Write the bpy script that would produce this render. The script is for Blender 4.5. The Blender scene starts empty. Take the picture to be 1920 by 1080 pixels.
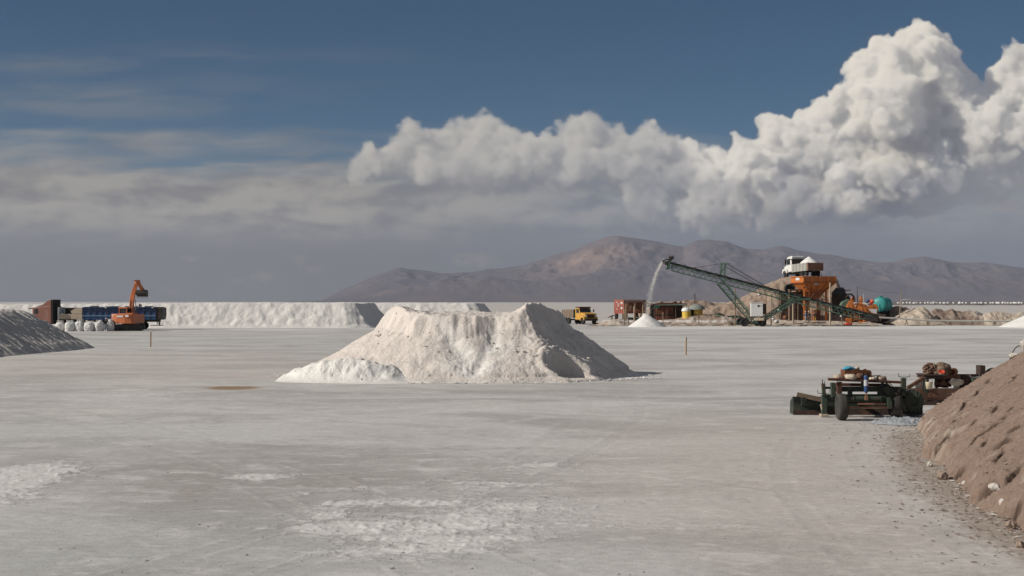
import bpy, math, random
import numpy as np
from mathutils import Vector, Matrix

# ------------------------------------------------------------------ camera, world, sun, exposure
SC = bpy.context.scene
COL = SC.collection
F = 2667.0          # focal length in pixels of the 1920 px wide photograph (50 mm)
H = 3.8             # eye height above the salt flat
HY = 566.0          # picture row of the horizon

cam_d = bpy.data.cameras.new('camera')
cam_d.sensor_width = 36.0
cam_d.lens = 36.0 * F / 1920.0
cam_d.shift_y = (HY - 540.0) / 1920.0
cam_d.clip_start = 0.5
cam_d.clip_end = 90000.0
cam = bpy.data.objects.new('camera', cam_d)
cam.location = (0, 0, H)
cam.rotation_euler = (math.radians(90), 0, 0)
COL.objects.link(cam)
SC.camera = cam

SUN_EL = math.radians(30.0)
SUN_AZ = math.radians(193.0)      # direction to the sun, counter-clockwise from +X
TO_SUN = Vector((math.cos(SUN_EL) * math.cos(SUN_AZ), math.cos(SUN_EL) * math.sin(SUN_AZ), math.sin(SUN_EL)))
sun_d = bpy.data.lights.new('sun', 'SUN')
sun_d.energy = 4.8
sun_d.angle = math.radians(0.5)
sun_d.color = (1.0, 0.93, 0.83)
sun = bpy.data.objects.new('sun', sun_d)
sun.rotation_euler = TO_SUN.to_track_quat('Z', 'Y').to_euler()
COL.objects.link(sun)

vs = SC.view_settings
vs.view_transform = 'Standard'
vs.look = 'None'
vs.exposure = -0.05
vs.gamma = 1.0
vs.use_curve_mapping = False
SC.render.engine = 'CYCLES'
SC.cycles.use_denoising = True
SC.cycles.max_bounces = 6
SC.cycles.diffuse_bounces = 2
SC.cycles.volume_bounces = 1
SC.cycles.transparent_max_bounces = 24

def lin(r, g, b):
    f = lambda c: (c / 255 / 12.92) if c <= 10 else ((c / 255 + 0.055) / 1.055) ** 2.4
    return np.array([f(r), f(g), f(b)], dtype=np.float32)

# ------------------------------------------------------------------ numpy noise
def _hash(ix, iy, seed):
    h = (ix.astype(np.int64) * 374761393 + iy.astype(np.int64) * 668265263 + seed * 974634777) & 0xffffffff
    h = ((h ^ (h >> 13)) * 1274126177) & 0xffffffff
    return (h ^ (h >> 16)) & 0xffffffff

def perlin(x, y, seed=0):
    x = np.asarray(x, float); y = np.asarray(y, float)
    ix = np.floor(x); iy = np.floor(y); fx = x - ix; fy = y - iy
    u = fx * fx * fx * (fx * (fx * 6 - 15) + 10); v = fy * fy * fy * (fy * (fy * 6 - 15) + 10)
    def g(ox, oy):
        a = _hash(ix + ox, iy + oy, seed) * (2 * math.pi / 4294967296.0)
        return np.cos(a) * (fx - ox) + np.sin(a) * (fy - oy)
    n0 = g(0, 0) * (1 - u) + g(1, 0) * u
    n1 = g(0, 1) * (1 - u) + g(1, 1) * u
    return (n0 * (1 - v) + n1 * v) * 1.5

def fbm(x, y, octv=4, seed=0, gain=0.5):
    s = 0.0; a = 1.0; t = 0.0
    for o in range(octv):
        s = s + a * perlin(x * 2 ** o + 17.3 * o, y * 2 ** o - 9.1 * o, seed + o); t += a; a *= gain
    return s / t

def ridged(x, y, octv=4, seed=0, gain=0.5):
    s = 0.0; a = 1.0; t = 0.0
    for o in range(octv):
        s = s + a * (1 - np.abs(perlin(x * 2 ** o + 31.7 * o, y * 2 ** o + 11.9 * o, seed + o)) * 1.6); t += a; a *= gain
    return s / t

def sstep(a, b, x):
    t = np.clip((x - a) / (b - a), 0, 1)
    return t * t * (3 - 2 * t)

# ------------------------------------------------------------------ the sky picture: clouds computed as a lit volume
def interp_mat(n, k, rng_off):
    """n samples, k random knots -> matrix of smooth weights"""
    p = np.linspace(0, k - 1.001, n); i = p.astype(int); f = p - i; f = f * f * (3 - 2 * f)
    m = np.zeros((n, k), np.float32); m[np.arange(n), i] = 1 - f; m[np.arange(n), i + 1] += f
    return m

def value3(shape, cell, rng):
    ks = [max(3, int(s / cell) + 2) for s in shape]
    g = rng.random(ks).astype(np.float32)
    a, b, c = (interp_mat(s, k, 0) for s, k in zip(shape, ks))
    g = np.tensordot(a, g, (1, 0))                       # x k k
    g = np.einsum('yk,xkz->xyz', b, g, optimize=True)
    return np.matmul(g, c.T)

def make_clouds():
    rng = np.random.default_rng(11)
    V = 2.2
    X0, X1, Y0, Y1, ZD = 590, 2170, 20, 480, 260
    nx, ny, nz = int((X1 - X0) / V), int((Y1 - Y0) / V), int(ZD / V)
    field = np.full((nx, ny, nz), -40.0, np.float32)
    big = [ # x, y, r, depth  (degrees, expressed in pixels of the picture)
        (1706, 98, 46, 120), (1690, 145, 76, 125), (1645, 170, 56, 120), (1755, 150, 60, 130), (1690, 220, 105, 130), (1785, 180, 52, 120), (1620, 235, 66, 120),
        (1760, 240, 70, 130), (1560, 205, 30, 110), (1545, 235, 50, 110), (1600, 275, 75, 120), (1500, 262, 42, 110), (1480, 300, 62, 110), (1550, 320, 80, 110),
        (1660, 320, 95, 120), (1740, 330, 85, 130), (1420, 330, 62, 110), (1400, 375, 55, 100), (1350, 325, 42, 120), (1345, 370, 60, 110), (1460, 375, 60, 90),
        (1290, 330, 55, 120), (1240, 345, 48, 120), (1215, 390, 52, 110), (1280, 410, 50, 110), (1195, 350, 35, 120), (1320, 425, 40, 110), (1530, 375, 60, 90),
        (1600, 380, 58, 90), (1800, 290, 75, 140), (1845, 250, 66, 140), (1880, 200, 62, 150), (1915, 140, 52, 150), (1925, 100, 28, 150), (1900, 280, 85, 150),
        (1955, 190, 80, 160), (1975, 265, 80, 160), (1840, 340, 70, 150), (2015, 215, 50, 150), (2040, 300, 50, 150), (1985, 330, 60, 150),
        (1895, 150, 50, 140), (1835, 195, 40, 140), (1820, 230, 60, 140), (1470, 235, 13, 110), (1450, 250, 12, 110),
        (786, 262, 31, 130), (752, 290, 36, 130), (835, 262, 36, 130), (800, 310, 46, 130), (870, 255, 34, 130), (905, 250, 34, 130), (945, 254, 33, 130), (880, 300, 60, 130),
        (975, 275, 38, 130), (960, 310, 55, 130), (1020, 290, 44, 130), (1085, 258, 30, 130), (1118, 250, 33, 130), (1070, 300, 52, 130), (1155, 268, 36, 130),
        (1150, 305, 55, 130), (1200, 276, 34, 130), (1245, 285, 38, 130), (1215, 320, 48, 140), (1290, 290, 34, 140), (1340, 290, 26, 140),
        (676, 302, 17, 100), (662, 322, 20, 100), (690, 325, 22, 100), (722, 310, 26, 120)]
    def put(cx, cy, cz, r):
        R = r + 14
        i0, i1 = max(0, int((cx - R - X0) / V)), min(nx, int((cx + R - X0) / V) + 2)
        j0, j1 = max(0, int((cy - R - Y0) / V)), min(ny, int((cy + R - Y0) / V) + 2)
        k0, k1 = max(0, int((cz - R) / V)), min(nz, int((cz + R) / V) + 2)
        if i0 >= i1 or j0 >= j1 or k0 >= k1: return
        xx = (X0 + np.arange(i0, i1) * V - cx)[:, None, None]
        yy = (Y0 + np.arange(j0, j1) * V - cy)[None, :, None]
        zz = (np.arange(k0, k1) * V - cz)[None, None, :]
        d = (r - np.sqrt(xx * xx + yy * yy + zz * zz)).astype(np.float32)
        s = field[i0:i1, j0:j1, k0:k1]
        np.maximum(s, d, out=s)
    def direction(up):
        while True:
            v = rng.normal(size=3); v /= np.linalg.norm(v)
            if v[2] < 0.45 and (v[1] < up): return v
    for (x, y, r, z) in big:
        put(x, y, z, r)
        for _ in range(11):
            v = direction(0.55)
            r1 = r * rng.uniform(0.26, 0.60)
            p = np.array([x, y, z]) + v * (r * 0.97 - r1 * 0.45)
            put(*p, r1)
            if r1 < 7: continue
            for _ in range(7):
                w = direction(0.7); r2 = r1 * rng.uniform(0.22, 0.5)
                q = p + w * (r1 * 0.98 - r2 * 0.3)
                put(*q, r2)
                if x > 1150 and r2 > 6:
                    for _ in range(5):
                        w2 = direction(0.7); r3 = r2 * rng.uniform(0.3, 0.5); put(*(q + w2 * (r2 - r3 * 0.2)), r3)
    sh = (nx, ny, nz)
    wi = [np.round((value3(sh, 24, rng) - 0.5) * 15 + (value3(sh, 9, rng) - 0.5) * 7).astype(np.int32) for _ in range(3)]
    ii = np.clip(np.arange(nx, dtype=np.int32)[:, None, None] + wi[0], 0, nx - 1)
    jj = np.clip(np.arange(ny, dtype=np.int32)[None, :, None] + wi[1], 0, ny - 1)
    kk = np.clip(np.arange(nz, dtype=np.int32)[None, None, :] + wi[2], 0, nz - 1)
    field = field[ii, jj, kk]
    del wi, ii, jj, kk
    n = value3(sh, 26, rng) * 0.5 + value3(sh, 12, rng) * 0.3 + value3(sh, 5, rng) * 0.26
    xg = X0 + np.arange(nx) * V; yg = Y0 + np.arange(ny) * V
    soft = (1 - sstep(1180, 1420, xg))[:, None]                      # the left bank is softer and farther
    base = 398 + 40 * sstep(1120, 1330, xg) - 40 * sstep(1620, 1900, xg)
    fall = sstep(-60, 45, (yg[None, :] - base[:, None]))              # bases dissolve
    amp = 17 + 6 * soft + 34 * fall
    field += (n - 0.53) * (2 * amp[:, :, None]) - (fall * 46)[:, :, None]
    dens = np.clip(field / (5 + 15 * soft[:, :, None]), 0, 1)
    del field
    # light reaching each cell
    ts = np.array([-0.80, -0.52, -0.32])
    tau = np.zeros_like(dens); dist = 0.0; step = 1.6
    for k in range(15):
        dist += step
        o = np.round(ts * dist).astype(int)
        a = dens[max(0, o[0]):nx + min(0, o[0]), max(0, o[1]):ny + min(0, o[1]), max(0, o[2]):nz + min(0, o[2])]
        tau[max(0, -o[0]):nx - max(0, o[0]), max(0, -o[1]):ny - max(0, o[1]), max(0, -o[2]):nz - max(0, o[2])] += a * step
        step *= 1.22
    up = np.cumsum(dens, axis=1)
    light = 0.50 * np.exp(-tau * 0.13) + 0.50 * np.exp(-tau * 0.026)
    amb = 0.62 + 0.38 * np.exp(-up * 0.022)
    T = np.ones((nx, ny), np.float32); L = np.zeros((nx, ny), np.float32); A = np.zeros((nx, ny), np.float32)
    for k in range(nz):
        a = 1 - np.exp(-dens[:, :, k] * 0.45)
        w = T * a
        L += w * light[:, :, k]; A += w * amb[:, :, k]; T *= 1 - a
    del dens, tau, up, light, amb
    alpha = 1 - T
    return X0, Y0, V, L.T / np.maximum(alpha.T, 1e-3), A.T / np.maximum(alpha.T, 1e-3), alpha.T

def bilin(img, x, y):
    h, w = img.shape[:2]
    x = np.clip(x, 0, w - 1.001); y = np.clip(y, 0, h - 1.001)
    i = x.astype(int); j = y.astype(int); fx = x - i; fy = y - j
    if img.ndim == 3: fx = fx[..., None]; fy = fy[..., None]
    return (img[j, i] * (1 - fx) + img[j, i + 1] * fx) * (1 - fy) + (img[j + 1, i] * (1 - fx) + img[j + 1, i + 1] * fx) * fy

AZ = math.radians(37.0); EL0 = math.radians(-1.0); EL1 = math.radians(17.0)
def sky_image():
    W, Hh = 2100, 520
    az = (np.arange(W) + 0.5) / W * 2 * AZ - AZ
    el = (np.arange(Hh) + 0.5) / Hh * (EL1 - EL0) + EL0
    az, el = np.meshgrid(az, el)
    px = 960 + F * np.tan(az); py = HY - F * np.tan(el) / np.cos(az)
    col = np.zeros(px.shape + (3,), np.float32); al = np.zeros(px.shape, np.float32)
    def over(c, a):
        nonlocal col, al
        a = np.clip(a, 0, 1)
        na = a + al * (1 - a)
        col[:] = (c * a[..., None] + col * (al * (1 - a))[..., None]) / np.maximum(na, 1e-4)[..., None]
        al = na
    warpx = fbm(px / 260, py / 90, 4, 5) * 60
    warpy = fbm(px / 240 + 9, py / 80, 4, 6) * 16
    x, y = px + warpx, py + warpy
    right = sstep(560, 1250, px)
    # high thin streaks at the upper left
    s1 = fbm(x / 330, y / 48, 5, 21) * 0.5 + 0.5
    wisp = (np.exp(-((y - 118) / 14) ** 2) * 0.42 * sstep(520, 330, px) + np.exp(-((y - 185) / 38) ** 2) * 0.55 * sstep(760, 120, px)) * sstep(0.30, 0.72, s1)
    wisp += 0.10 * sstep(0.45, 0.8, fbm(x / 600, y / 40, 5, 22) * 0.5 + 0.5) * sstep(0, 120, py) * sstep(1500, 500, px)
    over(lin(138, 138, 138), wisp * 0.95)
    # the grey sheet that fills the lower sky
    s2 = fbm(x / 330, y / 40, 5, 31) * 0.5 + 0.5
    top = 258 + 30 * sstep(560, 900, px) + 45 * sstep(1250, 1500, px) + 40 * (fbm(px / 400, px * 0, 3, 33))
    sheet = sstep(-46, 80, (y - top) + (s2 - 0.5) * 150)
    hole = np.exp(-((py - 300 + (px - 500) * 0.05) / 16) ** 2) * sstep(60, 330, px) * sstep(770, 640, px)
    sheet = sheet * (1 - 0.85 * hole * sstep(0.30, 0.6, fbm(x / 200, y / 30, 4, 37) * 0.5 + 0.58))
    s3 = fbm(x / 230, y / 62, 6, 41) * 0.5 + 0.5
    sh_ = lambda ax, ay: fbm(ax / 170, ay / 66, 6, 43, 0.52) * 0.5 + 0.5
    s3 = s3 * 0.45 + 0.55 * sh_(x, y) + 0.9 * (sh_(x, y) - sh_(x - 22, y - 13)) * sstep(285, 350, py)
    bright = sstep(0.30, 0.82, s3 + 0.13 * np.exp(-((py - 372) / 60) ** 2) + 0.10 * np.exp(-((py - 270) / 30) ** 2))
    c_dark = lin(130, 127, 125) * (1 - right)[..., None] + lin(120, 125, 132) * right[..., None]
    c_lite = lin(172, 166, 155) * (1 - right)[..., None] + lin(156, 155, 154) * right[..., None]
    b = (bright * sstep(495, 400, py))[..., None]
    over(c_dark * (1 - b) + c_lite * b, sheet * 0.97)
    # cumulus
    X0, Y0, V, L, A, a3 = make_clouds()
    ix, iy = (px - X0) / V, (py - Y0) / V
    inside = ((px > X0) & (px < 2165) & (py > Y0) & (py < 476)) * sstep(2160, 2085, px)
    Ls, As, aa = bilin(L, ix, iy), bilin(A, ix, iy), bilin(a3, ix, iy) * inside
    cc = lin(124, 127, 137) * (As ** 1.6)[..., None] * 1.02 + (lin(216, 209, 196) - lin(96, 100, 110)) * 1.14 * ((Ls * (0.62 + 0.5 * sstep(0.25, 0.7, fbm(px / 110, py / 80, 4, 55) * 0.5 + 0.5 + 0.16 * sstep(330, 200, py)))) ** 1.3)[..., None]
    far = (1 - sstep(1180, 1420, px)) * 0.44 + 0.03 + 0.30 * sstep(345, 450, py) + 0.25 * sstep(1680, 1840, px) * sstep(250, 330, py)
    far = np.clip(far - 0.22 * sstep(1240, 1330, px) * sstep(1720, 1600, px) * sstep(450, 400, py), 0, 0.85)
    veil = lin(147, 144, 140) * (1 - right)[..., None] + lin(132, 135, 141) * right[..., None]
    cc = cc * (1 - far)[..., None] + veil * far[..., None]
    blur = a3.copy()
    for ax in (0, 1):
        blur = sum(np.roll(blur, k, ax) for k in range(-4, 5)) / 9
    for ax in (0, 1):
        blur = sum(np.roll(blur, k, ax) for k in range(-3, 4)) / 7
    halo = bilin(blur, ix, iy) * inside
    wn = fbm(px / 34 + warpx / 40, py / 22, 5, 91) * 0.5 + 0.5
    softb = 1 - 0.75 * sstep(1250, 1450, px)
    over(cc * 0.45 + veil * 0.55, np.clip(halo * 1.5, 0, 1) * sstep(0.32, 0.70, wn + 0.25 * (halo - .5)) * (0.25 + 0.55 * softb) * (1 - sstep(350, 425, py) * (1 - sstep(1130, 1230, px))))
    aa = aa * (1 - (1 - np.clip(halo * 1.25, 0, 1)) * sstep(0.62, 0.40, wn) * (0.4 + 0.6 * softb))
    over(cc, aa * (1 - sstep(350, 425, py + 40 * fbm(px / 90, py / 40, 4, 57)) * (1 - sstep(1130, 1230, px))))
    s4 = fbm(x / 260, y / 70, 5, 47) * 0.5 + 0.5
    gv = sstep(1660, 1830, px + 40 * (s4 - .5)) * sstep(255, 345, py + 110 * (s4 - 0.5)) * (0.62 + 0.5 * (s4 - 0.5))
    c_g = lin(133, 136, 142) * (1 - sstep(.4, .7, s4))[..., None] + lin(148, 148, 149) * sstep(.4, .7, s4)[..., None]
    over(c_g, gv)
    # the flat grey underside of the tower
    ud = np.exp(-(((px - 1530) / 175) ** 2 + ((py - 412 - 0.02 * (px - 1500)) / 26) ** 2) ** 1.0) * sstep(0.2, 0.62, fbm(x / 120, y / 34, 5, 49) * 0.5 + 0.62)
    over(lin(114, 117, 126), ud * 0.75)
    ud = np.exp(-(((px - 960) / 190) ** 2 + ((py - 350) / 16) ** 2)) * sstep(0.25, 0.65, fbm(x / 130, y / 30, 5, 53) * 0.5 + 0.55)
    over(lin(134, 133, 136), ud * 0.6)
    # low grey air above the mountains, with a few far small clouds
    low = sstep(395, 490, py + 25 * (fbm(px / 240, py / 60, 4, 51)))
    c_low = lin(108, 107, 104) * (1 - right)[..., None] + lin(107, 113, 119) * right[..., None]
    over(c_low, low * 0.80)
    puffs = 0.0
    for (cx, cy, rx, ry, s) in [(356, 484, 18, 7, .5), (585, 505, 30, 9, .25), (495, 520, 26, 12, .35), (445, 526, 16, 6, .25), (890, 487, 55, 16, .45), (560, 485, 22, 14, .25), (320, 545, 26, 10, .22), (1890, 385, 40, 14, .3), (150, 530, 40, 12, .12)]:
        d = np.sqrt(((px - cx) / rx) ** 2 + ((py - cy) / ry) ** 2) + fbm(px / 16, py / 10, 4, 61) * 0.9
        puffs = np.maximum(puffs, s * sstep(1.15, 0.2, d))
    over(lin(150, 143, 133), puffs)
    al *= sstep(math.radians(17), math.radians(13.5), el)
    out = np.ones(px.shape + (4,), np.float32)
    out[..., :3] = col; out[..., 3] = al
    return out

SKY_STRENGTH = 0.05
SKY_GAIN = 0.88           # brightness of the clouds against the display values they were mixed in

w = bpy.data.worlds.new('World'); SC.world = w
w.use_nodes = True
nt = w.node_tree; nt.nodes.clear()
N = lambda t: nt.nodes.new(t)
wo = N('ShaderNodeOutputWorld'); bg = N('ShaderNodeBackground'); bg.inputs['Strength'].default_value = SKY_STRENGTH
sky = N('ShaderNodeTexSky'); sky.sky_type = 'NISHITA'; sky.sun_disc = False
sky.sun_elevation = SUN_EL
sky.sun_rotation = math.radians(90) - SUN_AZ      # measured from +Y towards +X
sky.altitude = 3400; sky.air_density = 0.85; sky.dust_density = 0.0; sky.ozone_density = 1.0
px_ = sky_image()
img = bpy.data.images.new('cloud_field', px_.shape[1], px_.shape[0], alpha=True, float_buffer=True)
img.colorspace_settings.name = 'Non-Color'
img.alpha_mode = 'CHANNEL_PACKED'
img.pixels.foreach_set(px_.ravel()); img.update(); img.pack()
tc = N('ShaderNodeTexCoord'); sp = N('ShaderNodeSeparateXYZ'); nt.links.new(tc.outputs['Generated'], sp.inputs[0])
def wmath(op, a, b=None):
    n = N('ShaderNodeMath'); n.operation = op
    for i, v in enumerate((a, b)):
        if v is None: continue
        if isinstance(v, (int, float)): n.inputs[i].default_value = v
        else: nt.links.new(v, n.inputs[i])
    return n.outputs[0]
azn = wmath('ARCTAN2', sp.outputs[0], sp.outputs[1]); eln = wmath('ARCSINE', sp.outputs[2])
u = wmath('DIVIDE', wmath('ADD', azn, AZ), 2 * AZ)
v = wmath('DIVIDE', wmath('SUBTRACT', eln, EL0), EL1 - EL0)
cb = N('ShaderNodeCombineXYZ'); nt.links.new(u, cb.inputs[0])
nt.links.new(wmath('MINIMUM', wmath('MAXIMUM', v, 0.001), 0.999), cb.inputs[1])
ti = N('ShaderNodeTexImage'); ti.image = img; ti.extension = 'MIRROR'; ti.interpolation = 'Cubic'
nt.links.new(cb.outputs[0], ti.inputs[0])
sc_ = N('ShaderNodeVectorMath'); sc_.operation = 'SCALE'; nt.links.new(ti.outputs['Color'], sc_.inputs[0])
sc_.inputs['Scale'].default_value = SKY_GAIN / (2 ** vs.exposure) / SKY_STRENGTH
mx = N('ShaderNodeMix'); mx.data_type = 'RGBA'
nt.links.new(ti.outputs['Alpha'], mx.inputs[0]); tint = N('ShaderNodeVectorMath'); tint.operation = 'MULTIPLY'; nt.links.new(sky.outputs[0], tint.inputs[0]); tint.inputs[1].default_value = (0.37, 0.68, 0.78); nt.links.new(tint.outputs[0], mx.inputs[6]); nt.links.new(sc_.outputs[0], mx.inputs[7])
# unseen thin cloud veil overhead and behind the camera, added to fill the shadows
vn = N('ShaderNodeTexNoise'); vn.inputs['Scale'].default_value = 2.2; vn.inputs['Detail'].default_value = 8; nt.links.new(tc.outputs['Generated'], vn.inputs['Vector'])
vr = N('ShaderNodeMapRange'); vr.interpolation_type = 'SMOOTHSTEP'; vr.inputs['From Min'].default_value = 0.30; vr.inputs['From Max'].default_value = 0.62; nt.links.new(sp.outputs[2], vr.inputs['Value'])
vq = N('ShaderNodeMapRange'); vq.inputs['From Min'].default_value = 0.35; vq.inputs['From Max'].default_value = 0.60; nt.links.new(vn.outputs['Fac'], vq.inputs['Value'])
vm = N('ShaderNodeMix'); vm.data_type = 'RGBA'; nt.links.new(wmath('MULTIPLY', vr.outputs[0], wmath('MULTIPLY', vq.outputs[0], 0.55)), vm.inputs[0])
nt.links.new(mx.outputs[2], vm.inputs[6]); vm.inputs[7].default_value = (0.52 / SKY_STRENGTH, 0.50 / SKY_STRENGTH, 0.485 / SKY_STRENGTH, 1)
nt.links.new(vm.outputs[2], bg.inputs['Color']); nt.links.new(bg.outputs[0], wo.inputs['Surface'])

# ------------------------------------------------------------------ helpers: materials and meshes
def mat(name, col, rough=0.85, var=0.12, scale=2.0, bump=0.0, bscale=None, metal=0.0, col2=None, amount=0.5, sharp=0.12, col3=None, attr=None, spec=0.3, coat=0.0):
    """procedural material: a base colour, speckle, an optional second colour in noise patches (wear, rust, salt),
    and an optional third colour where the mesh attribute 'attr' is set"""
    m = bpy.data.materials.new(name); m.use_nodes = True
    t = m.node_tree; b = t.nodes['Principled BSDF']
    b.inputs['Roughness'].default_value = rough; b.inputs['Metallic'].default_value = metal
    b.inputs['Specular IOR Level'].default_value = spec
    tc = t.nodes.new('ShaderNodeTexCoord')
    def noise(sc, det=6, rg=0.6):
        n = t.nodes.new('ShaderNodeTexNoise'); n.inputs['Scale'].default_value = sc; n.inputs['Detail'].default_value = det
        n.inputs['Roughness'].default_value = rg; t.links.new(tc.outputs['Object'], n.inputs['Vector']); return n.outputs['Fac']
    def ramp(fac, a, b_):
        r = t.nodes.new('ShaderNodeMapRange'); r.inputs['From Min'].default_value = a; r.inputs['From Max'].default_value = b_
        t.links.new(fac, r.inputs['Value']); return r.outputs['Result']
    def mix(fac, a, b_, mode='MIX'):
        n = t.nodes.new('ShaderNodeMix'); n.data_type = 'RGBA'; n.blend_type = mode
        for i, v in ((0, fac), (6, a), (7, b_)):
            if isinstance(v, (float, int)): n.inputs[i].default_value = v
            elif isinstance(v, tuple): n.inputs[i].default_value = (*v, 1)
            else: t.links.new(v, n.inputs[i])
        return n.outputs[2]
    c = tuple(col)
    if col2 is not None:
        c = mix(ramp(noise(scale), 1 - amount - sharp, 1 - amount + sharp), c, tuple(col2))
    if attr is not None:
        at = t.nodes.new('ShaderNodeAttribute'); at.attribute_name = attr
        c = mix(at.outputs['Fac'], c, tuple(col3))
    sp_ = ramp(noise(scale * 5.3, 8, 0.7), 0.3, 0.7)
    g = t.nodes.new('ShaderNodeMapRange'); g.inputs['To Min'].default_value = 1 - var; g.inputs['To Max'].default_value = 1 + var
    t.links.new(sp_, g.inputs['Value'])
    cg = t.nodes.new('ShaderNodeCombineColor')
    for i in range(3): t.links.new(g.outputs[0], cg.inputs[i])
    t.links.new(mix(1.0, c, cg.outputs[0], 'MULTIPLY'), b.inputs['Base Color'])
    if bump:
        bp = t.nodes.new('ShaderNodeBump'); bp.inputs['Strength'].default_value = 1.0; bp.inputs['Distance'].default_value = bump
        t.links.new(noise(bscale or scale * 4, 8, 0.65), bp.inputs['Height']); t.links.new(bp.outputs[0], b.inputs['Normal'])
    return m

def link(name, me, m, parent=None, loc=None):
    o = bpy.data.objects.new(name, me); COL.objects.link(o)
    if m is not None: me.materials.append(m)
    if parent is not None: o.parent = parent
    if loc is not None: o.location = loc
    return o

def tag(o, label=None, cat=None, group=None, kind=None):
    if label: o['label'] = label
    if cat: o['category'] = cat
    if group: o['group'] = group
    if kind: o['kind'] = kind
    return o

def thing(name, label, cat, loc=(0, 0, 0), rz=0.0, group=None):
    o = bpy.data.objects.new(name, None); COL.objects.link(o); o.empty_display_size = 0.3
    o.location = loc; o.rotation_euler = (0, 0, rz)
    return tag(o, label, cat, group)

def grid(name, X, Y, Z, m, attrs=None, parent=None, smooth=True, loc=None):
    ny_, nx_ = X.shape
    me = bpy.data.meshes.new(name)
    co = np.stack([X, Y, Z], -1).reshape(-1, 3).astype(np.float32)
    i = np.arange(ny_ * nx_).reshape(ny_, nx_)
    q = np.stack([i[:-1, :-1], i[:-1, 1:], i[1:, 1:], i[1:, :-1]], -1).reshape(-1, 4)
    me.vertices.add(len(co)); me.vertices.foreach_set('co', co.ravel())
    me.loops.add(q.size); me.loops.foreach_set('vertex_index', q.ravel().astype(np.int32))
    me.polygons.add(len(q)); me.polygons.foreach_set('loop_start', (np.arange(len(q)) * 4).astype(np.int32))
    me.polygons.foreach_set('loop_total', np.full(len(q), 4, np.int32))
    me.polygons.foreach_set('use_smooth', np.full(len(q), smooth))
    me.update(calc_edges=True)
    for k, a in (attrs or {}).items():
        at = me.attributes.new(k, 'FLOAT', 'POINT'); at.data.foreach_set('value', a.reshape(-1).astype(np.float32))
    return link(name, me, m, parent, loc)

def P(px, py, Y):            # a picture position at distance Y
    return Vector(((px - 960) / F * Y, Y, H - (py - HY) / F * Y))
def GX(px, Y): return (px - 960) / F * Y
def GY(py): return F * H / (py - HY)          # distance of a ground point seen at row py

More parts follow.
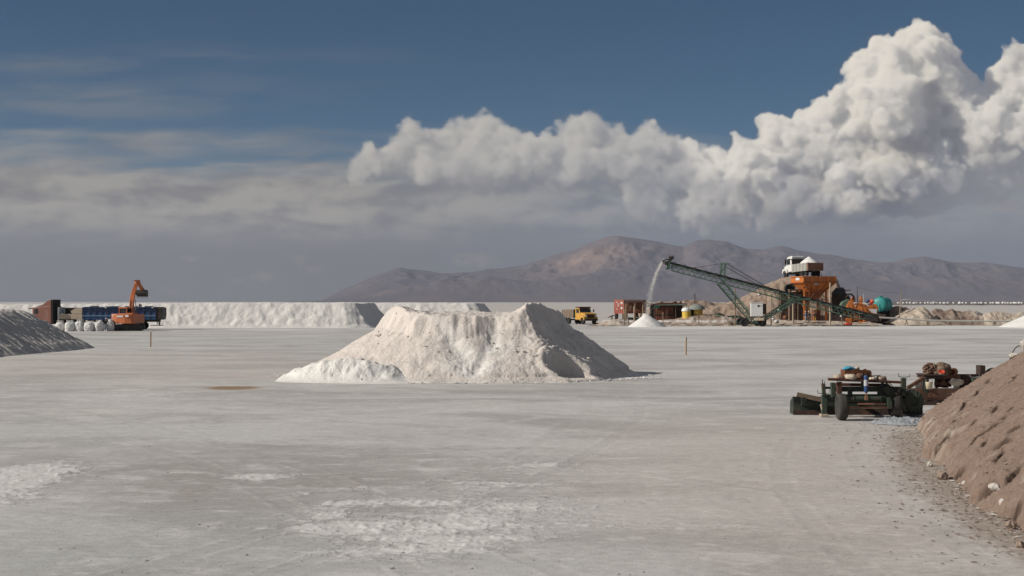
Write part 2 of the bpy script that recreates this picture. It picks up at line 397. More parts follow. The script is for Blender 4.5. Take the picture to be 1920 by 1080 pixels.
# ------------------------------------------------------------------ ground: one sheet to the horizon
def ground_material():
    m = bpy.data.materials.new('salt_crust'); m.use_nodes = True
    t = m.node_tree; b = t.nodes['Principled BSDF']; b.inputs['Roughness'].default_value = 0.8
    b.inputs['Specular IOR Level'].default_value = 0.25
    ge = t.nodes.new('ShaderNodeNewGeometry')
    def mapped(sx, sy, rot=0.0):
        n = t.nodes.new('ShaderNodeMapping'); n.inputs['Scale'].default_value = (sx, sy, 1); n.inputs['Rotation'].default_value = (0, 0, rot)
        t.links.new(ge.outputs['Position'], n.inputs[0]); return n.outputs[0]
    def noise(vec, sc, det=8, rg=0.6, dist=0.0):
        n = t.nodes.new('ShaderNodeTexNoise'); n.inputs['Scale'].default_value = sc; n.inputs['Detail'].default_value = det
        n.inputs['Roughness'].default_value = rg; n.inputs['Distortion'].default_value = dist
        t.links.new(vec, n.inputs['Vector']); return n.outputs['Fac']
    def ramp(fac, a, b_, lo=0.0, hi=1.0):
        r = t.nodes.new('ShaderNodeMapRange'); r.interpolation_type = 'SMOOTHSTEP'
        for k, v in (('From Min', a), ('From Max', b_), ('To Min', lo), ('To Max', hi)): r.inputs[k].default_value = v
        t.links.new(fac, r.inputs['Value']); return r.outputs['Result']
    def mth(op, a, b_):
        n = t.nodes.new('ShaderNodeMath'); n.operation = op
        for i, v in enumerate((a, b_)):
            if isinstance(v, (float, int)): n.inputs[i].default_value = v
            else: t.links.new(v, n.inputs[i])
        return n.outputs[0]
    def mix(fac, a, b_, mode='MIX'):
        n = t.nodes.new('ShaderNodeMix'); n.data_type = 'RGBA'; n.blend_type = mode
        for i, v in ((0, fac), (6, a), (7, b_)):
            if isinstance(v, (float, int)): n.inputs[i].default_value = v
            elif isinstance(v, tuple): n.inputs[i].default_value = (*v, 1)
            else: t.links.new(v, n.inputs[i])
        return n.outputs[2]
    def at(k):
        n = t.nodes.new('ShaderNodeAttribute'); n.attribute_name = k; return n.outputs['Fac']
    iso = mapped(1, 1); strk = mapped(0.55, 1, 0.1); strk2 = mapped(0.30, 1, -0.06)
    big = noise(mapped(0.55, 1, 0.25), 0.16, 9, 0.66, 0.9)
    mid = noise(mapped(0.75, 1, 0.3), 0.95, 10, 0.70, 0.5)
    fine = noise(mapped(0.8, 1, 0.2), 4.5, 9, 0.74)
    grain = noise(iso, 26, 6, 0.75)
    c = mix(ramp(big, 0.38, 0.60), (0.395, 0.382, 0.366), (0.555, 0.545, 0.53))
    c = mix(mth('MULTIPLY', at('light'), ramp(mid, 0.38, 0.56, 0.35, 1.0)), c, (0.60, 0.585, 0.562))
    c = mix(mth('MULTIPLY', at('dark'), ramp(mid, 0.62, 0.42, 0.35, 1.0)), c, (0.36, 0.342, 0.323))
    c = mix(mth('MULTIPLY', at('warm'), ramp(mid, 0.35, 0.6, 0.35, 1.0)), c, (0.51, 0.468, 0.438))
    c = mix(mth('MULTIPLY', at('cool'), 0.8), c, (0.43, 0.44, 0.43))
    c = mix(mth('MULTIPLY', ramp(mid, 0.53, 0.64), 0.62), c, (0.62, 0.605, 0.585))
    c = mix(mth('MULTIPLY', ramp(noise(mapped(0.6, 1, -0.2), 0.7, 10, 0.72, 0.8), 0.55, 0.68), 0.55), c, (0.37, 0.35, 0.335))
    # torn white crust patches
    w_ = mth('ADD', at('white'), mth('MULTIPLY', mth('SUBTRACT', mth('ADD', mth('MULTIPLY', noise(mapped(0.7, 1, 0.35), 0.75, 10, 0.74, 0.7), 0.62), mth('MULTIPLY', noise(iso, 3.4, 8, 0.7, 0.4), 0.38)), 0.5), 2.1))
    c = mix(mth('MULTIPLY', ramp(w_, 0.36, 0.60), 0.88), c, (0.66, 0.65, 0.63))
    # rust coloured spill
    s_ = mth('ADD', at('stain'), mth('MULTIPLY', mth('SUBTRACT', noise(strk2, 2.0, 8, 0.7, 0.6), 0.5), 0.9))
    c = mix(mth('MULTIPLY', ramp(s_, 0.38, 0.8), 0.85), c, (0.25, 0.155, 0.07))
    # earth trodden in beside the brown heap
    d_ = mth('ADD', at('dirt'), mth('MULTIPLY', mth('SUBTRACT', noise(iso, 2.6, 10, 0.72, 0.3), 0.5), 1.3))
    c = mix(mth('MULTIPLY', ramp(d_, 0.40, 0.75), 0.8), c, (0.32, 0.262, 0.222))
    # wheel tracks pressed into the crust, and blade marks
    tk = mth('MULTIPLY', at('track'), ramp(noise(iso, 0.8, 6, 0.7), 0.36, 0.6))
    c = mix(mth('MULTIPLY', tk, 0.5), c, (0.36, 0.345, 0.325))
    c = mix(mth('MULTIPLY', at('berm'), mth('MULTIPLY', ramp(noise(iso, 1.7, 8, 0.75), 0.45, 0.62), 0.7)), c, (0.66, 0.65, 0.63))
    wv = t.nodes.new('ShaderNodeTexWave'); wv.wave_type = 'BANDS'; wv.bands_direction = 'Y'
    wv.inputs['Scale'].default_value = 0.9; wv.inputs['Distortion'].default_value = 5.0; wv.inputs['Detail'].default_value = 4; wv.inputs['Detail Scale'].default_value = 0.35
    t.links.new(mapped(0.25, 1, 0.45), wv.inputs[0])
    c = mix(1.0, c, mix(mth('MULTIPLY', ramp(mid, 0.42, 0.6), 0.15), (1.0, 1.0, 1.0), mix(wv.outputs['Fac'], (0.86, 0.855, 0.85), (1.09, 1.09, 1.09))), 'MULTIPLY')
    sp_ = mix(ramp(mth('ADD', mth('MULTIPLY', fine, 0.55), mth('MULTIPLY', grain, 0.45)), 0.36, 0.66), (0.83, 0.825, 0.82), (1.13, 1.13, 1.13))
    t.links.new(mix(1.0, c, sp_, 'MULTIPLY'), b.inputs['Base Color'])
    bp = t.nodes.new('ShaderNodeBump'); bp.inputs['Distance'].default_value = 0.030; bp.inputs['Strength'].default_value = 0.8
    hgt = mth('ADD', mth('MULTIPLY', fine, 0.8), mth('ADD', mth('MULTIPLY', grain, 0.35), mth('MULTIPLY', ramp(w_, 0.36, 0.6), 0.7)))
    t.links.new(hgt, bp.inputs['Height']); t.links.new(bp.outputs[0], b.inputs['Normal'])
    return m

def spot(X, Y, x, y, rx, ry, rot=0.0):
    c, s = math.cos(rot), math.sin(rot)
    u_, v_ = (X - x) * c + (Y - y) * s, -(X - x) * s + (Y - y) * c
    return np.exp(-((u_ / rx) ** 2 + (v_ / ry) ** 2))

def build_ground():
    inner = np.radians(np.linspace(-24, 24, 760)); outer = np.radians(np.concatenate([np.linspace(-180, -24, 70)[:-1]]))
    az = np.concatenate([outer, inner, -outer[::-1]])
    t_ = np.linspace(0, 1, 560)
    r = 1.0 / (1 / 14.0 + (1 / 420.0 - 1 / 14.0) * t_)                 # even steps in the picture
    r = np.concatenate([[0.05, 2, 5, 9, 12], r, np.geomspace(470, 60000, 30)])
    A_, R_ = np.meshgrid(az, r)
    X = R_ * np.sin(A_); Y = R_ * np.cos(A_)
    near = sstep(90, 30, R_)
    ppx = 960 + F * X / np.maximum(Y, 1); ppy = HY + F * H / np.maximum(Y, 1)
    front = (Y > 1)
    white = 0.10 + 0.0 * X
    white = white + 0.42 * spot(X, Y, -9.6, 27.2, 1.0, 1.8) + 0.50 * spot(X, Y, -10.9, 30, 1.1, 3)
    for (qx, qy, rx, ry, s) in [(480, 893, .75, .5, .55), (660, 915, .6, .5, .42), (700, 940, 1.6, .35, .42), (620, 960, .5, .8, .45), (760, 985, 2.0, .5, .42), (640, 992, .6, .35, .45),
                                (900, 1010, 1.3, .3, .4), (820, 1030, 1.0, .35, .42), (950, 950, .9, .5, .3), (560, 925, .3, .5, .4), (1000, 870, 1.2, .7, .25), (930, 905, 1.0, .6, .3), (240, 740, 2.5, 2, .3),
                                (1120, 850, 1.5, .7, .2), (870, 860, 1.5, .7, .22), (1420, 925, .8, .3, .25), (1640, 955, .8, .6, .35), (1660, 1042, .9, .4, .3), (1500, 662, 2.5, 1.2, .4), (1540, 675, 6, 1.2, .35), (1410, 700, 5, 2, .3),
                                (1300, 705, 4, 2, .25), (1180, 745, 4, 1.5, .22), (30, 725, 2.6, 1.2, .4), (100, 890, 1.0, 1.6, .25)]:
        yy = GY(qy); white = white + 0.75 * s * spot(X, Y, GX(qx, yy), yy, rx, ry)
    for (qx, qy, rx, ry, s) in [(820, 960, 3.4, 4.0, .30), (1000, 880, 4, 5, .22), (740, 1020, 2.4, 2.2, .26), (1250, 980, 3, 3, .14), (470, 890, 1.2, 1.6, .24), (60, 880, 1.6, 3, .30), (1180, 760, 8, 6, .18), (300, 745, 8, 8, .22), (1450, 680, 8, 6, .24)]:
        yy = GY(qy); white = white + s * spot(X, Y, GX(qx, yy), yy, rx, ry)
    white = white + 0.85 * sstep(185, 212, Y) * sstep(300, 232, Y) * sstep(10, 22, X) * front
    white = white + 0.36 * sstep(176, 187, Y) * sstep(206, 196, Y) * sstep(-22, -30, X) * front
    white = white + 0.22 * fbm(X / 22, Y / 9, 4, 3) * sstep(30, 60, Y)
    tone = 0.0 * X
    for (qx, qy, rx, ry, s) in [(250, 735, 9, 12, .6), (60, 790, 6, 6, .6), (420, 800, 8, 5, .35), (1300, 800, 9, 6, .35), (1000, 760, 9, 4, .3), (1200, 930, 3.5, 4, .25), (960, 1030, 2.5, 1.6, .35), (1500, 690, 10, 6, .3), (1300, 640, 20, 14, .25),
                                (450, 910, 4.5, 5.0, -.85), (250, 880, 3.5, 4, -.6), (760, 860, 5, 4, -.6), (900, 800, 7, 4, -.35), (1100, 735, 9, 4, -.5), (820, 1040, 2, 1.5, -.4), (560, 1000, 2.5, 2, -.55), (1350, 1000, 3, 3, -.25), (300, 690, 7, 5, -.3), (700, 690, 8, 5, -.3), (1450, 740, 6, 5, -.3)]:
        yy = GY(qy); tone = tone + s * spot(X, Y, GX(qx, yy), yy, rx, ry)
    tone = tone * (0.75 + 1.1 * fbm(X / 2.6, Y / 2.6, 5, 17)) + 0.35 * fbm(X / 7, Y / 7, 5, 18)
    warm = 0.75 * spot(X, Y, -26, 88, 20, 16) + 0.9 * spot(X, Y, -13, 74, 6, 5) + 0.75 * spot(X, Y, 5.5, 24, 4.0, 9) + 0.9 * spot(X, Y, 8, 36, 5, 10) + 0.4 * spot(X, Y, 17, 43, 8, 6)
    warm = warm + 0.6 * sstep(250, 330, R_) + 0.4 * spot(X, Y, 5, 100, 10, 14) * 0.6 + 0.35 * spot(X, Y, 62, 205, 20, 9)
    cool = 0.9 * spot(X, Y, -6.5, 20.5, 4, 4.5) + 0.5 * spot(X, Y, -14, 42, 6, 5) + 0.5 * spot(X, Y, -14, 140, 24, 20) + 0.35 * spot(X, Y, 1, 21, 3, 3)
    ys = GY(727)
    stain = 1.0 * spot(X, Y, GX(438, ys), ys, 1.55, 1.7, -0.05) + 0.4 * spot(X, Y, GX(370, ys + 1), ys + 1, 1.8, 0.4) + .32 * spot(X, Y, GX(300, 60.5), 60.5, 2.2, .5)
    dirt = 0.0 * X
    foot = np.array([(8.3, 20), (8.4, 23.3), (8.8, 27), (9.6, 32), (10.6, 37), (11.7, 41.5), (12.6, 44)])
    fx_ = np.interp(Y, foot[:, 1], foot[:, 0])
    dirt = dirt + 0.50 * np.exp(-((X - fx_ + 0.1) / 0.95) ** 2) * sstep(46, 41, Y) * front + 0.30 * np.exp(-((X - fx_ + 0.6) / 1.7) ** 2) * sstep(46, 38, Y) * front
    Z = near * (0.012 * fbm(X / 1.7, Y / 1.1, 4, 8) + 0.02 * fbm(X / 6, Y / 4, 3, 9))
    track = 0.0 * X; berm = 0.0 * X
    wob = 0.25 * fbm(X / 9, Y / 9, 3, 15)
    for (cx_, cy_, R0, s_, fade) in [(-95, 60, 99, .45, 90), (80, 20, 74, .28, 70), (-130, -30, 139, .45, 60), (14, 190, 150, .4, 90), (-60, 240, 217, .4, 80), (95, 110, 120, .4, 90), (60, -75, 108, .4, 60)]:
        rr = np.sqrt((X - cx_) ** 2 + (Y - cy_) ** 2) + wob
        for dd in (-0.95, 0.95):
            q = np.abs(rr - R0 - dd); track = np.maximum(track, s_ * sstep(.24, .15, q)); berm = np.maximum(berm, s_ * np.exp(-((q - .27) / .07) ** 2))
    track = track * sstep(80, 40, R_); berm = berm * sstep(60, 30, R_)
    Z = Z + near * (0.014 * berm * sstep(-.2, .3, fbm(X / .7, Y / .7, 3, 16)) - 0.008 * track)
    lump = np.clip(white - 0.32, 0, 0.28) * near
    Z = Z + lump * np.clip(0.40 * (ridged(X / 0.5, Y / 0.36, 5, 12) - 0.62), -0.01, 0.06)
    Z = Z - 0.012
    Z = np.where(R_ > 95, 0.0, Z)
    o = grid('ground', X, Y, Z, ground_material(), dict(white=white, warm=warm, cool=cool, stain=stain, dirt=dirt, light=np.clip(tone, 0, 1), dark=np.clip(-tone, 0, 1), track=track, berm=berm))
    tag(o, kind='structure')
build_ground()

# ------------------------------------------------------------------ mountains beyond the flat
def build_mountains():
    pts = [(300, 566), (520, 566), (600, 563), (635, 545), (680, 524), (712, 510), (750, 501), (790, 506), (825, 511), (870, 508), (930, 503), (985, 496), (1020, 484), (1060, 470), (1100, 456), (1130, 446), (1160, 440), (1195, 444),
           (1225, 450), (1255, 457), (1282, 460), (1305, 449), (1330, 446), (1365, 452), (1400, 463), (1430, 465), (1465, 459), (1500, 466), (1545, 475), (1590, 483), (1640, 489), (1675, 488), (1705, 480), (1735, 477), (1765, 482),
           (1800, 489), (1850, 490), (1900, 497), (1960, 505), (2100, 512), (2300, 505), (2600, 530), (2900, 560), (3100, 566)]
    pts = np.array(pts, float)
    px = np.arange(320, 3080, 2.5); d = np.linspace(0, 1, 150)
    PX, D = np.meshgrid(px, d)
    Y = 12500 + 6500 * D
    X = (PX - 960) / F * Y
    ridge = np.interp(PX, pts[:, 0], HY - pts[:, 1]) / F * 16500
    foot = np.array([(300, 0), (600, 0), (690, 14), (760, 30), (850, 45), (930, 44), (1010, 40), (1120, 52), (1260, 50), (1400, 56), (1560, 48), (1700, 40), (1820, 46), (1920, 40), (2200, 38), (3100, 0)], float)
    front = np.interp(PX, foot[:, 0], foot[:, 1]) / F * 13800
    prof = np.interp(D, [0, .08, .2, .34, .62, .75, 1.0], [0, .12, .30, .5, 1.0, .9, .35])
    f2 = np.exp(-((D - 0.17) / 0.11) ** 2)
    wx = X / 1000 + 0.35 * fbm(X / 1500, Y / 1500, 3, 70); wy = Y / 1600
    gul = ridged(wx / 0.8, wy / 1.1, 6, 71, 0.55) - 0.62
    gul2 = ridged(wx / 0.28 + 4, wy / 0.6, 4, 75, 0.55) - 0.62
    Z = np.maximum(ridge * prof, front * f2)
    Z = Z + (gul * 0.32 + gul2 * 0.07) * np.minimum(Z, 420) * (1 - 0.72 * np.exp(-((D - 0.63) / 0.07) ** 2)) * sstep(0, 0.05, D)
    Z = np.maximum(Z, 0) * sstep(0.0, 0.03, D) - 3
    m = mat('mountain_rock', (0.100, 0.086, 0.092), 0.95, 0.10, 0.0016, 14.0, 0.006, col2=(0.135, 0.108, 0.098), amount=0.42, sharp=0.10, attr='tan', col3=(0.30, 0.205, 0.15), spec=0.05)
    tan = np.exp(-(((PX - 1105) / 75) ** 2 + ((D - 0.46) / 0.13) ** 2)) * 0.8 + np.exp(-(((PX - 1240) / 60) ** 2 + ((D - 0.5) / 0.1) ** 2)) * 0.35  # sunlit patches on the slopes, painted into the rock colour as tan
    tan = np.clip(tan * (0.55 + 1.2 * fbm(X / 700, Y / 700, 4, 79)), 0, 1)
    o = grid('mountains', X, Y, Z, m, dict(tan=tan))
    tag(o, kind='structure')
build_mountains()

# ------------------------------------------------------------------ heaps
def patch(x0, x1, y0, y1, step):
    xs = np.arange(x0, x1 + step, step); ys = np.arange(y0, y1 + step, step)
    return np.meshgrid(xs, ys)

def poly_sdf(X, Y, poly):
    """signed distance to a polygon outline, positive inside"""
    poly = np.array(poly, float); n = len(poly)
    d2 = np.full(X.shape, 1e18); ins = np.zeros(X.shape, bool)
    for i in range(n):
        a, b = poly[i], poly[(i + 1) % n]; e = b - a
        wx, wy = X - a[0], Y - a[1]
        t_ = np.clip((wx * e[0] + wy * e[1]) / (e @ e), 0, 1)
        d2 = np.minimum(d2, (wx - t_ * e[0]) ** 2 + (wy - t_ * e[1]) ** 2)
        c = ((a[1] > Y) != (b[1] > Y)) & (X < (b[0] - a[0]) * (Y - a[1]) / ((b[1] - a[1]) if b[1] != a[1] else 1e-9) + a[0])
        ins ^= c
    return np.where(ins, np.sqrt(d2), -np.sqrt(d2))

def crop_heap(name, X, Y, Z, m, attrs=None, **kw):
    """drop the faces of the patch that lie below the ground"""
    o = grid(name, X, Y, Z, m, attrs, **kw)
    me = o.data
    import bmesh
    bm = bmesh.new(); bm.from_mesh(me)
    dead = [v for v in bm.verts if v.co.z <= -0.3]
    bmesh.ops.delete(bm, geom=dead, context='VERTS')
    bm.to_mesh(me); bm.free()
    return o

M_SALT_PINK = mat('salt_heap_beige', (0.575, 0.528, 0.488), 0.9, 0.10, 1.1, 0.05, 9.0, col2=(0.66, 0.60, 0.555), amount=0.45, attr='white', col3=(0.72, 0.705, 0.675), spec=0.2)
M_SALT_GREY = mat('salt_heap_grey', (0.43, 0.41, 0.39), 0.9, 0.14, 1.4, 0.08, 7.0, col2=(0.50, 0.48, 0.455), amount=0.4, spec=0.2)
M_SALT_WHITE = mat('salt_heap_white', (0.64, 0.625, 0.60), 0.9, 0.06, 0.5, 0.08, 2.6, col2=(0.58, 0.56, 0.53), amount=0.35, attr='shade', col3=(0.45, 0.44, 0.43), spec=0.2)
M_SALT_FRESH = mat('salt_fresh', (0.66, 0.65, 0.63), 0.9, 0.05, 1.4, 0.02, 9.0, spec=0.2)

def central_pile():
    X, Y = patch(-12.4, 7.8, 65.3, 82, 0.047)
    cx, cy, a, b = -2.35, 73.6, 9.0, 6.95
    th = np.arctan2((Y - cy) / b, (X - cx) / a)
    left = [(cx + a * math.cos(t), cy + b * math.sin(t)) for t in np.radians(np.arange(88, 268, 7.5))]
    d = poly_sdf(X, Y, left + [(-1.0, 66.75), (1.2, 66.9), (2.7, 67.1), (3.7, 67.9), (4.6, 69.6), (6.8, 74.6), (6.3, 77.5), (4.2, 80.0), (1.0, 80.6)])
    per = th * 7.0
    n1 = fbm(X / 2.2, Y / 2.2, 3, 101); n2 = fbm(X / 0.55, Y / 0.55, 5, 102); n3 = ridged(X / 1.3, Y / 1.3, 5, 103) - 0.62; n4 = fbm(X / 0.2, Y / 0.2, 3, 109)
    d = d + 0.30 * n1
    rgt = sstep(2.0, 5.0, X)
    lf = sstep(-3.8, -7.5, X)
    k0 = 0.66 + 0.08 * rgt - 0.10 * lf
    brk = 3.3 + 0.6 * fbm(X / 1.5, Y / 1.5, 3, 105) - 0.25 * np.exp(-((X + 4.0) / 1.6) ** 2) + 1.0 * lf
    h = np.where(d < brk, k0 * d, k0 * brk + 1.35 * (d - brk))
    h = np.where(d < 0.6, np.minimum(h, 0.45 * d + 0.03), h)
    top = 3.12 + 0.036 * (Y - 70.5) + 0.07 * n1 + 0.09 * n2
    top = top + 0.42 * np.exp(-(((X + 5.75) / 0.75) ** 2 + ((Y - 72.6) / 1.8) ** 2)) + 0.14 * np.exp(-((X + 4.4) / 0.5) ** 2) * sstep(74, 72, Y)
    top = top + 0.72 * np.exp(-(((X - 1.5) / 0.95) ** 2 + ((Y - 72.4) / 1.9) ** 2)) + 0.22 * np.exp(-(((X - 0.6) / 0.45) ** 2 + ((Y - 71.6) / 1.0) ** 2)) - 0.05 * np.exp(-((X + 0.6) / 0.6) ** 2)
    k = 0.045
    h = -k * np.log(np.exp(-np.clip(h, -2, 8) / k) + np.exp(-top / k))
    up = sstep(2.75, 3.15, h)
    h = h + up * (0.12 * np.clip(ridged(X / 0.75, Y / 0.75, 4, 106) - 0.58, -0.1, 0.4)) * (0.5 + np.exp(-((X - 1.5) / 1.4) ** 2) + np.exp(-((X + 5.6) / 1.0) ** 2))
    slope = sstep(0.1, 0.8, h) * sstep(3.6, 3.0, h)
    # bulging cut face below the rim, broken into rounded lobes
    lob = 1 - np.abs(fbm(per / 1.25, h / 2.6, 2, 107)) * 3.0
    h = h + sstep(1.8, 2.3, h) * sstep(3.25, 2.95, h) * 0.07 * np.clip(lob - 0.35, -0.5, 0.6) * sstep(0.9, -0.6, X)
    h = h + slope * (0.045 * n2 + 0.06 * np.clip(n3, -0.4, 0.5))
    rough = sstep(0.0, 1.4, X) * sstep(6.2, 4.0, X)
    h = h + rough * sstep(0.3, 1.2, h) * (0.17 * np.clip(ridged(X / 0.9, Y / 0.75, 5, 108) - 0.58, -0.15, 0.5) + 0.05 * n4)
    # slides in the middle of the front face
    gul = np.exp(-((X + 2.6 + 0.45 * (Y - 69) + 0.5 * n1) / 0.55) ** 2) * sstep(66.8, 68, Y) * sstep(71.0, 69.8, Y)
    gul2 = np.exp(-((X + 1.30 - 0.28 * (Y - 69) + 0.3 * n1) / 0.30) ** 2) * sstep(67.0, 68, Y) * sstep(71.4, 70, Y)
    h = h - (0.22 * gul + 0.16 * gul2) * sstep(0.05, 0.7, h)
    fan = np.exp(-(((X + 2.2) / 1.1) ** 2 + ((Y - 67.9) / 0.5) ** 2)); h = h + fan * (0.16 + 0.16 * n2) * sstep(-0.1, 0.3, d)
    # scooped pocket at the right front corner
    pk = (((X - 3.0) / 1.35) ** 2 + ((Y - 68.5) / 0.95) ** 2)
    h = h - 0.92 * sstep(1.2, 0.75, pk + 0.35 * n1) * np.clip(h - 0.10, 0, 1.0)
    h = np.where(pk < 3.4, h + 0.14 * np.exp(-((pk - 1.5) / 0.35) ** 2) * sstep(0.2, 0.6, h), h)
    # fresh white salt pushed against the left foot
    bx = np.clip((X + 11.4) / 7.2, 0, 1)
    cyb = 69.45 - 1.45 * np.sin(bx * math.pi * 0.80) + 0.25 * n1
    hb = (0.08 + 1.0 * np.sin(bx * math.pi) ** 0.8) * np.exp(-((Y - cyb) / 0.95) ** 2) * ((X > -11.4) & (X < -4.2))
    hb = hb + (0.16 * np.clip(n3, -0.4, 0.5) + 0.14 * n2) * sstep(0.1, 0.4, hb)
    berm = hb > h - 0.02 + 0.10 * n2
    h = np.maximum(h, hb)
    h = h + 0.030 * n4 * sstep(0.02, 0.2, h) * (1 - 0.6 * up)
    white = np.clip(berm * 1.0 + 0.6 * np.clip(gul + gul2 + fan, 0, 1) + 0.5 * sstep(0.2, 0.6, fbm(X / 1.3, Y / 1.0, 4, 110) + 0.5 * np.exp(-((X + 1.5) / 2.5) ** 2) * sstep(2.6, 1.2, h) - 0.2), 0, 1)
    h = np.where(d < -0.25, -0.4, h - 0.03); h = np.where(berm, np.maximum(h, hb - 0.03), h)
    o = crop_heap('salt_pile', X, Y, h, M_SALT_PINK, dict(white=white))
    tag(o, 'large flat topped beige salt pile with white salt along its left foot', 'salt pile')
    return X, Y, h
PILE = central_pile()

def shaded_pile():
    X, Y = patch(-52, -32.5, 84, 129, 0.09)
    poly = [(-60, 70), (-35.2, 70), (-34.9, 84), (-35.2, 100), (-34.3, 112), (-34.6, 118.5), (-37.0, 122.5), (-46, 125), (-60, 124)]
    n1 = fbm(X / 3, Y / 3, 3, 121); n2 = fbm(X / 0.7, Y / 0.7, 5, 122)
    d = poly_sdf(X, Y, poly) + 0.30 * n1
    rill = ridged(Y / 1.1 + 0.5 * X / 1.1, X / 7, 5, 123) - 0.62
    h = 0.55 * d + 0.03 * np.clip(d - 3.4, 0, 9) ** 2
    top = 3.05 + 0.10 * n1 + 0.13 * n2 + 0.16 * fbm(X / 1.2, Y / 1.2, 3, 125)
    k = 0.10
    h = -k * np.log(np.exp(-np.clip(h, -2, 9) / k) + np.exp(-top / k))
    h = h + sstep(0.05, 0.6, h) * (0.30 * np.clip(rill, -0.5, 0.5) + 0.09 * n2 + 0.05 * fbm(X / .3, Y / .3, 3, 126))
    h = np.where(d < -0.3, -0.4, h)
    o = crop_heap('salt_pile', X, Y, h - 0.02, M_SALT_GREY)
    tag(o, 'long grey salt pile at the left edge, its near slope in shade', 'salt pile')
shaded_pile()

def white_wall(name, label, x0, x1, yf, depth, top, step, seed, end):
    X, Y = patch(x0, x1 + 2, yf - 2, yf + depth, step)
    n1 = fbm(X / 5, Y / 5, 3, seed); n2 = fbm(X / 1.1, Y / 1.1, 5, seed + 1)
    wob = 0.8 * fbm(X / 7, X * 0, 3, seed + 2)
    poly = [(x0 - 30, yf), (x1 - 6.0, yf), (x1 - 2.6, yf + 1.6), (x1, yf + 7.0), (x1 - 1, yf + depth * 2), (x0 - 30, yf + depth * 2)]
    d = poly_sdf(X, Y, poly) + wob * 0.5 + 0.3 * n1
    sl = ridged(X / 2.6 + 0.25 * Y, Y / 5, 5, seed + 4) - 0.6
    h = np.where(d < 1.0, 0.55 * d, 0.55 + 1.02 * (d - 1.0))
    tp = top + 0.06 * n1 + 0.10 * n2 - 0.3 * sstep(-40, -78, X) + 0.22 * fbm(X / 3, X * 0 + 1, 4, seed + 6)
    k = 0.08
    h = -k * np.log(np.exp(-np.clip(h, -2, 9) / k) + np.exp(-tp / k))
    f = sstep(0.1, 0.7, h) * sstep(top + 0.1, top - 0.5, h)
    lumpy = fbm(X / 9, X * 0 + 4, 3, seed + 7)
    h = h + f * ((0.22 + 0.35 * lumpy) * np.clip(sl, -0.5, 0.45) + 0.20 * n2 + 0.20 * fbm(X / 2.9, h * 0.9, 4, seed + 5))
    h = h + 0.5 * np.clip(fbm(X / 3.5, Y / 1.6, 4, seed + 8), 0, 1) * sstep(0.02, 0.3, h) * sstep(2.4, 1.0, h)
    h = np.where(d < -0.4, -0.4, h)
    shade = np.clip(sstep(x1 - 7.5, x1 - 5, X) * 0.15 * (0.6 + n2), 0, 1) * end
    o = crop_heap(name, X, Y, h - 0.02, M_SALT_WHITE, dict(shade=shade))
    tag(o, label, 'salt stockpile')
white_wall('salt_stockpile', 'long steep white salt stockpile running behind the excavator and the blue trailer', -88, -18.0, 207, 22, 3.68, 0.16, 140, 1.0)
white_wall('salt_stockpile', 'lower sunlit white salt stockpile showing behind the top of the beige pile', -34, -1.5, 262, 16, 3.62, 0.22, 160, 0.0)

def cone(name, label, x, y, r, h_, seed, m, step=0.09, lobes=0.06, group=None):
    X, Y = patch(x - r * 1.15, x + r * 1.15, y - r * 1.15, y + r * 1.15, step)
    rr = np.sqrt((X - x) ** 2 + (Y - y) ** 2)
    d = 1 - rr / r + lobes * fbm(X / (r * 0.5), Y / (r * 0.5), 4, seed)
    k = 0.06
    hh = h_ * np.clip(d, -1, 2) - h_ * 0.05 * np.exp(-(rr / (r * 0.12)) ** 2) + 0.02 * fbm(X / 0.3, Y / 0.3, 3, seed + 3)
    hh = np.where(d < -0.03, -0.4, hh)
    o = crop_heap(name, X, Y, hh - 0.01, m)
    return tag(o, label, 'salt heap', group)
YC = 217.0
cone('salt_heap', 'small white salt cone growing under the falling stream from the conveyor', GX(1213, YC), YC, 2.95, 2.05, 171, M_SALT_FRESH)
cone('salt_heap', 'clean white salt cone cut by the right edge of the photo', GX(1945, 214), 214, 5.6, 2.6, 173, M_SALT_FRESH, 0.12)

# ------------------------------------------------------------------ brown earth heap in the right foreground
M_EARTH = mat('heap_earth', (0.235, 0.170, 0.137), 0.95, 0.20, 1.3, 0.07, 14.0, col2=(0.265, 0.198, 0.160), amount=0.45, sharp=0.16, attr='pale', col3=(0.42, 0.355, 0.30), spec=0.12)
M_CLOD = mat('earth_clod', (0.265, 0.20, 0.162), 0.95, 0.2, 4.0, 0.03, 12, col2=(0.33, 0.27, 0.22), amount=0.4, spec=0.1)
M_SALT_CLOD = mat('salt_clod', (0.50, 0.47, 0.43), 0.9, 0.12, 4.0, 0.03, 10, col2=(0.48, 0.42, 0.37), amount=0.4, spec=0.2)

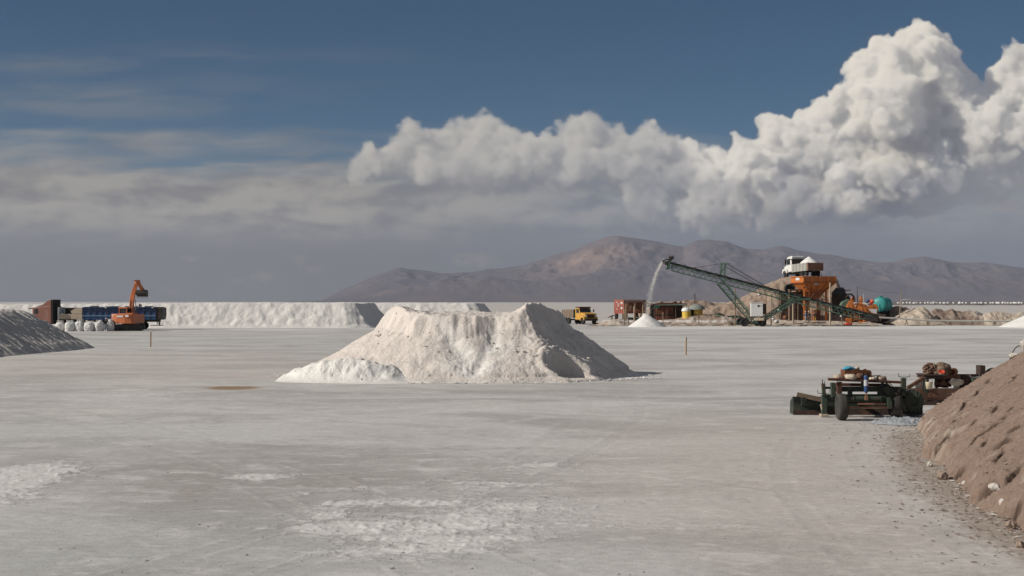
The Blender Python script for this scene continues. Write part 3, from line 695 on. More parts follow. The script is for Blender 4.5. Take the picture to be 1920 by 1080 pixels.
HEAP_FOOT = [(7.9, 15), (8.25, 20), (8.4, 23.3), (8.75, 25), (8.6, 26.6), (9.3, 29), (9.45, 30.8), (10.1, 33.2), (10.1, 35.0), (11.1, 38), (11.7, 40.4), (12.3, 43.2), (13.4, 45.6), (17, 48.2), (24, 50), (30, 50), (30, 15)]
HEAP_CRACKS = []
def earth_heap_height(X, Y):
    n1 = fbm(X / 2.6, Y / 2.6, 3, 201); n2 = fbm(X / 0.6, Y / 0.6, 5, 202)
    d = poly_sdf(X, Y, HEAP_FOOT)
    d = d + 0.12 * n1 + 0.16 * fbm(X / 0.35, Y / 0.35, 4, 242) * sstep(1.5, 0.2, d)
    h = np.where(d < 0, d * 1.2, 0.71 * d + 0.26 * (1 - np.exp(-np.clip(d, 0, 9) / 0.10)))
    # slabs: cracks run down the slope, their upper lips stand proud
    sl = sstep(0.15, 0.8, d); damp = 0.0 * X
    wx, wy = X + 0.10 * n2 + .04 * fbm(X / .15, Y / .15, 2, 231), Y + 0.16 * fbm(X / .5, Y / .5, 4, 230)
    for w_, dep, pl in HEAP_CRACKS:
        dist = np.full(X.shape, 99.0); side = np.zeros(X.shape); m_ = len(pl) - 1
        taper = np.zeros(X.shape)
        for i in range(m_):
            (ax, ay), (bx, by) = pl[i], pl[i + 1]; ex, ey = bx - ax, by - ay; L2 = ex * ex + ey * ey
            t_ = np.clip(((wx - ax) * ex + (wy - ay) * ey) / L2, 0, 1); dd = np.hypot(wx - ax - t_ * ex, wy - ay - t_ * ey)
            k_ = dd < dist; dist = np.where(k_, dd, dist); side = np.where(k_, ((wx - ax) * ey - (wy - ay) * ex), side); taper = np.where(k_, np.sin(np.pi * np.clip((i + t_) / m_, .04, .96)) ** .5, taper)
        ww = (0.022 + 0.6 * w_) * taper * (0.75 + 0.5 * np.clip(n1 + n2 + .5, 0, 1))
        c_ = np.exp(-(dist / ww) ** 2)
        h = h + 0.32 * dep * np.exp(-dist / 0.4) * (side > 0) * taper - (0.05 + .38 * dep * (w_ > .08) + .10 * dep) * c_ * taper
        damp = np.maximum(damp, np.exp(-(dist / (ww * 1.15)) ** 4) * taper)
    h = h + sl * (0.05 * n1 + 0.035 * n2 + 0.05 * np.clip(ridged(Y / 0.42 - .2 * X, X / 2.4, 5, 241) - .62, -.3, .4) + 0.05 * np.clip(ridged(X / 0.45, Y / 0.45, 4, 207) - .62, -.3, .4))
    # undercut, broken foot
    h = h + np.clip(0.14 * fbm(X / 0.8, Y / 0.55, 4, 208), -0.08, 0.2) * np.exp(-((d - 0.25) / 0.3) ** 2) * (d > -0.02)
    h = h + 0.035 * fbm(X / 0.11, Y / 0.11, 3, 205) * sstep(0.05, 0.3, d)
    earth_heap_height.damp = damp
    return h, d, n1, n2

def find_cracks():
    # where the sight lines through these marks meet the plain slope
    marks = [(.045, .30, [(1888, 785), (1864, 800), (1840, 815), (1812, 841)]), (.05, .32, [(1903, 823), (1880, 834), (1853, 850)]), (.055, .30, [(1882, 846), (1874, 856), (1865, 869)]), (.035, .22, [(1784, 811), (1770, 829), (1755, 848)]),
             (.05, .28, [(1838, 732), (1829, 740), (1819, 746)]), (.06, .30, [(1812, 754), (1807, 762), (1801, 770)]), (.06, .30, [(1872, 762), (1866, 770), (1860, 776)]), (.04, .24, [(1834, 792), (1826, 795), (1818, 801)]), (.04, .22, [(1889, 783), (1876, 789), (1864, 796)]),
             (.10, .42, [(1812, 878), (1797, 891), (1781, 903)]), (.11, .45, [(1874, 907), (1852, 925), (1830, 940)]), (.06, .34, [(1921, 876), (1903, 891), (1885, 907)]), (.03, .16, [(1780, 826), (1760, 842), (1741, 858)]), (.035, .18, [(1860, 706), (1852, 716), (1846, 722)]), (.035, .2, [(1912, 700), (1902, 709), (1896, 718)]),
             (.035, .2, [(1905, 760), (1893, 770), (1884, 776)]), (.03, .18, [(1855, 826), (1842, 836), (1832, 846)]), (.05, .26, [(1922, 940), (1908, 952), (1896, 966)]), (.03, .16, [(1800, 780), (1790, 790), (1782, 796)]), (.03, .2, [(1918, 800), (1906, 806), (1890, 818)])]
    for w_, dep, pts in marks:
        out = []
        for px, py in pts:
            yy = np.linspace(22, 47, 400); xx = (px - 960) / F * yy; zz = H - (py - HY) / F * yy
            hh = earth_heap_height(xx[None, :], yy[None, :])[0][0]
            k_ = int(np.argmax(hh > zz)); out.append((float(xx[k_]), float(yy[k_])))
        found.append((w_, dep, out))
found = []
find_cracks()
HEAP_CRACKS.extend(found)
def earth_heap():
    X, Y = patch(7.3, 20, 17, 51, 0.037)
    h, d, n1, n2 = earth_heap_height(X, Y)
    h = np.minimum(h, 5.2)
    pale = np.clip(0.75 * sstep(0.35, 0.02, np.abs(d - 0.15)) * sstep(30.5, 36, Y) * sstep(-0.15, 0.3, n2) + 0.55 * sstep(0.28, 0.5, fbm(X / 0.7, Y / 1.3, 4, 209)) + 0.7 * sstep(44.3, 47, Y + 0.25 * (X - 13)) * sstep(-.1, .3, n2), 0, 1)
    h = np.where(d < -0.12, -0.4, h)
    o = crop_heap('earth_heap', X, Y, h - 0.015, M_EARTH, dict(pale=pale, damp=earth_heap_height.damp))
    t = o.data.materials[0].node_tree; bs = t.nodes['Principled BSDF']; src = bs.inputs['Base Color'].links[0].from_socket
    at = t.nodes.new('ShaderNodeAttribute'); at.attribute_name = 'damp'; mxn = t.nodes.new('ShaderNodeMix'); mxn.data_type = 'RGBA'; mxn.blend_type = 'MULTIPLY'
    mxn.inputs[7].default_value = (.30, .28, .27, 1); t.links.new(at.outputs['Fac'], mxn.inputs[0]); t.links.new(src, mxn.inputs[6]); t.links.new(mxn.outputs[2], bs.inputs['Base Color'])   # shade inside the cracks, painted into the soil colour
    tag(o, 'big brown earth heap with cracked slabs filling the lower right corner', 'earth heap')
earth_heap()

import bmesh
def rock_mesh(name, r, seed, squash=(1, 1, 0.7), sub=3):
    bm = bmesh.new(); bmesh.ops.create_icosphere(bm, subdivisions=sub, radius=1)
    rng = np.random.default_rng(seed); o = rng.uniform(0, 50, 3)
    cut = [Vector(v / np.linalg.norm(v)) for v in rng.normal(size=(11, 3))]
    for v in bm.verts:
        n = v.co.normalized(); q = 1.0
        for c in cut:
            dt = n.dot(c)
            if dt > 0.5: q = min(q, 0.60 / dt + 0.06)
        q += 0.16 * float(perlin(n.x * 1.7 + o[0], n.y * 1.7 + n.z * 1.3 + o[1], seed)) + 0.07 * float(perlin(n.x * 4 + o[2], n.y * 4 - n.z * 3, seed + 1))
        v.co = Vector((n.x * squash[0], n.y * squash[1], n.z * squash[2])) * (r * q)
    me = bpy.data.meshes.new(name); bm.to_mesh(me); bm.free()
    return me

def heap_clods():
    # the clods one can point to along the foot of the heap
    spots = [  # px, py, radius, material, label
        (1767, 893, .15, 0, (1.1, .9, .8), 'brown and white clod at the foot of the brown heap beside a small white lump'),
        (1744, 868, .09, 1, (1, 1, .9), 'small white salt lump at the heap foot nearest the green implement'),
        (1866, 950, .13, 1, (1.2, .9, .8), 'cream salt lump at the heap foot, larger of the two near the right edge'),
        (1880, 957, .10, 1, (1.1, .9, .9), 'cream salt lump at the heap foot, smaller of the two near the right edge'),
        (1895, 985, .13, 0, (1.0, .8, .8), 'loose brown clod lowest on the heap foot near the right edge'),
        (1771, 890, .08, 1, (1.2, 1, 1.1), 'white salt chunk stuck under an overhanging lip of the brown heap'),
        (1808, 905, .09, 1, (1.3, .8, .7), 'flat cream chip on the ground midway along the heap foot'),
        (1912, 1020, .09, 0, (1, 1, .8), 'small dark clod on the ground in the bottom right corner')]
    for i, (px, py, r, k, sq, lab) in enumerate(spots):
        y = GY(py + 5); x = GX(px, y)
        me = rock_mesh('clod', r, 300 + i, sq)
        hz = float(earth_heap_height(np.array([[x]]), np.array([[y]]))[0][0, 0])
        z = max(0.0, min(hz, 1.0)) + r * sq[2] * 0.5
        o = link('earth_clod' if k == 0 else 'salt_lump', me, (M_CLOD, M_SALT_CLOD)[k], loc=(x, y, z)); o.rotation_euler = (0.2 * math.sin(i * 3), 0.25 * math.cos(i * 5), i * 1.3)
        tag(o, lab, 'clod' if k == 0 else 'salt lump', None)
heap_clods()

def scatter(name, label, cat, n, fn, m, seed, smin, smax, flat=0.5):
    """many crumbs as one mesh of small irregular lumps"""
    rng = np.random.default_rng(seed); V = []; Fc = []
    base = np.array([(1, 0, 0), (-1, 0, 0), (0, 1, 0), (0, -1, 0), (0, 0, 1), (0, 0, -1)], float)
    tri = [(0, 2, 4), (2, 1, 4), (1, 3, 4), (3, 0, 4), (2, 0, 5), (1, 2, 5), (3, 1, 5), (0, 3, 5)]
    for _ in range(n):
        x, y, z, sc = fn(rng)
        s = sc * rng.uniform(smin, smax) * rng.uniform(0.5, 1.0)
        a = rng.uniform(0, 6.28); el = rng.uniform(1.0, 2.6)
        b = base * (0.7 + 0.6 * rng.random((6, 1))) * np.array([s * el, s, s * flat])
        c, sn = math.cos(a), math.sin(a)
        b = np.stack([b[:, 0] * c - b[:, 1] * sn + x, b[:, 0] * sn + b[:, 1] * c + y, b[:, 2] + z + s * flat * 0.4], -1)
        k = len(V); V += b.tolist(); Fc += [(i + k, j + k, l + k) for i, j, l in tri]
    me = bpy.data.meshes.new(name); me.from_pydata(V, [], Fc); me.update()
    o = link(name, me, m)
    return tag(o, label, cat, kind='stuff')
def on_pile(rng):
    X, Y, h = PILE
    while True:
        i, j = int(rng.integers(0, h.shape[0])), int(rng.integers(0, h.shape[1]))
        if 0.03 < h[i, j] < 3.7 and Y[i, j] < 74 and (X[i, j] > -1 or rng.random() < .35): return X[i, j], Y[i, j], h[i, j] - .02, 1.0 if rng.random() < .93 else 2.4
scatter('salt_crumbs', 'lumps and crumbs of salt lying on the slopes of the flat topped pile', 'crumbs', 420, on_pile, M_SALT_PINK, 415, 0.025, 0.07, 0.7)
def near_foot(rng):
    y = rng.uniform(20, 45); fx = np.interp(y, [15, 20, 23.3, 27, 33, 38, 43], [7.9, 8.25, 8.4, 8.8, 10.1, 11.1, 12.3])
    off = abs(rng.normal(0, 1)) ** 1.3 * 0.75
    return fx - off + 0.15, y, 0.0, 1.0 if off > .25 else 1.5
scatter('earth_crumbs', 'brown crumbs and chips of earth strewn along the foot of the brown heap', 'crumbs', 1500, near_foot, M_CLOD, 411, 0.008, 0.042, 0.4)
def near_foot2(rng):
    x, y, z, s = near_foot(rng); return x - 0.1, y, z, s * 0.8
scatter('salt_crumbs', 'pale salt crumbs strewn along the foot of the brown heap', 'crumbs', 380, near_foot2, M_SALT_CLOD, 412, 0.010, 0.035, 0.6)
def on_flat(rng):
    t_ = rng.random(); y = 1 / (1 / 17 + (1 / 75 - 1 / 17) * t_); return rng.uniform(-0.38, 0.38) * y, y, -0.01, 1.0
scatter('salt_crumbs', 'tiny pale salt grains scattered over the near salt flat', 'crumbs', 1500, on_flat, M_SALT_CLOD, 413, 0.006, 0.022, 0.6)
def on_heap(rng):
    while True:
        x, y = rng.uniform(8.5, 15), rng.uniform(21, 46); h_, d_ = HEAP_LOOKUP(x, y)
        if d_ > .1 and rng.random() < np.exp(-d_ * .35): return x, y, h_ - .015, 1.0
def HEAP_LOOKUP(x, y):
    i, j = int((y - 17) / .1), int((x - 7.3) / .1); return HEAP_H[i, j], HEAP_D[i, j]
_hx, _hy = patch(7.3, 20, 17, 51, .1); HEAP_H, HEAP_D = earth_heap_height(_hx, _hy)[:2]
scatter('earth_crumbs', 'earth crumbs and small stones lying on the slope of the brown heap', 'crumbs', 1500, on_heap, M_CLOD, 416, 0.012, 0.05, 0.7)
def pile_foot(rng):
    th = rng.uniform(-3.3, 0.6); k = 1.0 + abs(rng.normal(0, 0.05)); return -2.35 + 9.0 * k * math.cos(th), 73.6 + 6.95 * k * math.sin(th), 0, 1.0
scatter('salt_crumbs', 'salt crumbs rolled out around the foot of the flat topped pile', 'crumbs', 420, pile_foot, M_SALT_FRESH, 414, 0.015, 0.075, 0.7)

# ------------------------------------------------------------------ mesh builder for the machines
class MB:
    def __init__(s): s.v = []; s.f = []; s.sm = []
    def add(s, vs, fs, smooth=False):
        k = len(s.v); s.v += [tuple(v) for v in vs]; s.f += [tuple(i + k for i in f) for f in fs]; s.sm += [smooth] * len(fs); return s
    def box(s, x0, x1, y0, y1, z0, z1, M=None):
        v = [Vector(p) for p in ((x0, y0, z0), (x1, y0, z0), (x1, y1, z0), (x0, y1, z0), (x0, y0, z1), (x1, y0, z1), (x1, y1, z1), (x0, y1, z1))]
        if M is not None: v = [M @ p for p in v]
        return s.add(v, [(0, 3, 2, 1), (4, 5, 6, 7), (0, 1, 5, 4), (1, 2, 6, 5), (2, 3, 7, 6), (3, 0, 4, 7)])
    def bar(s, p, q, w, h=None, up=(0, 0, 1)):
        """rectangular bar from p to q; w across, h along 'up'"""
        p, q = Vector(p), Vector(q); h = w if h is None else h
        d = (q - p).normalized(); a = d.cross(Vector(up))
        if a.length < 1e-4: a = d.cross(Vector((1, 0, 0)))
        a.normalize(); b = a.cross(d).normalized(); a = a * (w / 2); b = b * (h / 2)
        v = [p - a - b, p + a - b, p + a + b, p - a + b, q - a - b, q + a - b, q + a + b, q - a + b]
        return s.add(v, [(0, 1, 2, 3), (7, 6, 5, 4), (0, 4, 5, 1), (1, 5, 6, 2), (2, 6, 7, 3), (3, 7, 4, 0)])
    def tube(s, p, q, r, r2=None, n=10, caps=True):
        p, q = Vector(p), Vector(q); r2 = r if r2 is None else r2
        d = (q - p).normalized(); a = d.orthogonal().normalized(); b = d.cross(a)
        v = [p + (a * math.cos(t) + b * math.sin(t)) * r for t in [2 * math.pi * i / n for i in range(n)]]
        v += [q + (a * math.cos(t) + b * math.sin(t)) * r2 for t in [2 * math.pi * i / n for i in range(n)]]
        s.add(v, [(i, (i + 1) % n, n + (i + 1) % n, n + i) for i in range(n)], True)
        if caps: s.add(v, [tuple(range(n - 1, -1, -1)), tuple(range(n, 2 * n))])
        return s
    def path(s, pts, r, n=6):
        pts = [Vector(p) for p in pts]; vs = []; m = len(pts)
        up = Vector((0.3, 0.2, 0.93)).normalized()
        for i, p in enumerate(pts):
            d = (pts[min(i + 1, m - 1)] - pts[max(i - 1, 0)]).normalized()
            a = d.cross(up).normalized() if d.cross(up).length > 1e-3 else d.orthogonal().normalized(); b = a.cross(d)
            rr = r[i] if isinstance(r, (list, tuple)) else r
            vs += [p + (a * math.cos(2 * math.pi * j / n) + b * math.sin(2 * math.pi * j / n)) * rr for j in range(n)]
        fs = [(i * n + j, i * n + (j + 1) % n, (i + 1) * n + (j + 1) % n, (i + 1) * n + j) for i in range(m - 1) for j in range(n)]
        s.add(vs, fs, True)
        return s.add(vs, [tuple(range(n - 1, -1, -1)), tuple(range((m - 1) * n, m * n))])
    def prism(s, poly, a0, a1, axis='y', M=None):
        """polygon in the plane across 'axis' (x,z for y; y,z for x; x,y for z), extruded from a0 to a1"""
        n = len(poly)
        f = {'y': lambda u, v, a: Vector((u, a, v)), 'x': lambda u, v, a: Vector((a, u, v)), 'z': lambda u, v, a: Vector((u, v, a))}[axis]
        v = [f(u, w, a0) for u, w in poly] + [f(u, w, a1) for u, w in poly]
        if M is not None: v = [M @ p for p in v]
        return s.add(v, [tuple(range(n - 1, -1, -1)), tuple(range(n, 2 * n))] + [(i, (i + 1) % n, n + (i + 1) % n, n + i) for i in range(n)])
    def lathe(s, prof, c=(0, 0, 0), axis='z', n=20, smooth=True):
        """profile (radius, height) turned about an axis through c"""
        c = Vector(c); m = len(prof); vs = []
        for r, h in prof:
            for j in range(n):
                t = 2 * math.pi * j / n; u, w = r * math.cos(t), r * math.sin(t)
                vs.append(c + {'z': Vector((u, w, h)), 'y': Vector((u, h, w)), 'x': Vector((h, u, w))}[axis])
        fs = [(i * n + j, i * n + (j + 1) % n, (i + 1) * n + (j + 1) % n, (i + 1) * n + j) for i in range(m - 1) for j in range(n)]
        s.add(vs, fs, smooth)
        if prof[0][0] > 1e-4: s.add(vs, [tuple(range(n - 1, -1, -1))])
        if prof[-1][0] > 1e-4: s.add(vs, [tuple(range((m - 1) * n, m * n))])
        return s
    def hull(s, lo, hi):
        """loft between two polygons of equal length, closed at both ends"""
        n = len(lo); v = [Vector(p) for p in lo] + [Vector(p) for p in hi]
        return s.add(v, [tuple(range(n - 1, -1, -1)), tuple(range(n, 2 * n))] + [(i, (i + 1) % n, n + (i + 1) % n, n + i) for i in range(n)])
    def build(s, name, m, parent=None, bevel=0.0, loc=None):
        me = bpy.data.meshes.new(name); me.from_pydata(s.v, [], s.f); me.update()
        me.polygons.foreach_set('use_smooth', s.sm)
        bm = bmesh.new(); bm.from_mesh(me); bmesh.ops.recalc_face_normals(bm, faces=bm.faces); bm.to_mesh(me); bm.free()
        o = link(name, me, m, parent, loc)
        if bevel:
            b = o.modifiers.new('bevel', 'BEVEL'); b.width = bevel; b.segments = 2; b.limit_method = 'ANGLE'; b.angle_limit = 0.9
        return o

def _each(s, name, m, parent=None, bevel=0.0):
    """one object for every loose piece"""
    bm = bmesh.new(); vs = [bm.verts.new(v) for v in s.v]
    for f, smo in zip(s.f, s.sm):
        try: bm.faces.new([vs[i] for i in f]).smooth = smo
        except ValueError: pass
    bmesh.ops.remove_doubles(bm, verts=bm.verts, dist=1e-4); bmesh.ops.recalc_face_normals(bm, faces=bm.faces)
    seen = set(); out = []
    for f0 in list(bm.faces):
        if f0 in seen: continue
        st = [f0]; seen.add(f0); isl = []
        while st:
            f = st.pop(); isl.append(f)
            for v in f.verts:
                for g in v.link_faces:
                    if g not in seen: seen.add(g); st.append(g)
        ix = {}; V = []; Fc = []; S = []
        for f in isl:
            Fc.append([ix.setdefault(v, len(ix)) for v in f.verts]); S.append(f.smooth)
        V = [None] * len(ix)
        for v, i in ix.items(): V[i] = v.co.copy()
        me = bpy.data.meshes.new(name); me.from_pydata(V, [], Fc); me.update(); me.polygons.foreach_set('use_smooth', S)
        o = link(name, me, m, parent); out.append(o)
        if bevel:
            b = o.modifiers.new('bevel', 'BEVEL'); b.width = bevel; b.segments = 2; b.limit_method = 'ANGLE'; b.angle_limit = 0.9
    bm.free()
    return out
MB.each = _each

def T(x, y, z, rz=0.0, ry=0.0, rx=0.0):
    return Matrix.Translation((x, y, z)) @ Matrix.Rotation(rz, 4, 'Z') @ Matrix.Rotation(ry, 4, 'Y') @ Matrix.Rotation(rx, 4, 'X')

# paint, rust, rubber, wood ...
M_ = {}
M_['orange'] = mat('orange_paint', (0.48, 0.15, 0.032), 0.5, 0.12, 1.2, col2=(0.36, 0.12, 0.04), amount=0.38, spec=0.4)
M_['orange_dark'] = mat('orange_paint_worn', (0.36, 0.105, 0.022), 0.6, 0.15, 0.9, col2=(0.22, 0.07, 0.025), amount=0.42)
M_['exc'] = mat('excavator_paint', (0.50, 0.145, 0.052), 0.45, 0.10, 1.0, col2=(0.40, 0.17, 0.10), amount=0.35, spec=0.4)
M_['black'] = mat('black_rubber', (0.022, 0.022, 0.022), 0.85, 0.2, 4, col2=(0.07, 0.062, 0.055), amount=0.35)
M_['dark'] = mat('dark_steel', (0.035, 0.032, 0.03), 0.6, 0.2, 2, col2=(0.09, 0.06, 0.045), amount=0.4)
M_['glass'] = mat('window_glass', (0.025, 0.03, 0.033), 0.12, 0.02, 1, spec=0.5)
M_['green'] = mat('green_paint', (0.04, 0.085, 0.058), 0.6, 0.15, 1.0, col2=(0.075, 0.10, 0.08), amount=0.42)
M_['green_lt'] = mat('green_paint_faded', (0.085, 0.155, 0.112), 0.6, 0.15, 1.0, col2=(0.14, 0.185, 0.15), amount=0.42)
M_['white'] = mat('white_paint', (0.64, 0.64, 0.62), 0.5, 0.05, 1.0, col2=(0.62, 0.60, 0.56), amount=0.35, spec=0.4)
M_['blue'] = mat('blue_paint', (0.028, 0.05, 0.12), 0.5, 0.15, 1.0, col2=(0.05, 0.065, 0.12), amount=0.45, spec=0.4)
M_['blue_lt'] = mat('light_blue_paint', (0.03, 0.095, 0.22), 0.5, 0.12, 1.0, spec=0.4)
M_['brown'] = mat('red_brown_paint', (0.20, 0.085, 0.06), 0.5, 0.12, 0.8, col2=(0.27, 0.14, 0.11), amount=0.4, spec=0.4)
M_['cream'] = mat('cream_boards', (0.52, 0.43, 0.33), 0.75, 0.12, 2.0, col2=(0.46, 0.36, 0.27), amount=0.45)
M_['yellow'] = mat('yellow_paint', (0.52, 0.29, 0.055), 0.45, 0.10, 1.2, col2=(0.46, 0.24, 0.06), amount=0.36, spec=0.4)
M_['yellow_t'] = mat('yellow_plastic', (0.60, 0.40, 0.06), 0.5, 0.08, 1.2, col2=(0.50, 0.33, 0.06), amount=0.4, spec=0.4)
M_['teal'] = mat('turquoise_plastic', (0.035, 0.26, 0.245), 0.5, 0.06, 0.7, col2=(0.05, 0.36, 0.33), amount=0.4, spec=0.4)
M_['rust'] = mat('rust', (0.155, 0.062, 0.032), 0.85, 0.25, 2.5, 0.01, 20, col2=(0.095, 0.045, 0.03), amount=0.5, spec=0.2)
M_['rust_lt'] = mat('pale_rust', (0.25, 0.125, 0.08), 0.8, 0.2, 2.0, 0.008, 20, col2=(0.33, 0.20, 0.14), amount=0.45, spec=0.25)
M_['red'] = mat('red_container_paint', (0.33, 0.085, 0.055), 0.6, 0.14, 1.2, col2=(0.27, 0.09, 0.055), amount=0.42)
M_['signal_red'] = mat('red_plastic', (0.50, 0.06, 0.03), 0.45, 0.08, 2.0, spec=0.4)
M_['wood'] = mat('weathered_wood', (0.30, 0.225, 0.155), 0.9, 0.2, 3.0, 0.006, 24, col2=(0.22, 0.155, 0.105), amount=0.45, spec=0.1)
M_['wood_pale'] = mat('pale_wood', (0.44, 0.36, 0.27), 0.9, 0.15, 3.0, 0.004, 24, col2=(0.36, 0.28, 0.20), amount=0.45, spec=0.1)
M_['wood_dark'] = mat('dark_timber', (0.11, 0.08, 0.06), 0.9, 0.2, 2.0, 0.01, 10, col2=(0.17, 0.125, 0.095), amount=0.4, spec=0.1)
M_['bag'] = mat('bulk_bag_fabric', (0.66, 0.655, 0.635), 0.85, 0.08, 2.5, 0.03, 5, col2=(0.55, 0.53, 0.50), amount=0.4, spec=0.2)
M_['grey_net'] = mat('grey_netting', (0.22, 0.235, 0.215), 0.9, 0.2, 3.0, 0.02, 9, spec=0.1)
M_['green_net'] = mat('dark_green_netting', (0.03, 0.055, 0.038), 0.9, 0.25, 2.0, 0.04, 9, col2=(0.07, 0.09, 0.06), amount=0.4, spec=0.1)
M_['tarp'] = mat('black_tarpaulin', (0.035, 0.035, 0.037), 0.7, 0.2, 1.6, 0.04, 5, col2=(0.07, 0.045, 0.035), amount=0.38, spec=0.3)
M_['green_tarp'] = mat('green_tarpaulin', (0.03, 0.095, 0.068), 0.75, 0.15, 1.6, 0.03, 5, spec=0.2)
M_['roof'] = mat('rusted_roofing', (0.085, 0.05, 0.042), 0.8, 0.2, 1.5, col2=(0.13, 0.075, 0.055), amount=0.4)
M_['corr'] = mat('rusty_sheet', (0.22, 0.075, 0.04), 0.8, 0.25, 1.2, col2=(0.11, 0.05, 0.035), amount=0.5)
M_['steel'] = mat('galvanised_steel', (0.36, 0.36, 0.355), 0.5, 0.12, 2.0, metal=0.3)
M_['pipe'] = mat('pale_pipe', (0.55, 0.53, 0.49), 0.6, 0.08, 0.6)
M_['skin'] = mat('skin', (0.30, 0.17, 0.11), 0.6, 0.05, 6)
M_['cloth_dark'] = mat('dark_jacket', (0.03, 0.036, 0.048), 0.9, 0.12, 5)
M_['cloth_blue'] = mat('blue_overalls', (0.045, 0.085, 0.16), 0.9, 0.12, 5)
M_['denim'] = mat('pale_denim', (0.24, 0.29, 0.33), 0.9, 0.12, 5)
M_['cloth_grey'] = mat('grey_trousers', (0.10, 0.09, 0.09), 0.9, 0.12, 5)
M_['cap'] = mat('pale_cap', (0.62, 0.60, 0.56), 0.9, 0.05, 5)
# the near implements
M_['g_impl'] = mat('implement_green_paint', (0.022, 0.033, 0.025), 0.62, 0.2, 2.2, 0.003, 30, col2=(0.042, 0.048, 0.036), amount=0.46, sharp=0.05, spec=0.35)
M_['g_moss'] = mat('implement_light_green', (0.048, 0.066, 0.047), 0.7, 0.2, 3.0, 0.004, 30, col2=(0.085, 0.062, 0.048), amount=0.40, sharp=0.05)
M_['tyre'] = mat('worn_tyre', (0.045, 0.043, 0.041), 0.9, 0.18, 5, 0.004, 40, col2=(0.075, 0.068, 0.06), amount=0.4, spec=0.2)
M_['r_impl'] = mat('implement_rust', (0.155, 0.078, 0.052), 0.85, 0.22, 3.0, 0.006, 30, col2=(0.085, 0.045, 0.032), amount=0.48, sharp=0.06, spec=0.2)
M_['r_blade'] = mat('bare_rusty_blade', (0.20, 0.112, 0.076), 0.7, 0.15, 1.6, 0.004, 30, col2=(0.28, 0.20, 0.155), amount=0.42, sharp=0.1, spec=0.35)
M_['r_dark'] = mat('dark_rust', (0.05, 0.033, 0.028), 0.85, 0.25, 3.0, 0.006, 30, col2=(0.10, 0.055, 0.04), amount=0.4, sharp=0.06, spec=0.2)
M_['cyl'] = mat('blue_cylinder_paint', (0.022, 0.062, 0.19), 0.5, 0.06, 4, col2=(0.03, 0.10, 0.30), amount=0.4, spec=0.5)
M_['label'] = mat('white_sticker', (0.46, 0.47, 0.50), 0.6, 0.12, 9, col2=(0.45, 0.50, 0.60), amount=0.3)
M_['sack'] = mat('dusty_sack', (0.42, 0.35, 0.28), 0.95, 0.15, 5.0, 0.02, 16, col2=(0.30, 0.22, 0.165), amount=0.42, spec=0.1)
M_['sack_pale'] = mat('pale_sack', (0.52, 0.455, 0.37), 0.95, 0.15, 6.0, 0.02, 16, col2=(0.36, 0.27, 0.20), amount=0.36, spec=0.1)
M_['rag'] = mat('blue_rag', (0.07, 0.30, 0.42), 0.9, 0.12, 6.0, 0.01, 20)
M_['rope'] = mat('brown_rope', (0.14, 0.085, 0.06), 0.95, 0.25, 12, 0.006, 60, col2=(0.23, 0.15, 0.11), amount=0.45, spec=0.1)
M_['bucket'] = mat('cream_bucket', (0.58, 0.50, 0.36), 0.6, 0.12, 5, col2=(0.40, 0.27, 0.15), amount=0.35)

def blob(name, m, parent, c, r, seed, rough=0.12, sub=3, freq=1.6, loc=None, rz=0.0, floor=None):
    """a lumpy soft thing: sack, rag, stone"""
    bm = bmesh.new(); bmesh.ops.create_icosphere(bm, subdivisions=sub, radius=1); o_ = np.random.default_rng(seed).uniform(0, 60, 3)
    R = Matrix.Rotation(rz, 3, 'Z')
    for v in bm.verts:
        n = v.co.normalized()
        q = 1 + rough * float(perlin(n.x * freq + o_[0] + n.z * 0.7, n.y * freq + o_[1] - n.z, seed)) * 1.6 + rough * 0.7 * float(perlin(n.x * freq * 3 + o_[2], n.z * freq * 3 + n.y * 2, seed + 3))
        p = Vector((n.x * r[0], n.y * r[1], n.z * r[2])) * q
        p = R @ p + Vector(c)
        if floor is not None and p.z < floor: p.z = floor
        v.co = p
    for f in bm.faces: f.smooth = True
    me = bpy.data.meshes.new(name); bm.to_mesh(me); bm.free()
    return link(name, me, m, parent, loc)

def wheel(parent, c, r, w, axis='y', m_t=None, m_r=None, n=22, lugs=0, part='wheel'):
    """tyre with its rim as a sub-part; centre c, axis along y or x"""
    b = MB(); h = w / 2
    b.lathe([(r * 0.60, -h * 0.75), (r * 0.72, -h), (r * 0.90, -h), (r * 0.985, -h * 0.72), (r, -h * 0.3), (r, h * 0.3), (r * 0.985, h * 0.72), (r * 0.90, h), (r * 0.72, h), (r * 0.60, h * 0.75)], (0, 0, 0), axis, n)
    if lugs:
        for i in range(lugs):
            t = 2 * math.pi * i / lugs
            for sgn in (-1, 1):
                t2 = t + sgn * 0.5 * math.pi / lugs
                c1, s1 = math.cos(t2), math.sin(t2); c2, s2 = math.cos(t2 + 0.12), math.sin(t2 + 0.12)
                p = (Vector((r * c1, sgn * h * 0.12, r * s1)), Vector((r * 0.965 * c2, sgn * h * 0.98, r * 0.965 * s2)))
                if axis == 'x': p = [Vector((q.y, q.x, q.z)) for q in p]
                nrm = Vector((c1, 0, s1)) if axis == 'y' else Vector((0, c1, s1))
                b.bar(p[0], p[1], r * 0.075, r * 0.06, up=nrm)
    o = b.build(part, m_t or M_['black'], parent, loc=c)
    d = MB()
    d.lathe([(0.0, -h * 0.30), (r * 0.2, -h * 0.42), (r * 0.24, -h * 0.2), (r * 0.50, -h * 0.2), (r * 0.58, -h * 0.72), (r * 0.62, -h * 0.72), (r * 0.62, h * 0.72), (r * 0.58, h * 0.72), (r * 0.50, h * 0.2), (r * 0.24, h * 0.2), (r * 0.2, h * 0.42), (0.0, h * 0.30)], (0, 0, 0), axis, n)
    d.build('rim', m_r or M_['dark'], o)
    return o

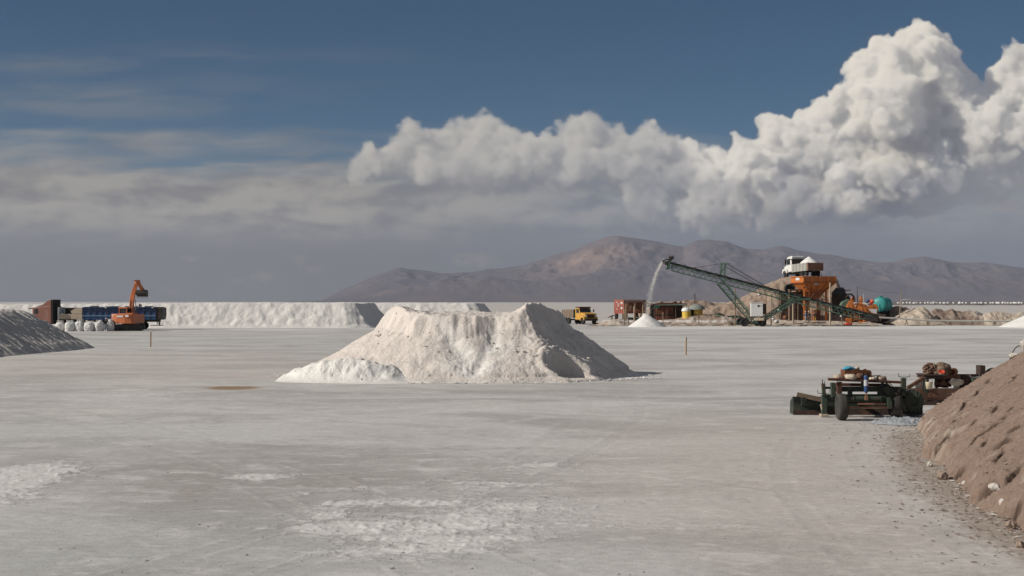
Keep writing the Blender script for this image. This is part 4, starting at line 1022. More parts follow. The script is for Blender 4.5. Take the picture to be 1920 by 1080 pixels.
def corr_panel(b, p, u, v, nu, depth):
    """corrugated sheet as a solid: origin p, spans u (corrugations across it) and v; thickness 3 cm"""
    p, u, v = Vector(p), Vector(u), Vector(v); n = u.cross(v).normalized()
    prof = []
    for i in range(nu * 4 + 1):
        prof.append((i / (nu * 4), depth * (0, 0, 1, 1)[i % 4]))
    top = [p + u * a + n * d for a, d in prof] ; top += [q + v for q in top]
    k = len(prof)
    th = n * -0.03
    vs = top + [q + th for q in top]
    fs = [(i, i + 1, k + i + 1, k + i) for i in range(k - 1)] + [(2 * k + i + 1, 2 * k + i, 3 * k + i, 3 * k + i + 1) for i in range(k - 1)]
    fs += [(i + 1, i, 2 * k + i, 2 * k + i + 1) for i in range(k - 1)] + [(k + i, k + i + 1, 3 * k + i + 1, 3 * k + i) for i in range(k - 1)]
    fs += [(0, k, 3 * k, 2 * k), (2 * k - 1, k - 1, 3 * k - 1, 4 * k - 1)]
    b.add(vs, fs)
    return b

# ------------------------------------------------------------------ people
def person(label, loc, rz, m_top, m_leg, m_hat, hgt=1.72, lean=0.0, arms=0.12, stride=0.09, bent=0.0):
    t = thing('person', label, 'person', loc, rz)
    k = hgt / 1.75
    J = {}; E = []; Rr = {}
    def add(n, p, r, par=None):
        J[n] = Vector(p) * k; Rr[n] = r * k
        if par: E.append((par, n))
    add('pelvis', (0, 0, 0.94), 0.135); add('waist', (0, lean * .3, 1.10), 0.128, 'pelvis'); add('chest', (0, lean * .7, 1.32), 0.150, 'waist'); add('neckb', (0, lean, 1.47), 0.075, 'chest')
    add('neck', (0, lean, 1.53), 0.052, 'neckb'); add('jaw', (0, lean - .02, 1.585), 0.075, 'neck'); add('head', (0, lean - .012, 1.655), 0.088, 'jaw'); add('crown', (0, lean, 1.715), 0.062, 'head')
    for s, q in ((-1, 'l'), (1, 'r')):
        add('hip' + q, (0.095 * s, 0, 0.88), 0.098, 'pelvis'); add('knee' + q, (0.105 * s, -stride * s, 0.50), 0.064, 'hip' + q)
        add('ankle' + q, (0.11 * s, -stride * s * 1.1 + 0.02, 0.09), 0.044, 'knee' + q); add('toe' + q, (0.125 * s, -stride * s * 1.1 - 0.13, 0.035), 0.034, 'ankle' + q)
        add('sh' + q, (0.185 * s, lean * .9, 1.40), 0.068, 'chest'); add('elb' + q, ((0.22 + arms) * s, lean * .9 + 0.03, 1.13), 0.048, 'sh' + q)
        add('wr' + q, ((0.22 + arms * 0.6) * s, lean - 0.08 - bent, 0.90 + bent * 0.9), 0.032, 'elb' + q); add('palm' + q, ((0.22 + arms * 0.55) * s, lean - 0.11 - bent, 0.83 + bent), 0.027, 'wr' + q)
        for i in range(4):
            add('f%d' % i + q, ((0.22 + arms * 0.5) * s, lean - 0.155 - bent + i * 0.022, 0.755 + bent + 0.008 * abs(i - 1)), 0.0095, 'palm' + q)
        add('th' + q, ((0.19 + arms * 0.5) * s, lean - 0.17 - bent, 0.80 + bent), 0.011, 'wr' + q)
    def skin(name, keys, grow, m, parent, fixed=None):
        ks = [n for n in J if n in keys]; ix = {n: i for i, n in enumerate(ks)}
        me = bpy.data.meshes.new(name); me.from_pydata([J[n] for n in ks], [(ix[a], ix[b]) for a, b in E if a in ix and b in ix], [])
        o = link(name, me, m, parent)
        md = o.modifiers.new('skin', 'SKIN'); md.use_smooth_shade = True
        me.skin_vertices.new() if not len(me.skin_vertices) else None
        sv = me.skin_vertices[0].data
        for n in ks:
            r = Rr[n] * grow.get(n, grow['*']); flat = 0.74 if n in ('pelvis', 'waist', 'chest') else 1.0
            sv[ix[n]].radius = (r, r * flat); sv[ix[n]].use_root = (n == ks[0])
        sd = o.modifiers.new('subdivision', 'SUBSURF'); sd.levels = 1; sd.render_levels = 1
        return o
    body = skin('body', set(J), {'*': 1.0}, M_['skin'], t)
    up = {'waist', 'chest', 'neckb', 'pelvis'} | {a + q for a in ('sh', 'elb', 'wr') for q in 'lr'}
    skin('jacket', up, {'*': 1.22, 'neckb': 0.95}, m_top, t)
    dn = {'pelvis'} | {a + q for a in ('hip', 'knee', 'ankle') for q in 'lr'}
    skin('trousers', dn, {'*': 1.2, 'pelvis': 1.08}, m_leg, t)
    b = MB(); hz = J['head'].z; hy = J['head'].y
    b.lathe([(0.108 * k, hz + 0.0), (0.112 * k, hz + 0.03), (0.10 * k, hz + 0.08), (0.06 * k, hz + 0.115), (0.0, hz + 0.122)], (0, hy, 0), 'z', 14)
    b.prism([(-0.085 * k, hy - 0.06), (0.085 * k, hy - 0.06), (0.06 * k, hy - 0.20 * k), (-0.06 * k, hy - 0.20 * k)], hz + 0.005, hz + 0.022, 'z')
    b.build('cap', m_hat, t)
    f = MB()     # face: nose, brow and ears in one piece on the body
    f.hull([(-.016, hy - .085, hz - .035), (.016, hy - .085, hz - .035), (.006, hy - .085, hz + .01), (-.006, hy - .085, hz + .01)], [(-.008, hy - .118, hz - .03), (.008, hy - .118, hz - .03), (.003, hy - .098, hz + .008), (-.003, hy - .098, hz + .008)])
    for s in (-1, 1): f.box(s * .086 - .008, s * .086 + .008, hy - .01, hy + .025, hz - .045, hz + .015)
    f.each('facial_feature', M_['skin'], t)
    return t

# ------------------------------------------------------------------ left: excavator, trucks, bags
def excavator():
    Y = 187.0; s = Y / F; px0, py0 = 240, 619
    t = thing('excavator', 'orange crawler excavator lifting its bucket beside the blue trailer', 'excavator', (GX(px0, Y), Y, 0), 0)
    X = lambda px, y=0.0: (px - 960) / F * (Y + y) - (px0 - 960) / F * Y
    Zz = lambda py, y=0.0: H - (py - HY) / F * (Y + y)
    tilt = T(0, 0, 0, math.radians(-14))
    for sg in (-1, 1):      # tracks run away from the viewer, turned a little
        yy = sg * 1.25
        b = MB(); M = T(0.05, 0, 0, math.radians(8))
        prof = []
        for i in range(14): a = math.pi / 2 + math.pi * i / 13; prof.append((-1.55 + 0.42 * math.cos(a), 0.43 + 0.42 * math.sin(a)))
        for i in range(14): a = -math.pi / 2 + math.pi * i / 13; prof.append((1.55 + 0.42 * math.cos(a), 0.43 + 0.42 * math.sin(a)))
        b.prism(prof, yy - 0.3, yy + 0.3, 'y', M)
        for i in range(13):
            b.box(-1.55 + i * 0.25, -1.47 + i * 0.25, yy - 0.32, yy + 0.32, 0.0, 0.05, M); b.box(-1.55 + i * 0.25, -1.47 + i * 0.25, yy - 0.32, yy + 0.32, 0.83, 0.89, M)
        tr = b.build('track', M_['dark'], t)
        r = MB()
        for i in range(6): r.tube(M @ Vector((-1.4 + i * 0.56, yy - 0.33, 0.3)), M @ Vector((-1.4 + i * 0.56, yy + 0.33, 0.3)), 0.15)
        r.each('roller', M_['black'], tr)
    b = MB(); b.tube((0.05, 0, 0.85), (0.05, 0, 1.12), 0.75, n=20); b.box(-.7, .8, -.9, .9, .5, .85); b.build('turntable', M_['dark'], t)
    # house seen from behind: counterweight with rounded corners towards the viewer
    b = MB(); z0, z1 = Zz(606.5), Zz(588.5)
    out = [(-1.62, -1.35), (-1.45, -1.75), (-0.6, -1.98), (0.6, -1.98), (1.45, -1.75), (1.62, -1.35), (1.62, 0.2), (-1.62, 0.2)]
    lo = [tilt @ Vector((x, y, z0)) for x, y in out]; hi = [tilt @ Vector((x * 0.985, y * 0.985, z1)) for x, y in out]
    b.hull(lo, hi); cw = b.build('counterweight', M_['exc'], t, 0.06)
    b = MB()
    for x in (-1.25, 0.75): b.box(x, x + 0.42, -2.03, -1.9, z1 - 0.38, z1 - 0.12, tilt @ T(0, 0.02, 0) if abs(x) < 1 else tilt @ T(0, 0.22, 0))
    b.box(-0.5, 0.4, -2.02, -1.95, z1 - 0.42, z1 - 0.22, tilt)
    b.each('plate', M_['white'], cw)
    b = MB(); b.box(-1.45, 1.45, 0.2, 1.75, z0 + 0.05, z1 - 0.05, tilt); b.box(0.45, 1.4, -1.2, 0.15, z1, z1 + 0.12, tilt); b.build('engine_deck', M_['exc'], t, 0.04)
    # cab on the left
    c0, c1 = -1.30, -0.12; ct = Zz(576.2)
    b = MB()
    for x in (c0 + .05, c1 - .05):
        for y in (0.0, 1.55): b.box(x - .05, x + .05, y - .05, y + .05, z1 - .05, ct - .16, tilt)
    b.box(c0, c1, -0.05, 1.6, z1 - 0.6, z1 + 0.05, tilt)
    b.box(c0 - .06, c1 + .06, -0.12, 1.68, ct - 0.16, ct, tilt)
    cab = b.build('cab', M_['exc'], t, 0.03)
    b = MB(); b.box(c0 + .07, c1 - .07, 0.04, 1.5, z1 + .05, ct - .17, tilt); b.build('window', M_['glass'], cab)
    # boom, from behind: rises and leans to the right at the top
    V3 = lambda px, y, py: Vector((X(px, y), y, Zz(py, y)))
    bt = V3(256.3, 2.9, 530.5)
    b = MB()
    pts = [V3(249.0, 0.7, 590), V3(246.6, 1.2, 578), V3(247.2, 1.8, 566), V3(249.3, 2.2, 553), V3(252.6, 2.6, 541), bt]
    ww = [0.42, 0.5, 0.56, 0.50, 0.44, 0.40]
    for i in range(5): b.bar(pts[i], pts[i + 1] + (pts[i + 1] - pts[i]).normalized() * 0.05, ww[i], 0.62 - 0.05 * i, up=(0, 1, 0.4))
    boom = b.build('boom', M_['exc'], t, 0.03)
    b = MB()
    for d in (-0.36, 0.40):
        p = V3(250, .5, 587) + Vector((d, 0, 0)); q = V3(248.8, 1.5, 562) + Vector((d * .9, 0, 0))
        b.tube(p, p.lerp(q, 0.55), 0.09); b.tube(p.lerp(q, 0.5), q, 0.05)
    b.each('boom_cylinder', M_['dark'], boom)
    # stick, folding down to the right
    by = 4.4; st = V3(268.5, by, 545.0)
    b = MB(); b.bar(bt + Vector((-0.12, -0.25, 0.12)), bt + Vector((0.25, 0.5, 0.1)), 0.34, 0.55, up=(0, .2, 1)); b.bar(bt + Vector((0.1, 0.3, 0.05)), st, 0.32, 0.42, up=(0, .3, 1))
    stick = b.build('stick', M_['exc'], t, 0.03)
    b = MB(); b.tube(bt + Vector((-0.2, -0.5, 0.35)), bt.lerp(st, 0.55) + Vector((0.05, 0, 0.36)), 0.075); b.build('stick_cylinder', M_['dark'], stick)
    # bucket, open side down
    b = MB(); c = V3(265.6, by, 549.8); cx, cz = c.x, c.z; w = 0.74
    prof = [(-.55, .30), (-.1, .46), (.42, .40), (.62, .06), (.60, -.35), (.36, -.46), (.30, -.30), (-.40, -.22), (-.60, -.06)]
    b.prism([(by + p, cz + q) for p, q in prof], cx - w, cx + w, 'x')
    bk = b.build('bucket', M_['dark'], t, 0.03)
    b = MB()
    for i in range(5): b.bar((cx - w + 0.1 + i * 0.32, by + .5, cz - .42), (cx - w + 0.1 + i * 0.32, by + .56, cz - .64), 0.11, 0.08)
    b.each('tooth', M_['steel'], bk)
    b = MB(); b.bar(V3(267, by, 546.6), V3(271, by, 544.8), 0.6, 0.3); b.bar(V3(270.8, by, 544.5), V3(275, by, 548.5), 0.4, .26); b.build('linkage', M_['dark'], bk)
excavator()

def trucks():
    Y = 196.0; s = Y / F; gy = HY + F * H / Y
    # tractor unit with a tall wind deflector, facing left
    x0 = GX(68, Y); t = thing('truck_tractor', 'red brown truck tractor with a tall sloping wind deflector, behind the grey pile', 'truck', (x0, Y, 0), math.radians(-12))
    X = lambda px: (px - 68) * s * 1.0
    Z = lambda py: (gy - py) * s
    b = MB(); b.prism([(0.12, Z(604)), (0.1, Z(577.5)), (0.3, Z(576.5)), (2.55, Z(573.0)), (2.95, Z(573)), (2.95, Z(606)), (0.4, Z(606))], -1.2, 1.2, 'y'); cab = b.build('cab', M_['brown'], t, 0.08)
    b = MB(); b.prism([(0.55, Z(575.6)), (1.5, Z(571.6)), (2.35, Z(563.6)), (2.85, Z(562.2)), (2.85, Z(573.2)), (0.6, Z(576.0))], -1.08, 1.08, 'y'); b.build('wind_deflector', M_['brown'], t, 0.08)
    b = MB(); b.prism([(0.42, Z(588)), (0.42, Z(579.3)), (0.98, Z(578.8)), (0.98, Z(588))], -1.225, 1.225, 'y'); b.build('side_window', M_['glass'], cab)
    b = MB(); b.box(0.05, 0.12, -1.05, 1.05, Z(588), Z(579)); b.build('windscreen', M_['glass'], cab)
    b = MB(); b.box(2.96, 3.14, -1.15, 1.15, Z(606), Z(573.6)); b.box(2.86, 3.1, -1.02, 1.02, Z(573.4), Z(561.8)); b.build('rear_panel', M_['black'], cab)
    b = MB(); b.prism([(-0.55, Z(579.6)), (-0.5, Z(578.3)), (0.25, Z(576.2)), (0.25, Z(578.2))], -1.1, 1.1, 'y'); b.build('sun_visor', M_['brown'], cab)
    b = MB(); b.box(0.4, 7.0, -0.45, 0.45, 0.75, 1.05); b.build('chassis', M_['dark'], t)
    for x in (1.2, 4.6, 5.9):
        for y in (-1.0, 1.0): wheel(t, (x, y, 0.52), 0.52, 0.34)
    # body trailer with cream drop sides and the longer blue trailer behind
    x0 = GX(115, Y); t = thing('cargo_trailer', 'cream sided open trailer with dark interior, coupled ahead of the blue one', 'trailer', (x0, Y, 0), 0)
    X = lambda px: (px - 115) * s
    b = MB(); b.box(X(116), X(159.5), -1.2, 1.2, Z(600.5), Z(598.5)); fl = b.build('floor', M_['dark'], t)
    b = MB(); b.box(X(117), X(137.6), -1.25, -1.18, Z(598.4), Z(588.5)); b.box(X(137.9), X(159.2), -1.25, -1.18, Z(598.4), Z(588.5)); b.each('drop_side', M_['cream'], t, 0.015)
    b = MB(); b.prism([(X(137.5), Z(583.5)), (X(145), Z(578.5)), (X(159), Z(576.6)), (X(159), Z(588)), (X(140), Z(588))], -1.24, -1.17, 'y'); b.build('side_sheet', M_['cream'], t)
    b = MB(); b.box(X(117), X(159), 1.12, 1.2, Z(598.4), Z(577)); b.box(X(158.6), X(159.3), -1.16, 1.12, Z(598.4), Z(577)); b.build('back_wall', M_['dark'], t)
    b = MB(); b.box(X(113.0), X(116.6), -1.2, -1.02, Z(603), Z(575.5)); b.box(X(113), X(116.6), 1.0, 1.2, Z(603), Z(575.5)); b.box(X(113.3), X(116.3), -1.02, 1.0, Z(588), Z(575.8)); b.build('headboard', M_['white'], t, 0.02)
    b = MB(); b.box(X(116), X(160), -0.45, 0.45, Z(604), Z(600.6)); b.build('chassis', M_['dark'], t)
    for x in (X(146), X(134)):
        for y in (-1.0, 1.0): wheel(t, (x, y, 0.52), 0.52, 0.34)
    x0 = GX(160, Y); t = thing('cargo_trailer', 'long blue ribbed trailer with a pale stripe, behind the orange excavator', 'trailer', (x0, Y, 0), 0)
    X = lambda px: (px - 160) * s
    xe = X(297)
    b = MB(); b.box(0.05, xe, -1.25, -1.15, Z(598.6), Z(588.2)); b.box(0.05, xe, 1.15, 1.25, Z(598.6), Z(576.2)); b.box(0.05, 0.15, -1.14, 1.14, Z(598.6), Z(576.4)); b.box(0.05, xe, -1.14, 1.14, Z(599.6), Z(598.4))
    b.build('body', M_['blue_lt'], t)
    b = MB(); b.box(0.05, xe, -1.252, -1.152, Z(588.1), Z(576.2)); b.build('upper_side', M_['blue'], t)
    b = MB()
    for i in range(13):
        x = 0.05 + i * (xe - 0.18) / 12; b.box(x, x + 0.12, -1.33, -1.26, Z(598.6), Z(576.0))
    b.box(0.0, xe, -1.36, -1.262, Z(581.7), Z(580.7)); b.box(0.0, xe, -1.36, -1.262, Z(577.2), Z(575.6)); b.each('rib', M_['blue'], t)
    b = MB(); b.box(0.0, xe - .1, -1.36, -1.262, Z(592.5), Z(591.6)); b.build('stripe', mat('pale_blue_stripe', (0.30, 0.40, 0.52), 0.6, 0.1), t)
    b = MB(); b.prism([(xe, Z(576.2)), (X(303), Z(575.4)), (X(308.0), Z(577.3)), (X(308.4), Z(590)), (X(306.5), Z(599)), (xe, Z(600))], -1.26, 1.26, 'y'); b.build('tail', M_['dark'], t, 0.03)
    b = MB(); b.box(0.4, X(300), -0.5, 0.5, Z(603.5), Z(599.7)); b.box(X(285), X(304), -1.0, 1.0, Z(610.5), Z(609.3)); b.bar((X(301.5), -.9, Z(600)), (X(302), -.9, Z(610)), .18); b.bar((X(299), -.9, Z(600)), (X(297.4), -.9, Z(608)), .12); b.build('chassis', M_['dark'], t)
    b = MB()
    for i in range(15):
        b.box(0.3 + i * 0.68, 0.9 + i * 0.68, -1.12, 1.12, Z(577.2) + 0.1 * math.sin(i * 2.1), Z(575.2) + 0.1 * math.sin(i * 1.7))
    b.build('load_cover', M_['green_net'], t)
    b = MB()
    for px in (203.5, 290.5): b.box(X(px) - .12, X(px) + .12, -1.42, -1.33, Z(577.6), Z(575.6))
    b.each('lamp_bracket', M_['white'], t)
    for x in (X(268), X(255.5), X(206), X(193)):
        for y in (-1.0, 1.0): wheel(t, (x, y, 0.55), 0.55, 0.36)
    # two cab lamps/figures standing on the load: a pair of upright hoses
    b = MB(); b.tube((X(263), -0.3, Z(576.2)), (X(263.4), -0.3, Z(569.8)), 0.1); b.tube((X(265.8), -0.3, Z(576.2)), (X(266), -0.3, Z(570.6)), 0.06); b.box(X(262.3), X(265), -.5, -.1, Z(573.4), Z(571.2)); b.build('hand_rail', M_['dark'], t)
trucks()

def bulk_bags():
    Y = 184.5; s = Y / F
    labels = ['half hidden white bulk bag nearest the shaded grey pile', 'plump white bulk bag left of the tall straight sided one', 'tall straight sided white bulk bag under the cream trailer', 'slumped white bulk bag with a sagging fold, under the blue trailer',
              'creased white bulk bag just left of the standing worker', 'greyish white bulk bag between the standing worker and the excavator']
    for i, (px, top, hw, lab) in enumerate(zip((113, 131, 150, 168, 186, 208), (602, 601.2, 600, 602.5, 600.8, 599.0), (8.6, 10.4, 8.4, 10.6, 9.0, 8.2), labels)):
        Yb = Y + (0.8 if i in (0, 5) else 0)
        base = HY + F * H / Yb
        h_ = (base - top) * s; w_ = hw * s * 0.87
        n, m_ = 28, 22; vs = []; fs = []
        for j in range(m_ + 1):
            v = j / m_
            rr = w_ * (0.90 + 0.16 * math.sin(math.pi * min(v * 1.15, 1)) ** 0.8) * (1 - sstep(0.78, 1.0, v) * (0.55 + 0.1 * math.sin(i)))
            for k in range(n):
                a = 2 * math.pi * k / n
                sq = 1.0 / max(abs(math.cos(a)), abs(math.sin(a))) ** 0.45
                q = rr * sq * (1 + 0.13 * float(perlin(math.cos(a) * 1.6 + i * 7, math.sin(a) * 1.6 + v * 2.2, 500 + i)) + 0.09 * float(perlin(a * 2.2 + i, v * 5, 510 + i)))
                vs.append((q * math.cos(a) + 0.10 * v * math.sin(i * 2.1), q * math.sin(a), h_ * v - 0.02 + 0.06 * math.sin(a * 2 + i) * sstep(.6, 1, v)))
        fs = [(j * n + k, j * n + (k + 1) % n, (j + 1) * n + (k + 1) % n, (j + 1) * n + k) for j in range(m_) for k in range(n)]
        b = MB(); b.add(vs, fs, True); b.add([vs[m_ * n + k] for k in range(n)], [tuple(range(n))])
        t = thing('bulk_bag', lab, 'bulk bag', (GX(px, Yb), Yb, 0), 0.3 * math.sin(i * 2), 'row of bulk bags in front of the trailers')
        b.build('sack', M_['bag'], t)
        b = MB()
        for sx in (-1, 1):
            for sy in (-1, 1):
                b.path([(sx * w_ * .75, sy * w_ * .6, h_ * .8), (sx * w_ * .62, sy * w_ * .5, h_ * 1.04), (sx * w_ * .3, sy * w_ * .52, h_ * 1.02), (sx * w_ * .3, sy * w_ * .6, h_ * .8)], 0.035)
        b.each('lifting_loop', M_['bag'], t)
bulk_bags()
person('person in a dark jacket, pale trousers and pale cap standing before the bulk bags', (GX(199, 182.6), 182.6, 0), math.radians(200), M_['cloth_dark'], M_['denim'], M_['cap'], 1.74, 0.02, 0.06, 0.04)

def stake(label, px, top, base):
    Y = GY(base); s = Y / F; h_ = (base - top) * s
    t = thing('stake', label, 'stake', (GX(px, Y), Y, 0), 0.4, 'wooden marker stakes')
    b = MB(); b.box(-.055, .055, -.03, .03, -0.05, h_ - .04, T(0, 0, 0, 0, 0.01)); b.build('shaft', mat('stake_wood', (0.52, 0.37, 0.23), .9, .12, 6), t, 0.006)
    b = MB(); b.box(-.065, .065, -.038, .038, h_ * 0.86, h_, T(0, 0, 0, 0, 0.01)); b.build('painted_tip', M_['sack_pale'], t, 0.006)
stake('short wooden stake in the flat below the excavator', 282.5, 622.5, 650.5)
stake('short wooden stake in the flat right of the flat topped pile', 1286, 632, 665.5)
def spoil_lump(px, py, r, lab, k):
    Y = GY(py); me = rock_mesh('lump', r, 330 + k, (1.3, 1, .6)); o = link('salt_lump', me, M_SALT_CLOD, loc=(GX(px, Y), Y, r * .3)); tag(o, lab, 'salt lump')
spoil_lump(262, 620, .45, 'low white salt lump on the ground right of the excavator tracks', 1)

# ------------------------------------------------------------------ the loading plant on the right: earth banks first
M_BANK = mat('bank_earth', (0.31, 0.235, 0.185), 0.95, 0.16, 0.9, 0.06, 6.0, col2=(0.225, 0.165, 0.13), amount=0.46, attr='salt', col3=(0.62, 0.60, 0.57), spec=0.1)
M_BANK_PALE = mat('bank_earth_pale', (0.46, 0.395, 0.325), 0.95, 0.16, 1.1, 0.06, 7.0, col2=(0.34, 0.27, 0.215), amount=0.45, attr='salt', col3=(0.66, 0.63, 0.59), spec=0.1)
M_BANK_DARK = mat('bank_earth_dark', (0.215, 0.16, 0.13), 0.95, 0.18, 1.1, 0.06, 7.0, col2=(0.30, 0.235, 0.19), amount=0.42, attr='salt', col3=(0.60, 0.57, 0.53), spec=0.1)

def bank(name, label, cat, prof, Y, df, db, m, seed, step=0.22, rough=0.25, salt=0.0, flat=0.0, saltline=None):
    """a bank: crest line given as (px, py) seen at distance Y, front and back run-outs df, db"""
    prof = np.array(prof, float); xs = (prof[:, 0] - 960) / F * Y; zs = H - (prof[:, 1] - HY) / F * Y
    X, YY = patch(xs[0] - 1, xs[-1] + 1, Y - df - 0.5, Y + flat + db + 0.5, step)
    top = np.interp(X, xs, zs, left=-0.5, right=-0.5)
    D = YY - Y
    n1 = fbm(X / 3, YY / 3, 4, seed); n2 = fbm(X / 0.8, YY / 0.8, 5, seed + 1); n3 = ridged(X / 1.6, YY / 3.5, 5, seed + 2) - 0.62
    D2 = D + 0.12 * df * n1
    c = np.where(D2 < 0, 1 + D2 / df, np.where(D2 < flat, 1.0, 1 - (D2 - flat) / db))
    c = np.where(D2 < 0, np.clip(c, -0.2, 1) ** 1.0, c)
    h = top * c + rough * (0.5 * n1 + 0.5 * n2 + 0.7 * np.clip(n3, -0.4, 0.4)) * np.clip(c * 2.0, 0, 1) * np.clip(top, 0, 1)
    h = np.where((c < 0.0) | (h < -0.02), -0.4, h)
    sl = np.clip(sstep(0.1, 0.45, n1 + n2 * 0.5) * salt, 0, 1)
    if saltline is not None:
        sl = np.maximum(sl, np.exp(-((h - saltline[0] - 0.15 * n1) / saltline[1]) ** 2) * sstep(-0.25, 0.2, n2 + 0.15))
    o = crop_heap(name, X, YY, h - 0.02, m, dict(salt=sl))
    return tag(o, label, cat)

bank('earth_bank', 'high brown earth ramp carrying the white dump truck behind the orange hopper', 'earth bank',
     [(1300, 590), (1330, 580), (1360, 572), (1390, 565), (1420, 550), (1447, 536), (1465, 528), (1484, 519.5), (1500, 518), (1545, 518), (1568, 519.5), (1580, 545), (1600, 575), (1625, 592)], 240, 6.0, 12, M_BANK, 601, 0.25, 0.55, 0.12, 9)
bank('earth_bank', 'broad brown earth mound behind the yellow tank and the sheds', 'earth bank',
     [(1195, 590), (1215, 575), (1235, 567), (1275, 566), (1290, 562.5), (1312, 564), (1330, 567), (1365, 570), (1395, 572), (1430, 588)], 262, 9, 9, M_BANK, 611, 0.28, 0.5, 0.10, 3)
bank('earth_bank', 'low grey brown bank under the sheds with a pale salt crust on top', 'earth bank',
     [(1120, 606), (1138, 601.5), (1160, 599), (1190, 601), (1220, 602.5), (1250, 600), (1275, 597), (1300, 592.5), (1330, 590.5), (1360, 591.5), (1385, 594), (1410, 598), (1425, 604)], 229, 4.2, 10, M_BANK, 621, 0.16, 0.30, 0.55, 6, saltline=(0.72, 0.22))
bank('earth_bank', 'low trampled earth apron under the orange hopper and the orange machine', 'earth bank',
     [(1425, 607), (1440, 603), (1470, 600.5), (1510, 601), (1550, 602), (1590, 603.5), (1630, 603), (1650, 606)], 229, 4.0, 14, M_BANK_PALE, 631, 0.16, 0.30, 0.35, 8)
bank('spoil_heap', 'cream spoil heap right of the turquoise tank, under the leaning pole', 'spoil heap',
     [(1664, 603), (1676, 596), (1690, 587), (1705, 579), (1724, 575.5), (1732, 576.5), (1742, 584), (1752, 594), (1764, 602)], 231, 5, 5, M_BANK_PALE, 641, 0.14, 0.45, 0.1)
bank('spoil_heap', 'brown spoil heap with a white crust patch, in the middle of the right row', 'spoil heap',
     [(1738, 602), (1744, 584), (1756, 577.5), (1770, 581), (1786, 578.5), (1800, 583), (1815, 582), (1834, 584.5), (1848, 590), (1862, 600)], 234, 5, 5, M_BANK_DARK, 651, 0.14, 0.45, 0.35)
bank('spoil_heap', 'pale lumpy spoil ridge behind the salt cone at the right edge', 'spoil heap',
     [(1832, 602), (1842, 590), (1858, 584.5), (1880, 586), (1900, 588), (1925, 586), (1960, 588), (1990, 600)], 232, 4, 5, M_BANK_PALE, 661, 0.14, 0.5, 0.2)
bank('spoil_heap', 'low dark brown spoil heap right beside the turquoise tank', 'spoil heap',
     [(1655, 597), (1664, 577), (1680, 573.5), (1698, 573.5), (1708, 580), (1716, 592)], 243, 4, 5, M_BANK_DARK, 671, 0.16, 0.4, 0.1)
def rim():
    b = []
    for i, (x0, x1, yy, hgt, sd, lab) in enumerate([(1420, 1660, 222.5, .16, 681, 'thin ragged salt lip along the plant edge below the orange machines'), (1100, 1400, 222.8, .22, 691, 'thin ragged earth lip along the plant edge below the sheds')]):
        X, YY = patch(GX(x0, yy), GX(x1, yy), yy - 1.4, yy + 3.5, 0.13)
        n = fbm(X / 1.1, YY / 1.1, 5, sd)
        h = hgt * (1 - np.abs((YY - yy - 1.0 - 0.8 * fbm(X / 4, X * 0, 3, sd + 5)) / 1.9)) + 0.20 * n * hgt / .2
        h = np.minimum(h, np.minimum(X - GX(x0, yy), GX(x1, yy) - X) * 0.3)
        o = crop_heap('salt_lip', X, YY, np.where(h < 0.0, -0.4, h - .01), M_BANK if i else M_BANK_PALE, dict(salt=np.clip(sstep(-.1, .3, n) * (0.5 if i else 0.9), 0, 1)))
        tag(o, lab, 'salt lip')
rim()

